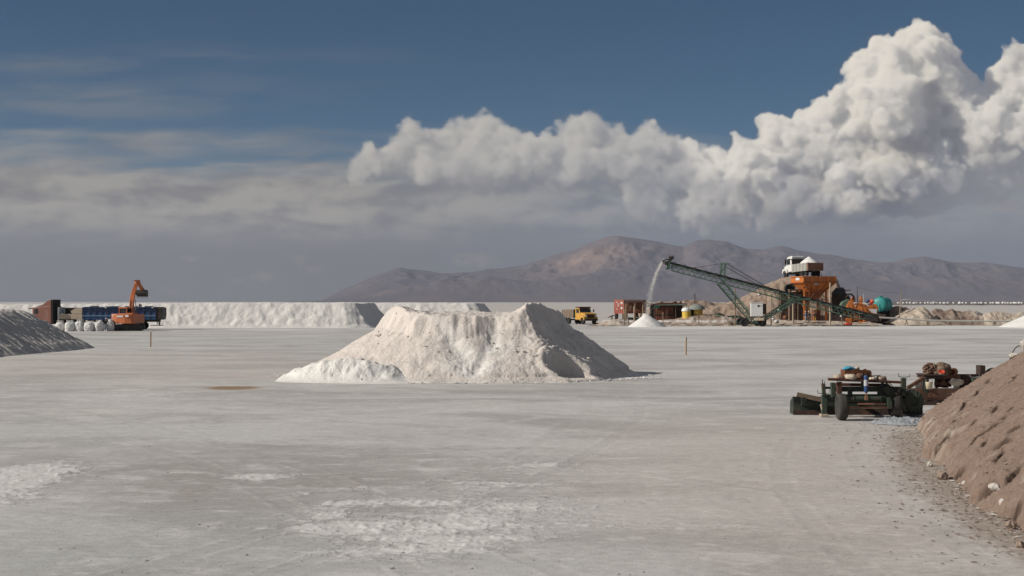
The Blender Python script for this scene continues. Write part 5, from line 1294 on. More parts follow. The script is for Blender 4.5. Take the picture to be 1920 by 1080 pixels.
# ------------------------------------------------------------------ the green stacking conveyor and its falling salt
def conveyor():
    Y = 221.0; s = Y / F; gy = HY + F * H / Y
    ox = 1410
    t = thing('stacking_conveyor', 'long green lattice stacking conveyor rising to the left on wheels, salt pouring off its head', 'conveyor', (GX(ox, Y), Y, 0), 0)
    X = lambda px: (px - ox) * s
    Z = lambda py: (gy - py) * s
    A = Vector((X(1249), 0, Z(491.5))); B = Vector((X(1645), 0, Z(594)))      # belt line
    d = (B - A).normalized(); nrm = Vector((d.z, 0, -d.x));
    if nrm.z < 0: nrm = -nrm
    L = (B - A).length
    dep = 1.05; hw = 0.62
    at = lambda u, y, z: A + d * u + nrm * z + Vector((0, y, 0))
    u0, u1 = 1.0, L - 0.6
    n = 34
    for sy in (-hw, hw):
        b = MB()
        b.bar(at(u0, sy, -0.16), at(u1, sy, -0.16), 0.10, 0.12); b.bar(at(u0 + .3, sy, -dep), at(u1 - 2.0, sy, -dep), 0.10, 0.11)
        st = (u1 - 2.3 - u0) / n
        for i in range(n):
            ua = u0 + .3 + i * st
            b.bar(at(ua, sy, -dep), at(ua + st / 2, sy, -.16), 0.05); b.bar(at(ua + st / 2, sy, -.16), at(ua + st, sy, -dep), 0.06)
        b.bar(at(u0 + .2, sy, -dep), at(u0, sy, -.16), .09); b.bar(at(u1 - 2, sy, -dep), at(u1, sy, -.16), .09)
        b.build('lattice_side', M_['green_lt'] if sy < 0 else M_['green'], t)
    b = MB()
    b.bar(at(u0, 0, -dep), at(u0 + .01, 0, -dep), 0.05)
    for i in range(0, n + 1):
        ua = u0 + .3 + i * (u1 - 2.3 - u0) / n
        b.bar(at(ua, -hw + .03, -dep), at(ua, hw - .03, -dep), 0.07)
        if i < n: b.bar(at(ua, -hw + .03, -dep), at(ua + (u1 - 2.3 - u0) / n, hw - .03, -dep), 0.045)
    b.build('cross_bracing', M_['green'], t)
    # belt: an endless loop round two drums
    b = MB()
    b.bar(at(0.15, 0, 0.06), at(L - 0.1, 0, 0.06), 1.28, 0.26, up=nrm); b.bar(at(0.15, 0, -0.42), at(L - .1, 0, -0.42), 1.0, 0.04, up=nrm)
    for (u_, sg) in ((0.15, -1), (L - 0.1, 1)):
        for k in range(8):
            a0, a1 = math.pi / 2 + sg * -math.pi * k / 8, math.pi / 2 + sg * -math.pi * (k + 1) / 8
            p = [at(u_ + 0.27 * math.cos(a), 0, -0.16 + 0.27 * math.sin(a)) for a in (a0, a1)]
            b.bar(p[0], p[1], 1.0, 0.04, up=Vector((0, 0, 1)))
    b.build('belt', M_['black'], t)
    b = MB(); b.tube(at(0.15, -.58, -.16), at(.15, .58, -.16), 0.235, n=16); b.build('head_drum', M_['dark'], t)
    b = MB(); b.tube(at(L - .1, -.58, -.16), at(L - .1, .58, -.16), 0.235, n=16); b.build('tail_drum', M_['dark'], t)
    b = MB()
    for i in range(19):
        ua = 1.3 + i * (L - 2.2) / 19
        b.bar(at(ua, -.72, -.1), at(ua, .72, -.1), 0.16, 0.10, up=nrm); b.bar(at(ua, -.70, -.1), at(ua, -.74, .32), .15, .12); b.bar(at(ua, .70, -.1), at(ua, .74, .32), .15, .12)
    b.each('idler_frame', M_['dark'], t)
    # head: hood, motor
    b = MB(); b.prism([(A.x - .62, A.z - .1), (A.x - .5, A.z + .34), (A.x + .1, A.z + .50), (A.x + .9, A.z + .36), (A.x + .9, A.z + .24), (A.x + .05, A.z + .40), (A.x - .40, A.z + .26), (A.x - .50, A.z - .1)], -.62, .62, 'y'); b.build('hood', M_['dark'], t)
    b = MB(); b.tube((X(1253.5), -.75, Z(484)), (X(1262), -.75, Z(482.5)), .26, n=14); b.box(X(1254), X(1260), -.9, -.62, Z(489), Z(484.5)); b.build('motor', M_['dark'], t)
    b = MB()
    for sy in (-.68, .68): b.bar((X(1252), sy, Z(504)), (X(1257), sy, Z(484.5)), .24, .3); b.bar((X(1249), sy, Z(505)), (X(1262), sy, Z(501)), .14)
    b.build('head_frame', M_['green'], t)
    # travelling legs
    def leg(p, q, w, name):
        p, q = Vector(p), Vector(q); dd = (q - p).normalized(); pr = Vector((dd.z, 0, -dd.x)) * (w / 2)
        for sy in (-1.15, 1.15):
            b = MB(); f = lambda u_, k: p.lerp(q, u_) + pr * k * (1 - 0.35 * u_) + Vector((0, sy * (0.6 + 0.55 * u_), 0))
            b.bar(f(0, -1), f(1, -1), .13, .16); b.bar(f(0, 1), f(1, 1), .13, .16)
            m_ = 9
            for i in range(m_):
                b.bar(f(i / m_, -1), f((i + .5) / m_, 1), .07); b.bar(f((i + .5) / m_, 1), f((i + 1) / m_, -1), .07)
            b.build(name, M_['green'] if sy > 0 else M_['green_lt'], t)
    leg((X(1350), 0, Z(528)), (X(1416), 0, Z(606)), 1.0, 'front_leg')
    leg((X(1487), 0, Z(563)), (X(1420), 0, Z(605)), 0.55, 'rear_leg')
    b = MB(); b.bar((X(1478), -.66, Z(563)), (X(1520), -.66, Z(560)), .16, .3); b.bar((X(1478), .66, Z(563)), (X(1520), .66, Z(560)), .16, .3); b.bar((X(1487), -.6, Z(563)), (X(1487), .6, Z(563)), .14); b.build('saddle', M_['green'], t)
    b = MB(); b.bar((X(1388), -1.7, .55), (X(1428), -1.7, .5), .22, .28); b.bar((X(1388), 1.7, .55), (X(1428), 1.7, .5), .22, .28); b.bar((X(1420), -1.8, .62), (X(1420), 1.8, .62), .25, .3); b.bar((X(1394), -1.8, .62), (X(1394), 1.8, .62), .2, .25); b.build('axle_frame', M_['green'], t)
    for px in (1392, 1424.5):
        for sy in (-2.0, 2.0): wheel(t, (X(px), sy, .66), .66, .42, 'y', None, M_['green_lt'], 20)
    # king post and stays
    b = MB(); z0, z1 = Z(517), Z(494.5)
    for sy in (-.5, .5):
        b.bar((X(1351), sy, z0), (X(1353), sy, z1), .15); b.bar((X(1358), sy, z0 - .15), (X(1360.5), sy, z1), .15)
        b.bar((X(1351.5), sy, Z(512)), (X(1360), sy, Z(499)), .1)
    b.box(X(1350), X(1367.5), -.6, .6, Z(495.4), Z(493.4)); b.build('king_post', M_['green_lt'], t)
    b = MB()
    for sy in (-.5, .5): b.tube((X(1353), sy, Z(494.5)), at((X(1296) - A.x) / d.x, sy, .1), .03, n=5); b.tube((X(1363), sy, Z(494.5)), at((X(1440) - A.x) / d.x, sy, .1), .03, n=5); b.tube((X(1358), sy, Z(499)), at((X(1424) - A.x) / d.x, sy, .1), .025, n=5)
    b.each('stay_cable', M_['dark'], t)
    # feed end under the orange machine
    b = MB(); b.prism([(X(1618), Z(590)), (X(1640), Z(594)), (X(1646), Z(602)), (X(1624), Z(601))], -.7, .7, 'y'); b.build('feed_boot', M_['dark'], t)
    return Y
conveyor()

def salt_stream():
    Y = 221.0; rng = np.random.default_rng(77); V = []; Fc = []
    P0 = P(1247.5, 491, Y); pts = []
    # free fall from the head drum
    ctrl = np.array([(1248.0, 490.0), (1244, 491.5), (1239.5, 497), (1234.5, 507), (1230, 518), (1226, 531), (1222.5, 545), (1219.5, 560), (1217, 575), (1215.5, 592)])
    tube = MB(); tp = [P(x, y, Y) for x, y in ctrl[:7]]
    tube.path(tp, [.12, .15, .13, .10, .07, .04, .02], 8)
    base = np.array([(1, 0, 0), (-1, 0, 0), (0, 1, 0), (0, -1, 0), (0, 0, 1), (0, 0, -1)], float)
    tri = [(0, 2, 4), (2, 1, 4), (1, 3, 4), (3, 0, 4), (2, 0, 5), (1, 2, 5), (3, 1, 5), (0, 3, 5)]
    for i in range(3400):
        u_ = rng.random() ** 0.8 * 8.99; k = int(u_); f = u_ - k
        c = ctrl[k] * (1 - f) + ctrl[k + 1] * f
        sp = 0.045 + 0.028 * u_
        q = P(c[0], c[1], Y) + Vector((rng.normal(0, sp) - 0.12 * abs(rng.normal()) * u_ / 6, rng.normal(0, sp), rng.normal(0, .25)))
        if q.z < 0.6: continue
        r = rng.uniform(.012, .036) * (1.2 if u_ < 5 else .9)
        n0 = len(V); V += (base * r * rng.uniform(.7, 1.3, (6, 1)) + np.array(q)).tolist(); Fc += [(a + n0, b + n0, e + n0) for a, b, e in tri]
    tube.v += [tuple(v) for v in V]; n0 = len(tube.v) - len(V); tube.f += [tuple(i + n0 for i in f) for f in Fc]; tube.sm += [False] * len(Fc)
    o = tube.build('falling_salt', M_SALT_FRESH)
    tag(o, 'white stream of salt falling from the head of the green conveyor', 'falling salt', kind='stuff')
salt_stream()

# ------------------------------------------------------------------ orange feed hopper
def hopper():
    Y = 231.0; s = Y / F; gy = HY + F * H / Y; ox = 1532
    rz = math.radians(14); ca = math.cos(rz)
    t = thing('feed_hopper', 'big orange steel feed hopper with ribbed sides on braced orange legs', 'hopper', (GX(ox, Y), Y, 0), rz)
    Z = lambda py: (gy - py) * s
    xl, xr = (1503 - ox) * s / ca, (1567.5 - ox) * s / ca
    dp = 4.3
    y0, y1 = -0.2, dp
    zt, zm, zb = Z(519), Z(529.5), Z(543)
    b = MB()
    w = 0.09
    for (a, b_, c, e) in ((xl, xr, y0, y0 + w), (xl, xr, y1 - w, y1), (xl, xl + w, y0 + w, y1 - w), (xr - w, xr, y0 + w, y1 - w)): b.box(a, b_, c, e, zm, zt)
    top = b.build('top_box', M_['orange'], t)
    rec = lambda x0, x1, ya, yb, z: [(x0, ya, z), (x1, ya, z), (x1, yb, z), (x0, yb, z)]
    b = MB(); b.hull(rec(xl + 1.05, xr - 1.15, y0 + .95, y1 - .95, zb), rec(xl + .02, xr - .02, y0 + .02, y1 - .02, zm - .005)); b.build('upper_taper', M_['orange'], t)
    b = MB(); b.hull(rec(xl + 2.0, xr - 2.3, y0 + 1.6, y1 - 1.6, Z(563)), rec(xl + 1.06, xr - 1.16, y0 + .96, y1 - .96, zb - .006)); b.build('lower_taper', M_['orange_dark'], t)
    # ribs
    b = MB()
    for i in range(5):
        x = xl + (xr - xl) * (0.0, .27, .52, .77, 1.0)[i]; x = min(max(x, xl + .07), xr - .07)
        xb = x + (xl + xr - 2 * x) * 0.20
        b.bar((x, y0 - .07, zt - .02), (x, y0 - .07, zm), .16, .34, up=(0, 1, 0)); b.bar((x, y0 - .05, zm), (xb, y0 + .88, zb), .15, .32, up=(0, 1, .5))
    b.each('rib', M_['orange'], t)
    b = MB(); b.box(xl - .13, xr + .13, y0 - .16, y0 - .01, zt - .06, zt + .08); b.box(xl - .14, xl - .01, y0 - .01, y1, zt - .06, zt + .08); b.build('rim', M_['orange'], t)
    b = MB(); b.box(xl - .1, xr + .1, y0 - .15, y0 - .01, zm - .1, zm + .08); b.box(xl - .12, xl - .01, y0 - .01, y1, zm - .1, zm + .08); b.build('mid_rail', M_['orange_dark'], t)
    b = MB(); b.box(xl + 2.05, xl + 2.95, y0 + .10, y0 + .16, Z(534), Z(530.9)); b.build('maker_plate', M_['label'], t)
    b = MB(); b.box(xl - .05, xl - .012, 1.0, 2.4, Z(525.5), Z(520.6)); b.build('side_plate', M_['white'], t)
    b = MB(); b.bar((xl - .1, y0, Z(540)), (xl + 1.2, y0 + .2, Z(537.5)), .16, .28); b.build('ledge', M_['orange'], t)
    # legs and bracing
    lx0, lx1 = (1513 - ox) * s / ca, (1553 - ox) * s / ca
    for x, w_ in ((lx0 - .25, .26), (lx0 + .45, .26), (lx1, .30)):
        for y in (y0 + .7, y1 - .7):
            b = MB(); b.bar((x, y, 0.0), (x, y, zb - .02), w_, w_, up=(0, 1, 0)); b.build('leg', M_['orange'], t)
    b = MB(); zz0, zz1 = Z(562), Z(549)
    xs = [lx0 + .6, lx0 + 1.35, lx0 + 1.9, lx0 + 2.55, lx1]
    for i in range(4): b.bar((xs[i], y0 + .55, zz0 if i % 2 == 0 else zz1), (xs[i + 1], y0 + .55, zz1 if i % 2 == 0 else zz0), .10)
    b.bar((lx0 - .3, y0 + .55, zz0), (lx1 + .1, y0 + .55, zz0), .12, .16)
    b.build('bracing', M_['rust_lt'], t)
    b = MB(); b.prism([(lx0 - .45, Z(575)), (lx0 + .7, Z(575)), (lx0 + .7, Z(546)), (lx0 - .2, Z(546))], y0 + .9, y0 + 1.1, 'y'); b.build('leg_panel', M_['orange'], t)
    b = MB(); b.bar((lx0 + .3, y0 + .6, 3.0), (lx0 + .9, y0 + .6, 0.5), .11); b.bar((lx0 + 1.6, y0 + .6, .45), (lx0 + 1.7, y0 + .6, 2.6), .13); b.bar((lx0 + 2.0, y0 + .7, 2.9), (lx0 + 3.5, y0 + .7, 2.5), .13); b.each('feeder_strut', M_['yellow'], t)
    b = MB(); b.box(lx0 + 1.7, lx0 + 2.8, y0 + 1.2, y0 + 2.2, .7, 2.5); b.build('feeder_box', M_['corr'], t, .05)
    b = MB(); b.tube(((1563 - ox) * s, y1 - .3, zt), ((1564 - ox) * s, y1 - .3, Z(513.5)), .09); b.build('grab_handle', M_['dark'], t)
hopper()

# ------------------------------------------------------------------ white dump truck on the ramp
def dump_truck():
    Y = 243.0; s = Y / F; zg = H - (518.5 - HY) / F * Y
    ox = 1511
    rz = math.radians(90 + 20)     # +x of the truck points away and to the left
    t = thing('dump_truck', 'white cabbed dump truck loaded with salt, backed up to the orange hopper', 'dump truck', (GX(1528.5, Y), Y, zg), rz)
    W = 1.52
    zb0, zb1 = (517.5 - 506.5) * s / 1.1, (517.5 - 492.0) * s / 1.1
    L = 4.9
    # rear of the body at x=0
    b = MB(); b.box(-.08, .04, -W, W, zb0, zb1); tg = b.build('tailgate', M_['rust_lt'], t)
    b = MB()
    for k in range(4): z = zb0 + .08 + k * (zb1 - zb0 - .16) / 3; b.box(-.20, -.085, -W, W, z - .09, z + .06)
    for y in (-W + .06, W - .06): b.box(-.215, -.09, y - .07, y + .07, zb0, zb1 + .02)
    b.build('rib', M_['rust_lt'], tg)
    grey = mat('grey_white_boards', (0.46, 0.455, 0.42), 0.75, 0.12, 1.5, col2=(0.36, 0.36, 0.33), amount=0.45)
    for sg in (1, -1):
        b = MB(); b.box(.05, L, sg * W - .05, sg * W + .05, zb0, zb1); sd = b.build('side_wall', grey, t)
        b = MB()
        for k in range(11): b.box(.1 + k * (L - .2) / 10 - .06, .1 + k * (L - .2) / 10 + .06, sg * (W + .1) - .045, sg * (W + .1) + .045, zb0, zb1)
        b.each('side_post', grey, sd)
    b = MB(); b.box(L + .005, L + .1, -W, W, zb0, zb1 + .75); b.box(L + .005, L + .75, -W, W, zb1 + .75, zb1 + .85); b.build('headboard', M_['r_dark'], t)
    b = MB(); b.box(.05, L, -W + .05, W - .05, zb0, zb0 + .12); b.build('bed_floor', M_['dark'], t)
    # salt load
    xs = np.linspace(.06, L - .05, 40); ys = np.linspace(-W + .06, W - .06, 26); XX, YY = np.meshgrid(xs, ys)
    zz = zb1 - .25 + 1.35 * np.clip(1 - np.sqrt(((XX - 2.1) / 2.2) ** 2 + ((YY + .1) / 1.7) ** 2), 0, 1) ** .8 + .05 * fbm(XX / .5, YY / .5, 3, 700)
    o = grid('salt_load', XX, YY, zz, M_SALT_FRESH); tag(o, 'heap of white salt loaded in the bed of the white dump truck', 'salt load')
    t.rotation_euler = (0, math.radians(2.2), rz); t.scale = (1, 1, 1.12)
    o.location = t.location; o.rotation_euler = t.rotation_euler; o.scale = t.scale
    # chassis, cab
    b = MB(); b.box(.2, 8.0, -.45, .45, .75, zb0 - .02); b.build('chassis', M_['dark'], t)
    b = MB(); b.prism([(L + .45, 1.0), (7.9, 1.0), (8.05, 1.9), (7.35, 2.05), (6.95, 3.35), (L + .6, 3.5), (L + .45, 3.3)], -1.25, 1.25, 'y'); cab = b.build('cab', M_['white'], t, .12)
    for sg in (1, -1):
        b = MB(); b.prism([(5.9, 2.15), (7.08, 2.15), (6.85, 3.05), (6.0, 3.1)], sg * 1.255 - .01, sg * 1.255 + .01, 'y'); b.build('side_window', M_['glass'], cab)
        b = MB(); b.box(7.0, 7.12, sg * 1.5 - .14, sg * 1.5 + .14, 2.2, 3.0); b.bar((6.95, sg * 1.25, 2.9), (7.05, sg * 1.5, 2.95), .05); b.build('mirror', M_['dark'], cab)
        b = MB(); b.prism([(6.7, .85), (6.85, 1.45), (7.5, 1.6), (8.2, 1.45), (8.35, .85), (8.15, .85), (7.95, 1.2), (7.5, 1.3), (7.05, 1.2), (6.9, .85)], sg * 1.28 - .2, sg * 1.28 + .2, 'y'); b.build('mudguard', M_['white'], cab)
    b = MB(); b.box(8.05, 8.3, -1.2, 1.2, .7, 1.0); b.build('bumper', M_['dark'], t)
    b = MB(); b.box(5.0, 5.35, .9, 1.3, .8, 1.6); b.build('tank', M_['green_lt'], t)
    for x in (1.0, 2.35, 7.5):
        for y in (-1.15, 1.15): wheel(t, (x, y, .53), .53, .42, 'y', None, M_['dark'] if x < 3 else M_['steel'])
dump_truck()

def tyre_things():
    Y = 236.5
    lab = ['old tyre standing upright left of the orange hopper, below the white truck', 'second old tyre lying against the first, below the white truck']
    for i, (px, py, r) in enumerate(((1478, 541, .72), (1484.5, 538, .62))):
        t = thing('old_tyre', lab[i], 'tyre', P(px, py, Y - i * -.5), (0.35, -0.2)[i], 'old tyres below the white truck')
        wheel(t, (0, 0, 0), r, .42, 'y', M_['black'], M_['steel'] if i == 0 else M_['dark'], 20, part='tyre')
    t = thing('timber_crib', 'dark timber crib wall holding the ramp left of the orange hopper', 'retaining wall', (GX(1489, 233.5), 233.5, 0), 0.1)
    s = 233.5 / F
    b = MB()
    for k in range(16): b.tube((-2.6 + .1 * (k % 3), .0, .3 + k * .33), (2.3, .05 * (k % 2), .34 + k * .33), .15, n=8)
    b.build('log_course', M_['wood_dark'], t)
    for k, x in enumerate((-2.3, -.9, .6, 1.9)):
        b = MB(); b.tube((x, -.22, 0), (x + .04, -.22, 5.6), .13, n=9); b.build('upright', M_['wood'] if k % 2 else M_['wood_dark'], t)
    b = MB(); b.box(-1.0, 2.5, -.9, .3, 5.62, 5.85); b.build('deck_plank', M_['wood_dark'], t)
tyre_things()

# ------------------------------------------------------------------ orange screening machine, turquoise tank, dark machine
def screening_machine():
    Y = 230.0; s = Y / F; gy = HY + F * H / Y; ox = 1615
    t = thing('screening_machine', 'orange salt screening machine with pointed hoppers and a white plate, above the conveyor tail', 'machine', (GX(ox, Y), Y, 0), 0)
    X = lambda px: (px - ox) * s
    Z = lambda py: (gy - py) * s
    for (ap, apy, l, ly, r, ry) in ((1593.5, 561, 1582, 577, 1603, 582), (1612.5, 566.5, 1600, 582, 1622, 587)):
        b = MB(); base = [(X(l), -1.9, Z(ly)), (X(r), -1.9, Z(ry)), (X(r) + .2, .6, Z(ry)), (X(l) + .2, .6, Z(ly))]; m_ = X(ap); k = .2
        b.hull(base, [(m_ - k, -k - .2, Z(apy)), (m_ + k, -k - .2, Z(apy)), (m_ + k, k, Z(apy)), (m_ - k, k, Z(apy))]); hp = b.build('pointed_hopper', M_['orange'], t)
        b = MB(); b.bar((X(ap), -1.95, Z((ly + ry) / 2 - .5)), (X(ap), -.25, Z(apy)), .12, .12); b.bar((X(l) + .2, -1.94, Z(ly) + .12), (X(r), -1.94, Z(ry) + .12), .14, .14); b.build('edge_bar', M_['orange_dark'], hp)
    b = MB(); b.prism([(X(1617), Z(577)), (X(1640), Z(570)), (X(1644.5), Z(579)), (X(1640), Z(589.5)), (X(1619), Z(587))], -1.1, 1.1, 'y'); body = b.build('end_box', M_['orange'], t, .05)
    b = MB(); b.prism([(X(1625), Z(579.5)), (X(1641), Z(579.3)), (X(1640), Z(588.6)), (X(1631), Z(586))], -1.16, -1.105, 'y'); b.build('white_plate', M_['white'], body)
    b = MB(); b.box(X(1634), X(1635.6), -1.16, -1.105, Z(578), Z(574.8)); b.build('slot', M_['dark'], body)
    b = MB(); b.bar((X(1586), -.9, Z(573)), (X(1640), -.9, Z(588)), .16, .3); b.bar((X(1586), .9, Z(573)), (X(1640), .9, Z(588)), .16, .3); b.bar((X(1601), -.8, Z(570)), (X(1622), -.8, Z(573)), .5, .3); b.build('deck', M_['orange_dark'], t)
    for px, py in ((1598.5, 556.5), (1614, 555.5)):
        b = MB(); b.hull([(X(px - 3), -.5, Z(565)), (X(px + 3.5), -.5, Z(566.5)), (X(px + 3.5), .5, Z(566.5)), (X(px - 3), .5, Z(565))], [(X(px - 1.2), -.25, Z(py)), (X(px + 1), -.25, Z(py)), (X(px + 1), .25, Z(py)), (X(px - 1.2), .25, Z(py))]); b.build('chute', M_['orange'], t, .04)
    b = MB(); b.tube((X(1629), -.7, Z(568.5)), (X(1635), -.9, Z(563.5)), .36, n=14); b.build('red_motor', M_['signal_red'], t)
    b = MB(); b.tube((X(1622), -.6, Z(566)), (X(1627), -.8, Z(563)), .32, n=14); b.build('blue_motor', M_['blue'], t)
    b = MB(); pts = [(X(1585) , -.4, Z(559))] + [(X(1593) + 7.5 * s * math.cos(a), -.4 + .2 * math.sin(a * 2), Z(559) + 7.5 * s * math.sin(a)) for a in np.linspace(math.pi, 0.1, 12)] + [(X(1602), -.4, Z(566))]; b.path(pts, .13, 8); b.build('hose', M_['r_dark'], t)
    b = MB(); b.hull([(X(1573), -.7, Z(576)), (X(1585), -.7, Z(578)), (X(1585), .7, Z(578)), (X(1573), .7, Z(576))], [(X(1579), -.7, Z(566)), (X(1590), -.7, Z(561)), (X(1590), .7, Z(561)), (X(1579), .7, Z(566))]); b.build('green_chute', M_['green_lt'], t)
    rng = np.random.default_rng(5)
    for i, px in enumerate((1586, 1600, 1614, 1630, 1641)):
        for y in (-.95, .95): 
            b = MB(); b.bar((X(px), y, .2), (X(px + 1), y, Z(574 + (px - 1586) * .28)), .16, .16, up=(0, 1, 0)); b.build('leg', M_['orange_dark'] if i % 2 else M_['rust'], t)
    b = MB()
    for i in range(6): b.bar((X(1587 + i * 9), -1.0, .4), (X(1595 + i * 9), -1.0, Z(588 + i)), .1); b.bar((X(1595 + i * 9), -1.0, .5), (X(1588 + i * 9), -1.0, Z(587 + i)), .09)
    b.bar((X(1586), -1.0, .6), (X(1644), -1.0, .7), .14); b.build('bracing', M_['rust'], t)
    rc = np.random.default_rng(14)
    for k in range(26):
        b = MB(); px = rc.uniform(1584, 1645); py = rc.uniform(587 + (px - 1584) * .1, 604); a_ = rc.uniform(-.6, .6); l_ = rc.uniform(.25, .8)
        if k % 3: b.bar((X(px) - l_ * math.cos(a_), rc.uniform(-1.6, .6), Z(py) - l_ * math.sin(a_)), (X(px) + l_ * math.cos(a_), rc.uniform(-1.6, .6), Z(py) + l_ * math.sin(a_)), rc.uniform(.06, .2), rc.uniform(.06, .3))
        else: b.tube((X(px), -1.3, Z(py)), (X(px) + .15, -.6, Z(py)), rc.uniform(.12, .34), n=12)
        b.build('roller' if k % 3 == 0 else 'frame_member', M_[('orange_dark', 'rust', 'green', 'r_dark', 'orange', 'dark')[k % 6]], t)
    for k, (px, py, c) in enumerate(((1589, 600, 'orange'), (1604, 596, 'orange_dark'), (1611, 605, 'orange'), (1622, 600, 'corr'), (1633, 598, 'rust'))):
        b = MB(); b.box(X(px) - .45, X(px) + .45, -1.5, -1.1, Z(py) - .35, Z(py) + .3, T(0, 0, 0, 0.03 * (k - 2))); b.build('guard_panel', M_[c], t, .04)
screening_machine()

def tank_and_dark_machine():
    Y = 239.0; s = Y / F; gy = HY + F * H / Y
    zc = (gy - 571.5) * s; r = 14.0 * s
    t = thing('water_tank', 'large turquoise horizontal cylinder tank behind the orange screening machine', 'tank', (GX(1649, Y), Y, 0), math.radians(60))
    b = MB(); b.lathe([(0, -.30), (r * .45, -.27), (r * .82, -.16), (r * .97, 0.0), (r, .1), (r, .9), (r * 1.02, .93), (r * 1.02, 1.03), (r, 1.06), (r, 2.4), (r * 1.02, 2.43), (r * 1.02, 2.53), (r, 2.56), (r, 3.6), (r * .9, 3.85), (r * .5, 4.0), (0, 4.03)], (0, 0, zc), 'x', 32); b.build('shell', M_['teal'], t)
    b = MB(); b.lathe([(.32, zc + r - .05), (.32, zc + r + .16), (.36, zc + r + .17), (.36, zc + r + .22), (0, zc + r + .24)], (.75, 0, 0), 'z', 16); b.build('lid', M_['teal'], t)
    b = MB()
    for x in (.6, 2.9): b.box(x - .15, x + .15, -.9, .9, .3, zc - r * .74)
    b.each('cradle', M_['r_dark'], t)
    t = thing('covered_machine', 'dark machine under black sheeting with a rod sticking out, right of the orange hopper', 'machine', (GX(1576, 236), 236, 0), 0)
    s = 236 / F; gy = HY + F * H / 236; Z = lambda py: (gy - py) * s
    blob('sheeting', M_['tarp'], t, (-.2, .4, Z(553)), (1.15, 1.1, 1.25), 71, .10, 3); blob('sheeting', M_['tarp'], t, (.25, .2, Z(547)), (.55, .7, .75), 72, .10, 3); blob('sheeting', M_['tarp'], t, (.7, .0, Z(562)), (.8, .9, 1.2), 73, .12, 3)
    b = MB(); b.tube((.6, -.2, Z(545)), (1.6, -.5, Z(543.8)), .08); b.build('rod', M_['dark'], t)
    b = MB(); b.box(-1.4, 1.4, -.6, 1.2, .3, Z(556)); b.build('frame', M_['r_dark'], t, .1)
tank_and_dark_machine()

# ------------------------------------------------------------------ cabinet, container, sheds, yellow tanks
def cabinet():
    Y = 219.0; s = Y / F; gy = HY + F * H / Y; t = thing('control_cabinet', 'white electrical control cabinet on a stand between the conveyor legs', 'cabinet', (GX(1419, Y), Y, 0), math.radians(-4))
    Z = lambda py: (gy - py) * s; w = 11.6 * s
    b = MB(); b.box(-w, w * .92, -.55, .55, Z(593.2), Z(568)); bx = b.build('box', M_['white'], t, .04)
    b = MB(); b.box(-w - .05, w * .95, -.6, .6, Z(567.95), Z(567.2)); b.build('roof', M_['white'], bx)
    b = MB(); b.box(.05, .36, -.575, -.552, Z(575.4), Z(571.8)); b.build('meter_window', M_['glass'], bx)
    b = MB(); b.box(.50, .66, -.585, -.552, Z(574.2), Z(573.0)); b.build('lock', M_['dark'], bx)
    b = MB(); b.box(-.62, -.54, -.57, -.552, Z(572.4), Z(571.2)); b.box(-.62, -.54, -.57, -.552, Z(577.2), Z(576)); b.each('hinge', M_['steel'], bx)
    b = MB(); b.box(w * .925, w * 1.45, -.3, .5, Z(589), Z(569.5)); b.build('side_box', M_['r_dark'], t)
    b = MB(); b.box(-w, w, -.5, .5, Z(594.6), Z(593.25)); 
    for x in (-w + .15, w - .2):
        for y in (-.4, .4): b.box(x - .07, x + .07, y - .07, y + .07, .3, Z(594.7))
    b.build('stand', M_['wood_dark'], t)
    b = MB(); b.box(-w + .5, w + .1, -.9, -.35, Z(601), Z(596.4)); b.build('plinth', M_['cream'], t, .05)
cabinet()

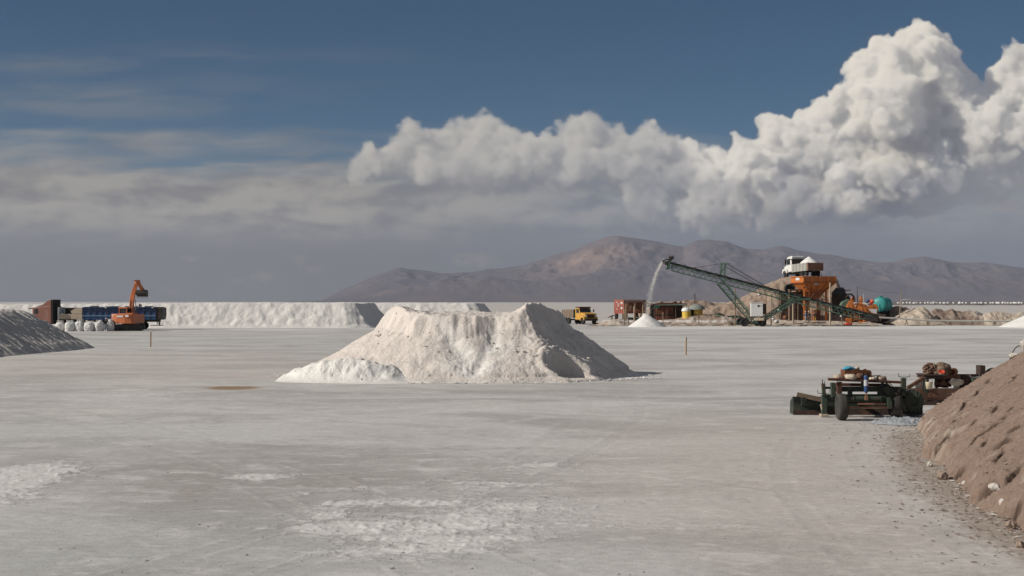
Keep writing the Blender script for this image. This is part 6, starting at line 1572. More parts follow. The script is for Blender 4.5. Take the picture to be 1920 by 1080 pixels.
def container():
    Y = 238.0; s = Y / F; gy = HY + F * H / Y; zb = (gy - 588) * s
    al = math.radians(41)
    t = thing('shipping_container', 'red shipping container with white lettering blocks on its doors, raised on blocks', 'container', (GX(1170, Y), Y, 0), al)
    hh = (588 - 562) * s; L, W = 5.4, 2.35
    b = MB(); b.box(.08, L, .06, W - .06, zb + .05, zb + hh - .05)
    for x in (0, L - .16):
        for y in (0, W - .14): b.box(x, x + .16, y, y + .14, zb, zb + hh)
    b.box(.16, L - .16, 0, .10, zb + hh - .15, zb + hh - .002); b.box(.16, L - .16, 0, .10, zb + .002, zb + .16); b.box(.002, .12, .14, W - .14, zb + hh - .15, zb + hh - .002); b.box(.002, .12, .14, W - .14, zb + .002, zb + .16)
    body = b.build('body', M_['red'], t)
    b = MB(); corr_panel(b, (.16, .03, zb + .16), (L - .32, 0, 0), (0, 0, hh - .31), 12, .04); b.build('side_panel', M_['red'], t)
    for k, y in enumerate((.15, W / 2 + .01)):
        b = MB(); b.box(.02, .075, y, y + W / 2 - .17, zb + .17, zb + hh - .16); dr = b.build('door', M_['red'], t)
        b = MB()
        for yy in (.22, .72): b.tube((-.01, y + yy, zb + .15), (-.01, y + yy, zb + hh - .15), .03, n=6)
        b.each('lock_rod', M_['steel'], dr)
        b = MB()
        if k == 1:
            for z in (.68, .60, .50): b.box(.0, .018, y + .08, y + .30, zb + hh * z, zb + hh * (z + .06))
            for z in (.80, .30): b.box(.0, .018, y + .42, y + .62, zb + hh * z, zb + hh * (z + .05))
        else:
            for z, w in ((.78, .6), (.70, .5), (.40, .55), (.33, .45)): b.box(.0, .018, y + .14, y + .14 + w, zb + hh * z, zb + hh * (z + .055))
        b.each('marking', M_['white'], dr)
    b = MB()
    for x in (.1, L - .5):
        for y in (.1, W - .5): b.box(x, x + .4, y, y + .4, .35, zb - .003)
    b.each('support_block', M_['r_dark'], t)
    # lean-to in front of it
    Y2 = 233.5; s = Y2 / F; gy = HY + F * H / Y2; Z = lambda py: (gy - py) * s; X = lambda px: (px - 1190) * s
    t = thing('lean_to', 'dark rusted roof lean-to on wooden posts in front of the red container', 'shelter', (GX(1190, Y2), Y2, 0), 0)
    b = MB(); corr_panel(b, (X(1170), 1.6, Z(561.8)), (X(1208.5) - X(1170), 0, 0), (0, -2.2, -.42), 12, .05); b.build('roof', M_['roof'], t)
    b = MB(); b.bar((X(1169), -.62, Z(566.8)), (X(1208), -.62, Z(565.2)), .12, .26); b.build('fascia', M_['roof'], t)
    for px, y in ((1172.5, -.5), (1190, -.55), (1205, -.45), (1176, 1.4), (1203, 1.4)):
        b = MB(); b.tube((X(px), y, .3), (X(px), y, Z(566.5)), .10, n=8); b.build('post', M_['wood'], t)
    b = MB(); b.bar((X(1177), -.4, Z(586)), (X(1186), -.45, Z(568)), .1); b.bar((X(1176), -.4, Z(570)), (X(1182), -.4, Z(578)), .08); b.each('brace', M_['wood'], t)
    b = MB(); b.box(X(1176), X(1204), .9, 1.0, Z(584), Z(567)); b.build('back_sheet', M_['corr'], t)
    t = thing('workbench', 'dark green workbench with a skirt, standing under the lean-to', 'workbench', (GX(1190, Y2), Y2 - .1, .45), 0)
    b = MB(); b.box(-1.2, 1.25, -.5, .5, .75, .85); b.build('bench_top', M_['steel'], t); b = MB(); b.box(-1.1, 1.15, -.4, .45, .1, .748); b.build('skirt', M_['g_moss'], t, .03)
    for x in (-1.1, 1.1):
        b = MB(); b.box(x - .06, x + .06, -.46, -.41, 0, .748); b.build('leg', M_['wood_dark'], t)
    t = thing('side_table', 'small dark slanted table top on legs left of the red container', 'table', (GX(1152, 233), 233, .35), 0.2)
    b = MB(); b.prism([(-1.0, .95), (-.2, 1.3), (.7, 1.3), (.7, 1.22), (-.15, 1.2), (-1.0, .86)], -.5, .5, 'y'); b.build('top', M_['wood_dark'], t)
    for x, y in ((.3, -.4), (.3, .4), (-.4, .4), (-.4, -.4)):
        b = MB(); b.bar((x, y, 0), (x, y, 1.15), .09); b.build('leg', M_['wood_dark'], t)
    b = MB(); b.box(-.9, .3, -.35, .35, .12, .22); b.build('low_shelf', M_['wood_dark'], t)
container()

def sheds():
    Y = 232.0; s = Y / F; gy = HY + F * H / Y; ox = 1252; Z = lambda py: (gy - py) * s; X = lambda px: (px - ox) * s
    t = thing('tin_shed', 'low rusty tin shed with a green tarpaulin edge under its dark roof', 'shed', (GX(ox, Y), Y, 0), 0)
    b = MB(); corr_panel(b, (X(1229), 0, .35), (X(1263) - X(1229), 0, 0), (0, 0, Z(575) - .35), 10, .06); b.build('front_wall', M_['corr'], t)
    b = MB(); b.box(X(1228), X(1266), -.10, -.03, Z(592), Z(589.4)); b.build('rail', M_['r_dark'], t)
    b = MB(); corr_panel(b, (X(1263.3), .3, .4), (X(1279) - X(1263.3), 0, 0), (0, 0, Z(575) - .4), 5, .06); b.build('side_bay', M_['r_dark'], t)
    b = MB(); b.prism([(X(1220), Z(570.5)), (X(1240), Z(567.5)), (X(1286), Z(568.5)), (X(1286), Z(570)), (X(1220), Z(572))], -.9, 3.2, 'y'); b.build('roof', M_['roof'], t)
    b = MB(); b.prism([(X(1226), Z(578)), (X(1226), Z(572.3)), (X(1286), Z(570.6)), (X(1288), Z(572.8)), (X(1270), Z(573.2)), (X(1237), Z(573.4)), (X(1233), Z(578.5))], -.98, -.86, 'y'); b.build('tarpaulin', M_['green_tarp'], t)
    b = MB(); b.box(X(1222), X(1284), 2.9, 3.1, .3, Z(572)); b.build('back_wall', M_['r_dark'], t)
    for px in (1226, 1250, 1266, 1281):
        b = MB(); b.tube((X(px), -.7, .3), (X(px), -.7, Z(572)), .07, n=7); b.build('post', M_['wood_dark'], t)
    for k, (px, w) in enumerate(((1238, .5), (1262, .6), (1275, .35))):
        o = blob('roof_stone', M_CLOD, None, (0, 0, .1), (w, .4, .24), 81 + k, .2, 2, loc=(GX(px, Y + .8), Y + .8, Z(568.2))); tag(o, ('largest brown stone weighting the tin shed roof, at its left', 'brown stone weighting the tin shed roof near its middle', 'smallest brown stone weighting the tin shed roof, at its right')[k], 'stone')
    t = thing('board_screen', 'cream slatted board screen between the red container and the tin shed', 'screen', (GX(1216, 235), 235, 0), 0)
    s = 235 / F; gy = HY + F * H / 235
    b = MB()
    for k in range(4): b.box(-.75, .75, -.03, .03, (gy - 575.5) * s + k * .24, (gy - 575.5) * s + k * .24 + .19)
    b.build('slat', M_['sack_pale'], t)
    for x in (-.65, .65):
        b = MB(); b.bar((x, .08, .3), (x, .08, (gy - 565) * s), .1); b.build('post', M_['wood_dark'], t)
    # old machinery in the gap
    t = thing('scrap_winch', 'dark rusty winch frame with a white drum, behind the small salt cone', 'winch', (GX(1213, 226.5), 226.5, .3), 0.2)
    b = MB(); b.bar((.0, 0, 0), (.7, .1, 2.2), .16); b.bar((.5, .2, 0), (.9, .2, 2.3), .2); b.bar((1.3, .2, 0), (.8, .2, 2.2), .14); b.bar((-.7, .1, .9), (1.3, .1, 1.0), .14); b.build('frame', M_['r_dark'], t)
    b = MB(); b.lathe([(0, -.32), (.42, -.30), (.46, -.1), (.46, .1), (.42, .30), (0, .32)], (-.35, -.1, 1.25), 'y', 18); b.build('drum', M_['white'], t)
    Y = 229.5; s = Y / F; gy = HY + F * H / Y; Z = lambda py: (gy - py) * s; r = 8.6 * s
    t = thing('water_tank', 'upright yellow tank with a shiny white dome, beside the tin shed', 'tank', (GX(1287.5, Y), Y, 0), 0)
    b = MB(); b.lathe([(r, .3), (r, .7), (r * 1.03, .75), (r * 1.03, .85), (r, .9), (r, Z(583.5))], (0, 0, 0), 'z', 28); b.build('shell', M_['yellow_t'], t)
    b = MB(); b.lathe([(r * 1.0, Z(583.4)), (r * .96, Z(581)), (r * .78, Z(578.3)), (r * .45, Z(576.8)), (0, Z(576.3))], (-.12, 0, 0), 'z', 28); b.build('dome', mat('glossy_white', (0.76, 0.76, 0.74), 0.25, 0.03), t)
    t = thing('round_hut', 'yellow round hut with a black doorway, under a grey netting canopy', 'hut', (GX(1306, Y + 1), Y + 1, 0), 0)
    R = 11.5 * s; b = MB(); vs = []; n = 40
    for j, z in enumerate((.3, Z(580))):
        for k in range(n + 1): a = math.radians(-62) + math.radians(304) * k / n; vs.append((R * math.cos(a), R * math.sin(a), z))
    for j, z in enumerate((.3, Z(580))):
        for k in range(n + 1): a = math.radians(-62) + math.radians(304) * k / n; vs.append(((R - .08) * math.cos(a), (R - .08) * math.sin(a), z))
    m = n + 1; fs = []
    for k in range(n): fs += [(k, k + 1, m + k + 1, m + k), (2 * m + k + 1, 2 * m + k, 3 * m + k, 3 * m + k + 1), (m + k, m + k + 1, 3 * m + k + 1, 3 * m + k)]
    b.add(vs, fs); o = b.build('wall', M_['yellow_t'], t); o.rotation_euler = (0, 0, math.radians(-62))
    b = MB(); b.box(-R * .8, R * .6, .2, .3, .3, Z(580)); b.build('inner_screen', M_['black'], t)
    b = MB(); prof = [(R * 1.45, Z(580.5)), (R * 1.3, Z(577)), (R * 1.0, Z(573.2)), (R * .55, Z(570.8)), (0, Z(569.9))]; b.lathe(prof, (0, 0, 0), 'z', 26); b.build('canopy', M_['grey_net'], t)
    b = MB(); b.tube((-.25, .2, Z(571)), (-.25, .2, Z(551)), .06, n=6); b.box(-.33, -.17, .12, .28, Z(552), Z(550.3)); b.build('mast', M_['dark'], t)
sheds()

def tangles():
    rng = np.random.default_rng(9)
    def tangle(name, label, px, Y, w, h_, n, m, r=.035, z0=0.5, rad=None):
        b = MB(); 
        for i in range(n):
            x = rng.uniform(-w, w); a = rng.normal(0, .55); l = h_ * rng.uniform(.5, 1.1); y = rng.uniform(-.5, .5)
            b.path([(x, y, 0), (x + a * l * .5, y + rng.normal(0, .15), l * .55), (x + a * l * 1.1, y + rng.normal(0, .2), l)], [r, r * .8, r * .4], 5)
        o = b.build(name, m); o.location = (GX(px, Y), Y, z0); return tag(o, label, 'branches', kind=None)
    tangle('branch_pile', 'tangle of bare pale branches right of the yellow round hut', 1327, 230, .8, 1.5, 46, M_['wood_pale'], .035, .45)
    tangle('branch_pile', 'low pile of broken pale sticks left of the conveyor wheels', 1376, 224.5, 1.2, 1.2, 60, M_['wood_pale'], .04, .05)
    o = blob('netting_heap', M_['green_net'], None, (0, 0, 0), (2.6, .8, .62), 91, .2, 3, loc=(GX(1362, 229), 229, 1.0)); tag(o, 'long dark green heap of netting between the yellow hut and the conveyor leg', 'netting')
    o = blob('netting_heap', M_['green_net'], None, (0, 0, 0), (.9, .7, .7), 92, .2, 3, loc=(GX(1349, 229.6), 229.6, 1.3)); tag(o, 'small peaked dark heap of netting on the left end of the long one', 'netting')
    for k, (px, py, r, lab) in enumerate(((1462, 583, .34, 'white sack perched on the bank below the conveyor, right of the cabinet'), (1456, 603, .36, 'white sack on the ground just right of the conveyor rear wheel'), (1449, 594, .25, 'small cream sack propped by a post below the conveyor'), (1449.5, 598.5, .26, 'cream sack beneath the small one propped by a post'), (1424, 552, .3, 'white lump caught on the ramp slope above the cabinet'))):
        Y = 226 if k != 4 else 235.5
        o = blob('sack', M_['bag'], None, (0, 0, 0), (r * 1.2, r, r * .85), 95 + k, .15, 2, loc=P(px, py, Y)); tag(o, lab, 'sack')
    t = thing('oil_drum', 'rusty orange drum lying in the shade below the ramp, right of the cabinet', 'drum', P(1473, 595.5, 229), .25)
    b = MB(); b.lathe([(0, -.45), (.31, -.45), (.33, -.4), (.33, -.1), (.345, -.08), (.33, -.06), (.33, .2), (.345, .22), (.33, .24), (.33, .4), (.31, .45), (0, .45)], (0, 0, 0), 'y', 18); b.build('shell', M_['corr'], t)
    t = thing('red_canister', 'red plastic canister lying on the flat under the orange screening machine', 'canister', (GX(1591, 224.5), 224.5, .26), .1)
    b = MB(); b.lathe([(0, -.62), (.12, -.6), (.24, -.48), (.27, -.3), (.27, .3), (.22, .5), (.1, .58), (0, .6)], (0, 0, 0), 'x', 16); b.build('body', M_['signal_red'], t)
    b = MB(); b.tube((-.62, 0, -.06), (-.82, 0, -.1), .1); b.build('cap', M_['black'], t)
tangles()

def post(label, px, top, base, Y, r=.07, m='wood', lean=0.0, z0=None):
    s = Y / F; z1 = H - (top - HY) * s; z0 = max(0.0, H - (base - HY) * s) - .1 if z0 is None else z0
    b = MB(); b.tube((0, 0, 0), (lean, 0, z1 - z0), r, r * .85, n=8); o = b.build('post', M_[m]); o.location = (GX(px, Y), Y, z0); tag(o, label, 'post')
post('wooden post in front of the red container doors', 1170.5, 580, 614, 223.6, .10)
post('pale wooden post between the lean-to and the small salt cone', 1189, 574, 606, 226, .10, 'wood_pale')
post('crooked thin post between the two posts left of the small salt cone', 1180, 588, 614, 223.8, .07, 'wood', -.35)
post('thin post in front of the rusty tin shed', 1243, 585, 614, 223.5, .06)
post('thin brown post in front of the round hut', 1310, 586, 616, 222.7, .06, 'wood')
post('tall bare pole between the round hut and the conveyor front leg', 1378.5, 540, 614, 223.5, .09)
post('left one of two slim posts beside the white cabinet', 1436, 550, 614, 224.5, .10)
post('right one of two slim posts beside the white cabinet', 1446, 546, 613, 224.5, .09, 'wood_pale')
post('stout pale post under the conveyor, left of the workers', 1487, 566, 604, 227, .13, 'wood_pale')
post('tall thick pale post in front of the right end of the orange hopper', 1556.5, 530, 608, 226, .15, 'wood_pale')
post('dark thin pole above the orange screening machine', 1607.5, 536, 590, 236, .07, 'wood_dark')
post('white thin pipe standing behind the orange screening machine', 1619, 551, 590, 238, .06, 'pipe')
post('slender leaning pole on the cream spoil heap', 1686, 545, 592, 230.5, .075, 'wood', .38)
post('short post with a white lamp under the orange screening machine', 1578.5, 593, 610, 224.5, .08)
def more_right():
    for k, (p, q, lab) in enumerate(((P(1607.5, 538, 236), P(1686, 548, 230.5), 'slack overhead cable from the dark pole to the leaning pole'), (P(1300, 552, 230.5), P(1352, 590, 223), 'thin guy wire running down from the mast of the round hut'))):
        b = MB(); b.path([p.lerp(q, i / 10) + Vector((0, 0, -1.6 * (i / 10) * (1 - i / 10))) for i in range(11)], .022, 5); o = b.build('overhead_cable', M_['dark']); tag(o, lab, 'cable')
    b = MB(); b.tube((0, 0, 0), (0, 0, 1), .1)
    o = blob('lamp', M_['white'], None, (0, 0, 0), (.17, .17, .15), 111, .03, 2, loc=P(1577, 593, 224.5)); tag(o, 'white lamp bowl on the short post under the orange machine', 'lamp')
    Y = 225.0; s = Y / F; gy = HY + F * H / Y
    t = thing('pale_pipe', 'long pale pipe lying on low trestles along the spoil heaps', 'pipe', (GX(1646, Y), Y, 0), 0)
    pts = [(1646, 595), (1690, 597.5), (1730, 600.5), (1790, 602), (1850, 602.5), (1905, 602.8)]
    b = MB(); b.path([((px - 1646) * s, .012 * (px - 1646), (gy - py) * s) for px, py in pts], .13, 8); b.build('tube', M_['pipe'], t)
    for px in (1668, 1702, 1744, 1788, 1832, 1876):
        py = np.interp(px, [p[0] for p in pts], [p[1] for p in pts]); b = MB(); z = (gy - py) * s - .13; x = (px - 1646) * s; y = .012 * (px - 1646)
        b.bar((x - .25, y, 0), (x, y, z), .08); b.bar((x + .25, y, 0), (x, y, z), .08); b.build('trestle', M_['wood_dark'], t)
    t = thing('pipe_frame', 'white goalpost shaped pipe frame standing behind the cream spoil heap', 'frame', P(1690, 588, 236), 0)
    s = 236 / F; b = MB(); b.path([(-.1, 0, 0), (-.05, 0, 25.5 * s), (17.5 * s, 0, 27.5 * s), (17.7 * s, 0, 2 * s)], .055, 6); b.build('bent_pipe', M_['pipe'], t)
    b = MB(); b.bar((-.1, .1, .1), (1.4, .5, .9), .05); b.build('brace', M_['pipe'], t)
    # the far row of white salt heaps
    rng = np.random.default_rng(31)
    pxs = [1664, 1672, 1684, 1694, 1701, 1707, 1713.5, 1719, 1726, 1735, 1740.5, 1746, 1750, 1757, 1763, 1771, 1777, 1788, 1798.5, 1805, 1811.5, 1823, 1828, 1836, 1840, 1848.5, 1857, 1862, 1869, 1873.5, 1880, 1885, 1890, 1896, 1901, 1906, 1911, 1916]
    Yd = 1500.0; me0 = None
    for i, px in enumerate(pxs):
        y = Yd + 60 * math.sin(i * 1.7)
        if i < 4:
            pass
        me = rock_mesh('salt_heap', 1.5, 800 + i % 6, (1.25, 1.0, .95), 2)
        o = link('salt_heap', me, M_SALT_FRESH, loc=(GX(px, y), y, 2.7)); o.scale = (0.75 + .5 * rng.random(), 1, .72 + .3 * rng.random()); o.rotation_euler = (0, 0, i)
        tag(o, 'tiny white heap in the far row along the foot of the mountains', 'salt heap', 'far row of white heaps')
    m_d = mat('far_bank', (0.14, 0.125, 0.12), .95, .1, .02)
    X, YY = patch(GX(1640, 1560), GX(2050, 1560), 1552, 1600, 4)
    h = 3.9 * (1 - np.abs(YY - 1576) / 22) + .9 * fbm(X / 30, YY / 12, 4, 820); h = np.where(h < 0, -.4, h)
    o = crop_heap('far_bank', X, YY, h, m_d); tag(o, kind='structure')
more_right()

# ------------------------------------------------------------------ yellow truck in the middle distance
def yellow_truck():
    Y = 241.0; s = Y / F; gy = HY + F * H / Y
    # front at +x, pointing at the viewer and slightly to the right
    rz = math.radians(-90 + 27)
    t = thing('dump_truck', 'yellow bonneted dump truck with a weathered grey brown body, facing the camera', 'dump truck', (GX(1098, Y), Y, 0), rz)
    k = 1.18
    V = lambda a: [(x * k, z * k) for x, z in a]
    b = MB(); b.prism(V([(-.15, .75), (1.45, .75), (1.5, 1.55), (.15, 1.72), (.02, 1.6)]), -.98 * k, .98 * k, 'y'); hood = b.build('bonnet', M_['yellow'], t, .10)
    b = MB(); b.prism(V([(-1.35, .65), (.0, .65), (.02, 1.62), (-.28, 2.32), (-1.25, 2.36), (-1.35, 2.2)]), -.97 * k, .97 * k, 'y'); cab = b.build('cab', M_['yellow'], t, .08)
    b = MB(); b.hull([(.03 * k, -.86 * k, 1.70 * k), (.03 * k, .86 * k, 1.70 * k), (-.02 * k, .86 * k, 1.68 * k), (-.02 * k, -.86 * k, 1.68 * k)], [(-.22 * k, -.78 * k, 2.24 * k), (-.22 * k, .78 * k, 2.24 * k), (-.30 * k, .78 * k, 2.2 * k), (-.30 * k, -.78 * k, 2.2 * k)]); b.build('windscreen', M_['glass'], cab)
    b = MB(); b.box(-1.3 * k, -.1 * k, -.93 * k, .93 * k, 2.345 * k, 2.52 * k); b.build('roof_rack', M_['roof'], cab)
    for sg in (-1, 1):
        b = MB(); b.prism(V([(-1.05, 1.62), (-.2, 1.62), (-.38, 2.2), (-1.02, 2.22)]), sg * .975 * k - .012, sg * .975 * k + .012, 'y'); b.build('side_window', M_['glass'], cab)
        b = MB(); b.prism(V([(.2, .55), (.25, .98), (.55, 1.22), (1.2, 1.22), (1.5, .98), (1.52, .6), (1.36, .6), (1.2, .95), (.62, .95), (.4, .55)]), sg * 1.0 * k - .16, sg * 1.0 * k + .16, 'y'); b.build('mudguard', M_['yellow'], t, .03)
        b = MB(); b.tube((1.49 * k, sg * .78 * k, 1.22 * k), (1.56 * k, sg * .78 * k, 1.22 * k), .14 * k, n=14); b.build('headlight', M_['white'], t)
        b = MB(); b.bar((-.1 * k, sg * .98 * k, 1.95 * k), (.1 * k, sg * 1.28 * k, 2.0 * k), .03); b.box(.06 * k, .12 * k, sg * 1.28 * k - .1, sg * 1.28 * k + .1, 1.75 * k, 2.15 * k); b.build('mirror', M_['dark'], cab)
    b = MB()
    for z in (1.0, 1.12, 1.24, 1.36): b.box(1.50 * k, 1.545 * k, -.55 * k, .55 * k, z * k - .035, z * k + .03)
    b.box(1.495 * k, 1.515 * k, -.56 * k, .56 * k, .95 * k, 1.42 * k); b.build('grille', M_['r_dark'], t)
    b = MB(); b.box(1.52 * k, 1.72 * k, -1.05 * k, 1.05 * k, .52 * k, .80 * k); b.build('bumper', M_['dark'], t, .03)
    b = MB(); b.box(-4.6 * k, 1.45 * k, -.40 * k, .40 * k, .55 * k, .74 * k); b.build('chassis', M_['dark'], t)
    grey = mat('weathered_grey_boards', (0.19, 0.155, 0.13), .9, .2, 1.5, col2=(.13, .105, .09), amount=.45)
    b = MB(); z0, z1 = .98 * k, 2.1 * k
    b.box(-4.9 * k, -1.55 * k, -1.12 * k, 1.12 * k, z0 - .1, z0); b.box(-4.9 * k, -1.55 * k, -1.15 * k, -1.08 * k, z0 + .002, z1); b.box(-4.9 * k, -1.55 * k, 1.08 * k, 1.15 * k, z0 + .002, z1); b.box(-1.62 * k, -1.55 * k, -1.078 * k, 1.078 * k, z0 + .002, z1); b.box(-4.9 * k, -4.83 * k, -1.078 * k, 1.078 * k, z0 + .002, z1)
    bed = b.build('bed', grey, t)
    b = MB()
    for i in range(7):
        x = (-4.85 + i * .54) * k
        for sg in (-1, 1): b.box(x, x + .12, sg * 1.155 * k, sg * 1.20 * k, z0 - .1, z1)
    b.each('stake', M_['wood'], bed)
    b = MB(); b.box(-1.54 * k, -1.42 * k, -1.0 * k, 1.0 * k, .9 * k, 2.2 * k); b.build('headboard', M_['green_tarp'], t)
    for x, ys in ((.88, (-.9, .9)), (-3.2, (-.92, .92)), (-4.15, (-.92, .92))):
        for y in ys: wheel(t, (x * k, y * k, .46 * k), .46 * k, .30 * k, 'y')
yellow_truck()
blob_o = bank('spoil_heap', 'low pale spoil heap in front of the red container, right of the yellow truck', 'spoil heap', [(1112, 609), (1126, 606), (1138, 601), (1150, 599), (1162, 600), (1172, 605), (1180, 609)], 226.5, 2.0, 3, M_BANK_PALE, 900, 0.12, 0.22, 0.4)

# ------------------------------------------------------------------ workers at the hopper
def zt(px, py, Y): return max(0, H - (py - HY) / F * Y)
Yp = 226.5
person('person in a long dark coat and white cap standing under the conveyor', (GX(1516.5, Yp), Yp, zt(1516, 605.5, Yp)), math.radians(170), M_['cloth_dark'], M_['cloth_grey'], M_['cap'], 1.9, .02, .10, .05)
person('person in blue overalls with a white cap, beside the worker in the dark coat', (GX(1510.5, Yp + .6), Yp + .6, zt(1510, 605, Yp + .6)), math.radians(120), M_['cloth_blue'], M_['denim'], M_['cap'], 1.82, .05, .04, .10)
person('person in yellow brown trousers behind the workers, by the hopper feeder', (GX(1527.5, Yp + 1.6), Yp + 1.6, zt(1527, 604, Yp + 1.6)), math.radians(200), M_['cloth_grey'], M_['yellow'], M_['cloth_dark'], 1.7, .08, .05, .09)

# ------------------------------------------------------------------ the two drawn scrapers in the right foreground
def moldboard(W_, x0, x1, Y, z0, z1, m_face, m_edge, parent, ang=0.0, name='blade', thick=.05):
    """curved blade, concave to the viewer, with a cutting edge along its foot"""
    n = 9; zz = np.linspace(z0 + .10, z1, n)
    fy = lambda z: .26 * ((z - z0) / (z1 - z0) - .5) ** 2 * 2.0
    front = [(Y - fy(z), z) for z in zz]; back = [(y + thick, z) for y, z in reversed(front)]
    M = Matrix.Translation((x0, 0, 0)) @ Matrix.Rotation(ang, 4, 'Z') @ Matrix.Translation((-x0, 0, 0))
    b = MB(); b.prism([(y, z) for y, z in front + back], x0, x1, 'x', M); bl = b.build(name, m_face, parent)
    b = MB(); b.prism([(Y - fy(zz[0]) - .03, z0), (Y - fy(zz[0]) + .015, z0), (Y - fy(zz[0]) + .02, z0 + .14), (Y - fy(zz[1]) - .025, z0 + .16)], x0 - .01, x1 + .01, 'x', M); b.build('cutting_edge', m_edge, bl)
    b = MB()
    for x in (x0 + .002, x1 - .06):
        b.prism([(Y + .02, z0), (Y + .55, z0 + .02), (Y + .50, z1 - .18), (Y + .05, z1)], x, x + .058, 'x', M)
    b.each('end_plate', m_face, bl)
    b = MB(); b.box(x0 + .1, x1 - .1, Y + .06, Y + .2, z0 + (z1 - z0) * .45, z0 + (z1 - z0) * .62, M); b.build('back_beam', m_face, bl)
    return bl

def u_rod(b, x, y, z, w, h_, r=.012):
    b.path([(x - w, y, z + h_), (x - w, y, z), (x, y, z - .02), (x + w, y, z), (x + w, y, z + h_ * .9)], r, 6)

def scraper_green():
    O = Vector((GX(1608, 46.9), 46.9, 0))
    t = thing('drawn_scraper', 'dark green drawn scraper on two tyres with a blue cylinder and junk piled on top', 'scraper', O, 0)
    W = lambda px, py, Y: P(px, py, Y) - O
    yb = 47.9 - O.y
    xb = lambda px: W(px, 0, 47.9).x
    zb = lambda py: W(0, py, 47.9).z
    moldboard(None, xb(1488.5), xb(1545), yb, .0, zb(743.5), M_['g_impl'], M_['r_dark'], t, 0.02)
    moldboard(None, xb(1546), xb(1727), yb + .10, .0, zb(739), M_['g_impl'], M_['r_dark'], t, 0.0)
    # plank dropped into the left blade, bracket inside it
    b = MB(); b.bar(W(1494.5, 739.5, 47.85), W(1547, 751, 47.55), .10, .15); b.build('plank', M_['wood_dark'], t, .01)
    b = MB(); b.box(xb(1501), xb(1535), yb - .10, yb + .0, zb(760), zb(749)); b.tube((xb(1505), yb - .22, zb(749)), (xb(1505), yb - .02, zb(749)), .09, n=12); b.build('blade_bracket', M_['g_impl'], t, .02)
    # left mast: square tube with a foot, fork rod, arm to the frame
    b = MB(); p = W(1545, 780, 47.0); q = W(1545, 741, 47.0); r_ = W(1543.5, 719, 47.0)
    b.bar((p.x, p.y, .05), q, .17, .17, up=(0, 1, 0)); b.bar(q, r_, .115, .13, up=(0, 1, 0)); b.bar((r_.x - .02, r_.y, r_.z), W(1542, 711.5, 47), .03); b.bar((r_.x + .06, r_.y, r_.z), W(1545.5, 714, 47), .02); m1 = b.build('mast', M_['g_moss'], t, .012)
    b = MB(); b.box(p.x - .13, p.x + .12, p.y - .16, p.y + .16, .0, .10); b.bar((p.x, p.y, .1), (p.x - .10, p.y - .05, .42), .08); b.build('foot', M_['sack'], m1, .015)
    b = MB(); c = W(1544, 737, 46.85); u_rod(b, c.x, c.y, c.z, .19, .11); b.build('fork_rod', M_['dark'], m1)
    b = MB(); b.bar(W(1547, 727, 47.0), W(1563, 727.5, 47.0), .10, .08); b.bar(W(1546, 744, 47.0), W(1572, 744.5, 47.0), .12, .16); b.build('arm', M_['g_impl'], t, .01)
    # main frame
    Yf = 46.9
    b = MB(); b.bar(W(1562.5, 744, Yf), W(1561.5, 717.5, Yf), .15, .2, up=(0, 1, 0)); b.build('corner_post', M_['g_moss'], t, .012)
    b = MB(); b.bar(W(1573.5, 741, Yf - .2), W(1573.5, 716, Yf - .2), .16, .16, up=(0, 1, 0)); b.build('corner_post', M_['r_impl'], t, .012)
    b = MB(); b.bar(W(1567, 729.5, Yf), W(1689, 729.8, Yf), .16, .165); b.build('cross_beam', M_['g_impl'], t, .015)
    b = MB(); b.bar(W(1567, 721, Yf + .5), W(1662, 722, Yf + .5), .10, .10); b.build('cross_beam', M_['r_impl'], t, .012)
    b = MB(); b.bar(W(1567, 729, Yf + 1.2), W(1690, 729, Yf + 1.2), .12, .14); b.bar(W(1567, 729.5, Yf + .06), W(1567, 729.5, Yf + 1.2), .12, .12); b.bar(W(1686, 729.8, Yf + .06), W(1686, 729.8, Yf + 1.2), .12, .12); b.build('rear_frame', M_['g_impl'], t, .012)
    b = MB(); b.tube(W(1588, 747.5, Yf - .1), W(1672, 747.8, Yf - .1), .105, n=18)
    b.tube(W(1598, 747.5, Yf - .1), W(1600, 747.5, Yf - .1), .13, n=18); b.tube(W(1624, 747.5, Yf - .1), W(1626.5, 747.5, Yf - .1), .135, n=18); b.tube(W(1650, 747.8, Yf - .1), W(1652, 747.8, Yf - .1), .13, n=18); b.build('axle_tube', M_['g_moss'], t)
    b = MB(); b.bar(W(1593, 745, Yf - .05), W(1594, 733.5, Yf), .14, .12, up=(0, 1, 0)); b.bar(W(1651, 745, Yf - .05), W(1651, 733.5, Yf), .2, .12, up=(0, 1, 0)); b.bar(W(1640, 746, Yf), W(1641, 742, Yf), .12, .1, up=(0, 1, 0)); b.each('hanger', M_['g_impl'], t, .01)
    b = MB(); b.bar(W(1608, 757.5, Yf - .25), W(1661, 757.2, Yf - .25), .06, .055); b.build('rusty_bar', M_['rust_lt'], t, .008)
    b = MB(); b.bar(W(1588, 764.3, Yf - .2), W(1672, 764.0, Yf - .2), .07, .07); b.build('rusty_bar', M_['rust_lt'], t, .008)
    b = MB(); b.bar(W(1590, 753.5, Yf - .1), W(1672, 753.2, Yf - .1), .05, .05); b.build('rusty_bar', M_['r_dark'], t, .008)
    b = MB(); b.prism([(W(1657.5, 0, Yf).x, W(0, 744, Yf).z), (W(1664, 0, Yf).x, W(0, 744, Yf).z), (W(1668, 0, Yf).x, W(0, 753, Yf).z), (W(1667.5, 0, Yf).x, W(0, 763, Yf).z), (W(1660.5, 0, Yf).x, W(0, 763, Yf).z), (W(1658.5, 0, Yf).x, W(0, 754, Yf).z)], -.34, -.24, 'y'); b.build('wheel_bracket', M_['g_moss'], t, .012)
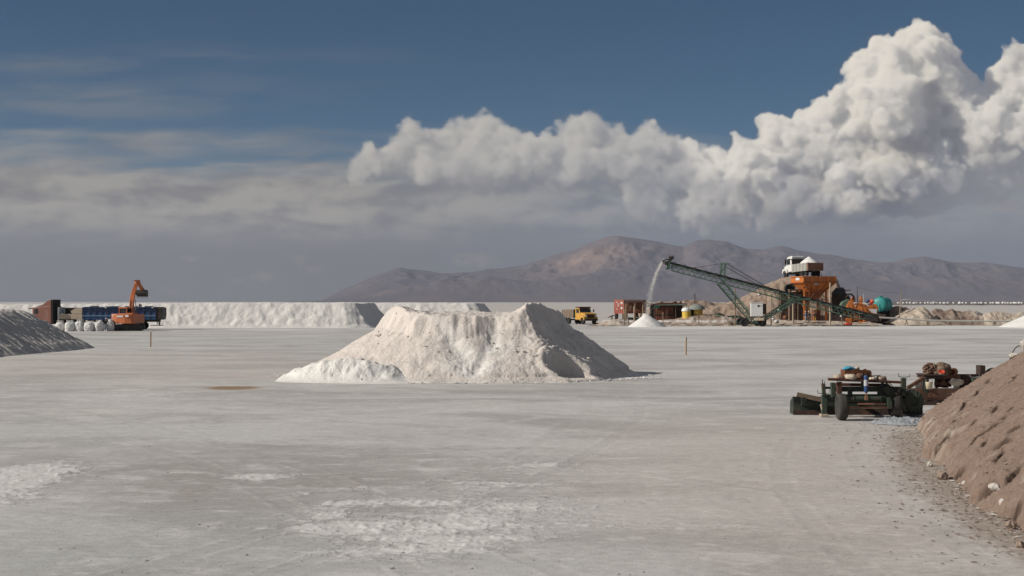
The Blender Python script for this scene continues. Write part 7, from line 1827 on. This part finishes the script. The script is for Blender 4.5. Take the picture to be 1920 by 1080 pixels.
    b = MB(); b.bar(W(1588.5, 744, Yf - .3), W(1588.5, 765, Yf - .3), .06, .1, up=(0, 1, 0)); b.build('wheel_bracket', M_['g_impl'], t, .01)
    # wheels, seen almost edge on
    for px, py, Y in ((1578.3, 788, 45.75), (1677.5, 780.3, 47.0)):
        r = .425; c = W(px, 0, Y); wheel(t, (c.x, c.y, r), r, .285, 'x', M_['tyre'], M_['r_dark'], 36)
    # rusty beam across the top
    b = MB(); b.bar(W(1552.5, 711, 46.6), W(1689, 716.8, 46.75), .12, .085); b.build('top_beam', M_['rust'], t, .01)
    # deck under the junk
    b = MB(); b.bar(W(1564, 712.0, 46.9), W(1664, 715.0, 46.9), .7, .05); b.build('deck_plate', M_['r_dark'], t)
    # upright block, cylinder
    b = MB(); b.bar(W(1617.5, 729, 46.75), W(1618.5, 705, 46.75), .10, .14, up=(0, 1, 0)); b.build('cylinder_mount', M_['g_moss'], t, .01)
    Yc = 46.5
    b = MB(); b.tube(W(1624.0, 733, Yc), W(1623.6, 706, Yc), .068, n=18); b.tube(W(1624.0, 736.0, Yc), W(1624.0, 732.2, Yc), .055, .072, n=16); b.tube(W(1623.6, 706.4, Yc), W(1623.6, 703.8, Yc), .074, .05, n=18); b.tube(W(1624, 726, Yc), W(1624, 727.4, Yc), .078, n=18); cy = b.build('hydraulic_cylinder', M_['cyl'], t)
    b = MB(); b.lathe([(.0695, -.10), (.0695, .10)], W(1623.8, 717.8, Yc), 'z', 24); s_ = b.build('sticker', M_['label'], cy)
    b = MB(); b.tube(W(1624.2, 745, Yc), W(1624, 736, Yc), .028, n=10); b.bar(W(1624.2, 750, Yc), W(1624.2, 743, Yc), .09, .09, up=(0, 1, 0)); b.build('piston_rod', M_['rust_lt'], cy)
    # struts sloping to the right
    b = MB(); b.tube(W(1647, 707, 46.9), W(1687.5, 738, 46.6), .02, n=7); b.tube(W(1643, 710, 47.0), W(1683, 739, 46.8), .03, n=7); b.path([W(1632, 706.5, 46.7), W(1644, 704.5, 46.8), W(1658, 712, 46.8), W(1672, 722, 46.7), W(1679, 734, 46.7)], .014, 6); b.bar(W(1660, 705.5, 46.9), W(1664, 719, 46.9), .03); b.each('strut', M_['r_dark'], t)
    b = MB(); b.prism([(W(1664, 0, 47).x, W(0, 721, 47).z), (W(1680, 0, 47).x, W(0, 731, 47).z), (W(1688, 0, 47).x, W(0, 744, 47).z), (W(1660, 0, 47).x, W(0, 744, 47).z), (W(1650, 0, 47).x, W(0, 724, 47).z)], -.15, .5, 'y'); b.build('gear_housing', M_['g_impl'], t, .03)
    # right mast with its fork rod
    b = MB(); b.bar(W(1693.5, 742, 47.2), W(1694, 709, 47.2), .155, .16, up=(0, 1, 0)); m2 = b.build('mast', M_['g_moss'], t, .012)
    b = MB(); c = W(1695.5, 706.2, 47.1); u_rod(b, c.x, c.y, c.z, .185, .11); b.build('fork_rod', M_['dark'], m2)
    # ribbed drum on the right end
    c = W(1709, 752, 47.4)
    b = MB(); b.lathe([(.12, -.26), (.13, -.30), (.22, -.31), (.30, -.28), (.37, -.18), (.38, .0), (.37, .2), (.2, .3), (0, .3)], c, 'y', 30); b.lathe([(.10, -.25), (.10, -.12), (0, -.12)], c, 'y', 20); dr = b.build('ribbed_drum', M_['g_impl'], t)
    b = MB()
    for i in range(16): a = 2 * math.pi * i / 16; b.bar(c + Vector((.15 * math.cos(a), -.315, .15 * math.sin(a))), c + Vector((.355 * math.cos(a + .2), -.24, .355 * math.sin(a + .2))), .05, .05, up=(0, 1, 0))
    b.each('rib', M_['g_moss'], dr)
    b = MB(); b.box(W(1697, 0, 47.5).x, W(1727, 0, 47.5).x, .35, 1.1, .05, W(0, 752, 47.5).z); b.build('side_box', M_['g_impl'], t, .05)
    b = MB(); b.bar(W(1688, 738, 47), W(1722, 742, 47.6), .1, .14); b.bar(W(1686, 744, 46.9), W(1697, 771, 47.1), .12, .16, up=(0, 1, 0)); b.build('side_arm', M_['g_impl'], t, .01)
    b = MB(); b.tube(W(1684, 734, 46.6), W(1688.5, 727, 46.6), .012, n=6); b.tube(W(1679, 737, 46.6), W(1686, 742, 46.6), .02, n=6); b.each('loose_rod', M_['r_dark'], t)
    # junk on top (things of their own)
    Yj = 46.95
    z_d = P(0, 711.5, Yj).z
    t2 = thing('rusty_box', 'rusty torn sheet metal box standing on the green scraper deck', 'box', (GX(1605.5, Yj), Yj + .08, z_d - .02), .05)
    w_ = 24.5 * Yj / F; h_ = (711.5 - 691.5) * Yj / F
    b = MB(); rag = np.random.default_rng(3)
    topz = [h_ * (1 - .16 * rag.random()) for _ in range(13)]
    xs = np.linspace(-w_, w_, 13)
    b.prism([(-w_, 0), (w_, 0)] + [(xs[i], topz[i]) for i in range(12, -1, -1)], -.26, -.235, 'y'); b.prism([(-w_, 0), (w_, 0)] + [(xs[i], topz[12 - i] * 1.03) for i in range(12, -1, -1)], .235, .26, 'y')
    b.box(-w_, -w_ + .025, -.232, .232, 0, h_ * .95); b.box(w_ - .025, w_, -.232, .232, 0, h_ * .93); b.box(-w_ + .027, w_ - .027, -.232, .232, 0, .03); b.build('box', M_['rust'], t2)
    b = MB()
    for k in range(5): b.bar((-w_ + .1 + k * .19, -.29, .02), (-w_ + .1 + k * .19, -.285, h_ * .8), .035, .02)
    b.build('rib', M_['rust'], t2)
    o = blob('rag', M_['rag'], None, (0, 0, 0), (.17, .13, .07), 121, .22, 3, loc=P(1590.5, 690.8, Yj + .1)); tag(o, 'light blue rag stuffed in the rusty box on the green scraper', 'rag')
    o = blob('rag', M_['sack_pale'], None, (0, 0, 0), (.07, .07, .06), 122, .22, 3, loc=P(1607, 690.6, Yj + .1)); tag(o, 'small cream rag lying beside the blue one in the rusty box', 'rag')
    for k, (px, py, rr, m, lab) in enumerate(((1571.5, 707.5, (.16, .15, .10), 'sack', 'small brown sack at the left end of the green scraper deck'), (1595, 707.8, (.22, .16, .115), 'sack_pale', 'big cream sack in front of the rusty box on the green scraper'), (1611.5, 705.8, (.13, .14, .11), 'rope', 'brown bundle between the cream sack and the blue cylinder'), (1636, 710.5, (.14, .14, .07), 'sack_pale', 'flat pale sack right of the blue cylinder'), (1652, 709.5, (.16, .15, .10), 'sack', 'dusty sack at the right end of the green scraper deck'), (1582, 709.4, (.09, .1, .06), 'rust_lt', 'rusty lump between the brown sack and the big cream sack'))):
        o = blob('sack' if 'sack' in lab[:20] else 'bundle', M_[m], None, (0, 0, 0), rr, 130 + k, .16, 3, 1.8, loc=P(px, py, 46.72 if k != 4 else 46.9)); tag(o, lab, 'sack' if 'sack' in lab[:20] else 'bundle')
    b = MB(); b.bar((0, 0, 0), (.33, .05, .012), .07, .02); o = b.build('loose_bar', M_['rust']); o.location = P(1632, 705, 46.8); tag(o, 'loose rusty flat bar lying right of the blue cylinder', 'bar')
scraper_green()

def scraper_rusty():
    O = Vector((GX(1770, 52.6), 52.6, 0))
    t = thing('drawn_scraper', 'rusty brown drawn scraper behind the green one, half hidden by the earth heap', 'scraper', O, 0)
    W = lambda px, py, Y: P(px, py, Y) - O
    X = lambda px, Y=52.6: W(px, 0, Y).x
    Z = lambda py, Y=52.6: W(0, py, Y).z
    moldboard(None, X(1697), X(1800), 0.0, .0, Z(727.5), M_['r_blade'], M_['r_dark'], t, 0.0)
    moldboard(None, X(1800.5), X(1850), 0.35, .0, Z(727.5), M_['r_dark'], M_['r_dark'], t, 0.0)
    b = MB(); b.box(X(1739), X(1756), -.22, -.16, Z(744), Z(736)); b.build('blade_plate', M_['r_impl'], t, .01)
    b = MB(); b.bar(W(1701.5, 727.5, 52.4), W(1733, 708, 52.5), .13, .12); b.build('diagonal_brace', M_['r_impl'], t, .012)
    b = MB(); b.bar(W(1754, 727, 52.9), W(1785, 700, 53.0), .11, .1); b.build('diagonal_brace', M_['r_impl'], t, .012)
    b = MB(); b.box(X(1728), X(1762), -.5, .6, Z(709), Z(703.5)); b.box(X(1724), X(1757), -.55, .5, Z(703.4), Z(701)); b.build('platform', M_['r_dark'], t, .01)
    b = MB(); b.bar(W(1736, 736, 52.5), W(1736.5, 708, 52.5), .17, .17, up=(0, 1, 0)); b.build('leg_post', M_['g_impl'], t, .012)
    b = MB(); b.bar(W(1760, 726, 52.8), W(1760, 704, 52.8), .26, .2, up=(0, 1, 0)); b.bar(W(1772, 727, 52.8), W(1772, 704, 52.8), .2, .2, up=(0, 1, 0)); b.bar(W(1775, 725, 53), W(1775, 708, 53), .3, .2, up=(0, 1, 0)); b.each('upright', M_['r_dark'], t, .01)
    b = MB(); b.bar(W(1752, 719, 52.7), W(1778, 720, 52.7), .10, .12); b.bar(W(1754, 706.5, 52.6), W(1800, 706.5, 52.6), .2, .14); b.build('rail', M_['r_impl'], t, .01)
    b = MB(); b.bar(W(1796, 706, 52.9), W(1872, 705.6, 53.2), .22, .18); b.build('draw_beam', M_['r_dark'], t, .015)
    b = MB(); b.box(X(1805), X(1821), .0, .4, Z(735), Z(704)); b.build('side_panel', M_['r_dark'], t, .02)
    b = MB(); b.bar(W(1827, 738, 52.5), W(1827.5, 709, 52.5), .21, .2, up=(0, 1, 0)); m2 = b.build('mast', M_['g_moss'], t, .012)
    b = MB(); c = W(1827.5, 706.5, 52.3); u_rod(b, c.x, c.y, c.z, .17, .13); b.build('fork_rod', M_['steel'], m2)
    b = MB(); b.box(X(1843), X(1853), .3, .8, Z(704), Z(686)); b.build('battery_box', M_['r_dark'], t, .015)
    c = W(1862, 705, 53.2); b = MB(); b.lathe([(0, -.16), (.3, -.15), (.33, -.05), (.33, .05), (.3, .15), (0, .16)], (c.x, c.y, c.z - .02), 'y', 30); b.build('pulley_disc', M_['g_impl'], t)
    b = MB(); b.bar(W(1722, 727, 53), W(1737, 716, 53), .3, .02); b.build('gusset', M_['r_dark'], t)
    for px, Y in ((1728, 54.3), (1800, 54.3)):
        cc = W(px, 0, Y); wheel(t, (cc.x, cc.y, .42), .42, .28, 'x', M_['tyre'], M_['r_dark'], 28)
    # things lying on it
    Yj = 52.55
    t2 = thing('paint_bucket', 'cream stained bucket hanging on the rusty scraper leg', 'bucket', P(1742, 729.5, 52.25), .1)
    b = MB(); b.lathe([(0, 0), (.105, 0), (.135, .24), (.14, .26), (.128, .26), (.12, .24), (0, .235)], (0, 0, 0), 'z', 20); b.build('pail', M_['bucket'], t2)
    b = MB(); b.path([(-.135, 0, .22), (-.12, 0, .33), (0, 0, .385), (.12, 0, .33), (.135, 0, .22)], .008, 5); b.build('handle', M_['steel'], t2)
    o = blob('rolled_sack', M_['sack_pale'], None, (0, 0, 0), (.27, .16, .13), 141, .13, 3, 2.2, loc=P(1793, 716.8, 52.5)); tag(o, 'rolled cream sack tucked under the beam of the rusty scraper', 'sack')
    o = blob('can', M_['rust'], None, (0, 0, 0), (.07, .07, .13), 142, .04, 2, loc=P(1768.5, 716.5, 52.45)); tag(o, 'small reddish can hanging in the frame of the rusty scraper', 'can')
    b = MB(); rng = np.random.default_rng(8)
    for k in range(7):
        c = W(1743 + rng.uniform(-5, 5), 695 + rng.uniform(-4, 3), Yj); pts = []
        a0 = rng.uniform(0, 6)
        for i in range(15): a = a0 + i * .42; pts.append(c + Vector((.15 * math.cos(a) * rng.uniform(.8, 1.1), .12 * math.sin(a) + rng.normal(0, .02), .10 * math.sin(a * 1.1) + .008 * i)))
        b.path(pts, .038, 7)
    o = b.build('rope_coil', M_['rope']); o.location = O; tag(o, 'tangled brown rope coil on the left of the rusty scraper platform', 'rope')
    b = MB(); b.tube(W(1730.5, 704, Yj), W(1736, 687, Yj), .028, n=8); b.tube(W(1736, 687, Yj), W(1750, 690, Yj), .03, n=8); b.build('bent_handle', M_['r_dark'], t)
    rs = np.random.default_rng(21); bmx = MB(); heap_ = [(1752, 697, .17), (1757, 690, .17), (1765, 687, .19), (1773, 689, .17), (1777, 697, .16), (1765, 694, .20), (1770, 699, .16), (1757, 700, .15)]
    for px, py, r in heap_:
        bm = bmesh.new(); bmesh.ops.create_icosphere(bm, subdivisions=3, radius=1); of = rs.uniform(0, 50, 2); c = W(px, py, Yj + rs.uniform(-.05, .12))
        for v in bm.verts:
            n = v.co.normalized(); v.co = c + Vector((n.x * 1.15, n.y, n.z * .85)) * r * (1 + .22 * float(perlin(n.x * 2.2 + of[0], n.y * 2.2 + n.z * 1.9 + of[1], 33)) + .10 * float(perlin(n.x * 6 + of[1], n.z * 6 + n.y * 3, 34)))
        bm.verts.index_update(); bmx.add([v.co.copy() for v in bm.verts], [tuple(v.index for v in f.verts) for f in bm.faces], True); bm.free()
    b = bmx
    o = b.build('sacking', M_['sack']); o.data.materials[0] = mat('brown_sacking', (.155, .105, .078), .95, .2, 7, .02, 24, col2=(.25, .19, .145), amount=.42, spec=.1); o.location = O; tag(o, 'arched heap of brown sacking on top of the rusty scraper', 'sacking')
    t2 = thing('funnel', 'red rimmed whitish funnel lying in the brown sacking on the rusty scraper', 'funnel', P(1765.5, 699, 52.25), .1); t2.rotation_euler = (.5, -.15, 0)
    b = MB(); b.lathe([(0, -.10), (.06, -.09), (.10, -.03), (.12, .02), (.10, .02), (.05, -.06), (0, -.07)], (0, 0, 0), 'z', 20); b.build('cone', M_['steel'], t2)
    b = MB(); b.lathe([(.10, .021), (.125, .03), (.13, .045), (.12, .055), (.09, .05), (.085, .022)], (0, 0, 0), 'z', 22); b.build('rim', M_['signal_red'], t2)
    c = P(1788.5, 697, Yj); t2 = thing('rusty_pot', 'round rusty pot at the right end of the junk on the rusty scraper', 'pot', c, .3)
    b = MB(); b.lathe([(0, -.14), (.10, -.13), (.145, -.02), (.145, .06), (.11, .13), (.10, .125), (.12, .05), (.09, .0), (0, 0)], (0, 0, 0), 'y', 22); b.build('pot', M_['rust'], t2); t2.rotation_euler = (0, 0, 2.6)
scraper_rusty()

def plastic_sheet():
    X, Y = patch(-1.15, 1.15, -1.0, 1.0, .03)
    e = np.sqrt((X / 1.0) ** 2 + (Y / .85) ** 2) + .18 * fbm(X / .4, Y / .4, 3, 951)
    cr = np.abs(perlin(X / .22 + 3, Y / .2, 952)) * .6 + np.abs(perlin(X / .11, Y / .1 + 4, 953)) * .35
    Z = .10 * np.clip(1 - e ** 2, 0, 1) ** .8 + .15 * cr * sstep(1.05, .7, e) + .01
    Z = np.where(e > 1.05, -.5, Z)
    m = bpy.data.materials.new('clear_plastic_film'); m.use_nodes = True; nt_ = m.node_tree; b = nt_.nodes['Principled BSDF']
    b.inputs['Base Color'].default_value = (.46, .49, .53, 1); b.inputs['Roughness'].default_value = .22; b.inputs['Specular IOR Level'].default_value = .6
    tr = nt_.nodes.new('ShaderNodeBsdfTransparent'); mx_ = nt_.nodes.new('ShaderNodeMixShader'); mx_.inputs[0].default_value = .5
    nt_.links.new(tr.outputs[0], mx_.inputs[1]); nt_.links.new(b.outputs[0], mx_.inputs[2]); nt_.links.new(mx_.outputs[0], nt_.nodes['Material Output'].inputs['Surface'])
    yy = 44.6
    o = crop_heap('plastic_film', X * 1.0, Y, Z, m); o.location = (GX(1692, yy), yy, 0); o.rotation_euler = (0, 0, .15)
    so = o.modifiers.new('thickness', 'SOLIDIFY'); so.thickness = .004
    tag(o, 'crumpled clear plastic film on the ground in front of the green scraper', 'plastic film')
plastic_sheet()

def heap_crest(px):
    """the point of the heap's outline in the direction of px"""
    yy = np.linspace(22, 48, 500); xx = (px - 960) / F * yy
    hh = earth_heap_height(xx[None, :], yy[None, :])[0][0] - .015
    k_ = int(np.argmax((hh - H) / yy)); return Vector((float(xx[k_]), float(yy[k_]), float(hh[k_])))
def heap_top():
    c = heap_crest(1924); o = link('salt_lump', rock_mesh('lump', .2, 161, (.9, .9, 1.1)), M_SALT_CLOD, loc=c + Vector((0, 0, .12))); tag(o, 'whitish lump on the crest of the brown heap at the right edge', 'salt lump')
    c2 = heap_crest(1901); o = link('salt_lump', rock_mesh('lump', .17, 162, (1.2, 1.1, .5)), M_SALT_CLOD, loc=c2 + Vector((0, 0, .03))); tag(o, 'pale flat lump on the heap crest under the black hose loop', 'salt lump')
    a_, z_ = heap_crest(1893), heap_crest(1921); b = MB()
    b.path([a_.lerp(z_, t_) + Vector((0, 0, .26 * math.sin(math.pi * t_) ** .8 - .02)) for t_ in np.linspace(0, 1, 9)], .016, 6); o = b.build('hose', M_['black']); tag(o, 'thin black hose looping over the crest of the brown heap', 'hose')
heap_top()

# ------------------------------------------------------------------ the air
def build_haze():
    me = bpy.data.meshes.new('haze')
    x, y0, y1, z0, z1 = 26000, -400, 20500, -4.5, 960
    v = [(-x, y0, z0), (x, y0, z0), (x, y1, z0), (-x, y1, z0), (-x, y0, z1), (x, y0, z1), (x, y1, z1), (-x, y1, z1)]
    me.from_pydata(v, [], [(0, 3, 2, 1), (4, 5, 6, 7), (0, 1, 5, 4), (1, 2, 6, 5), (2, 3, 7, 6), (3, 0, 4, 7)]); me.update()
    m = bpy.data.materials.new('haze'); m.use_nodes = True; t = m.node_tree; t.nodes.clear()
    out = t.nodes.new('ShaderNodeOutputMaterial'); pv = t.nodes.new('ShaderNodeVolumePrincipled')
    pv.inputs['Color'].default_value = (0.48, 0.54, 0.69, 1); pv.inputs['Density'].default_value = 2.9e-5
    pv.inputs['Anisotropy'].default_value = 0.0
    t.links.new(pv.outputs[0], out.inputs['Volume'])
    o = link('haze', me, m); tag(o, kind='stuff')
build_haze()
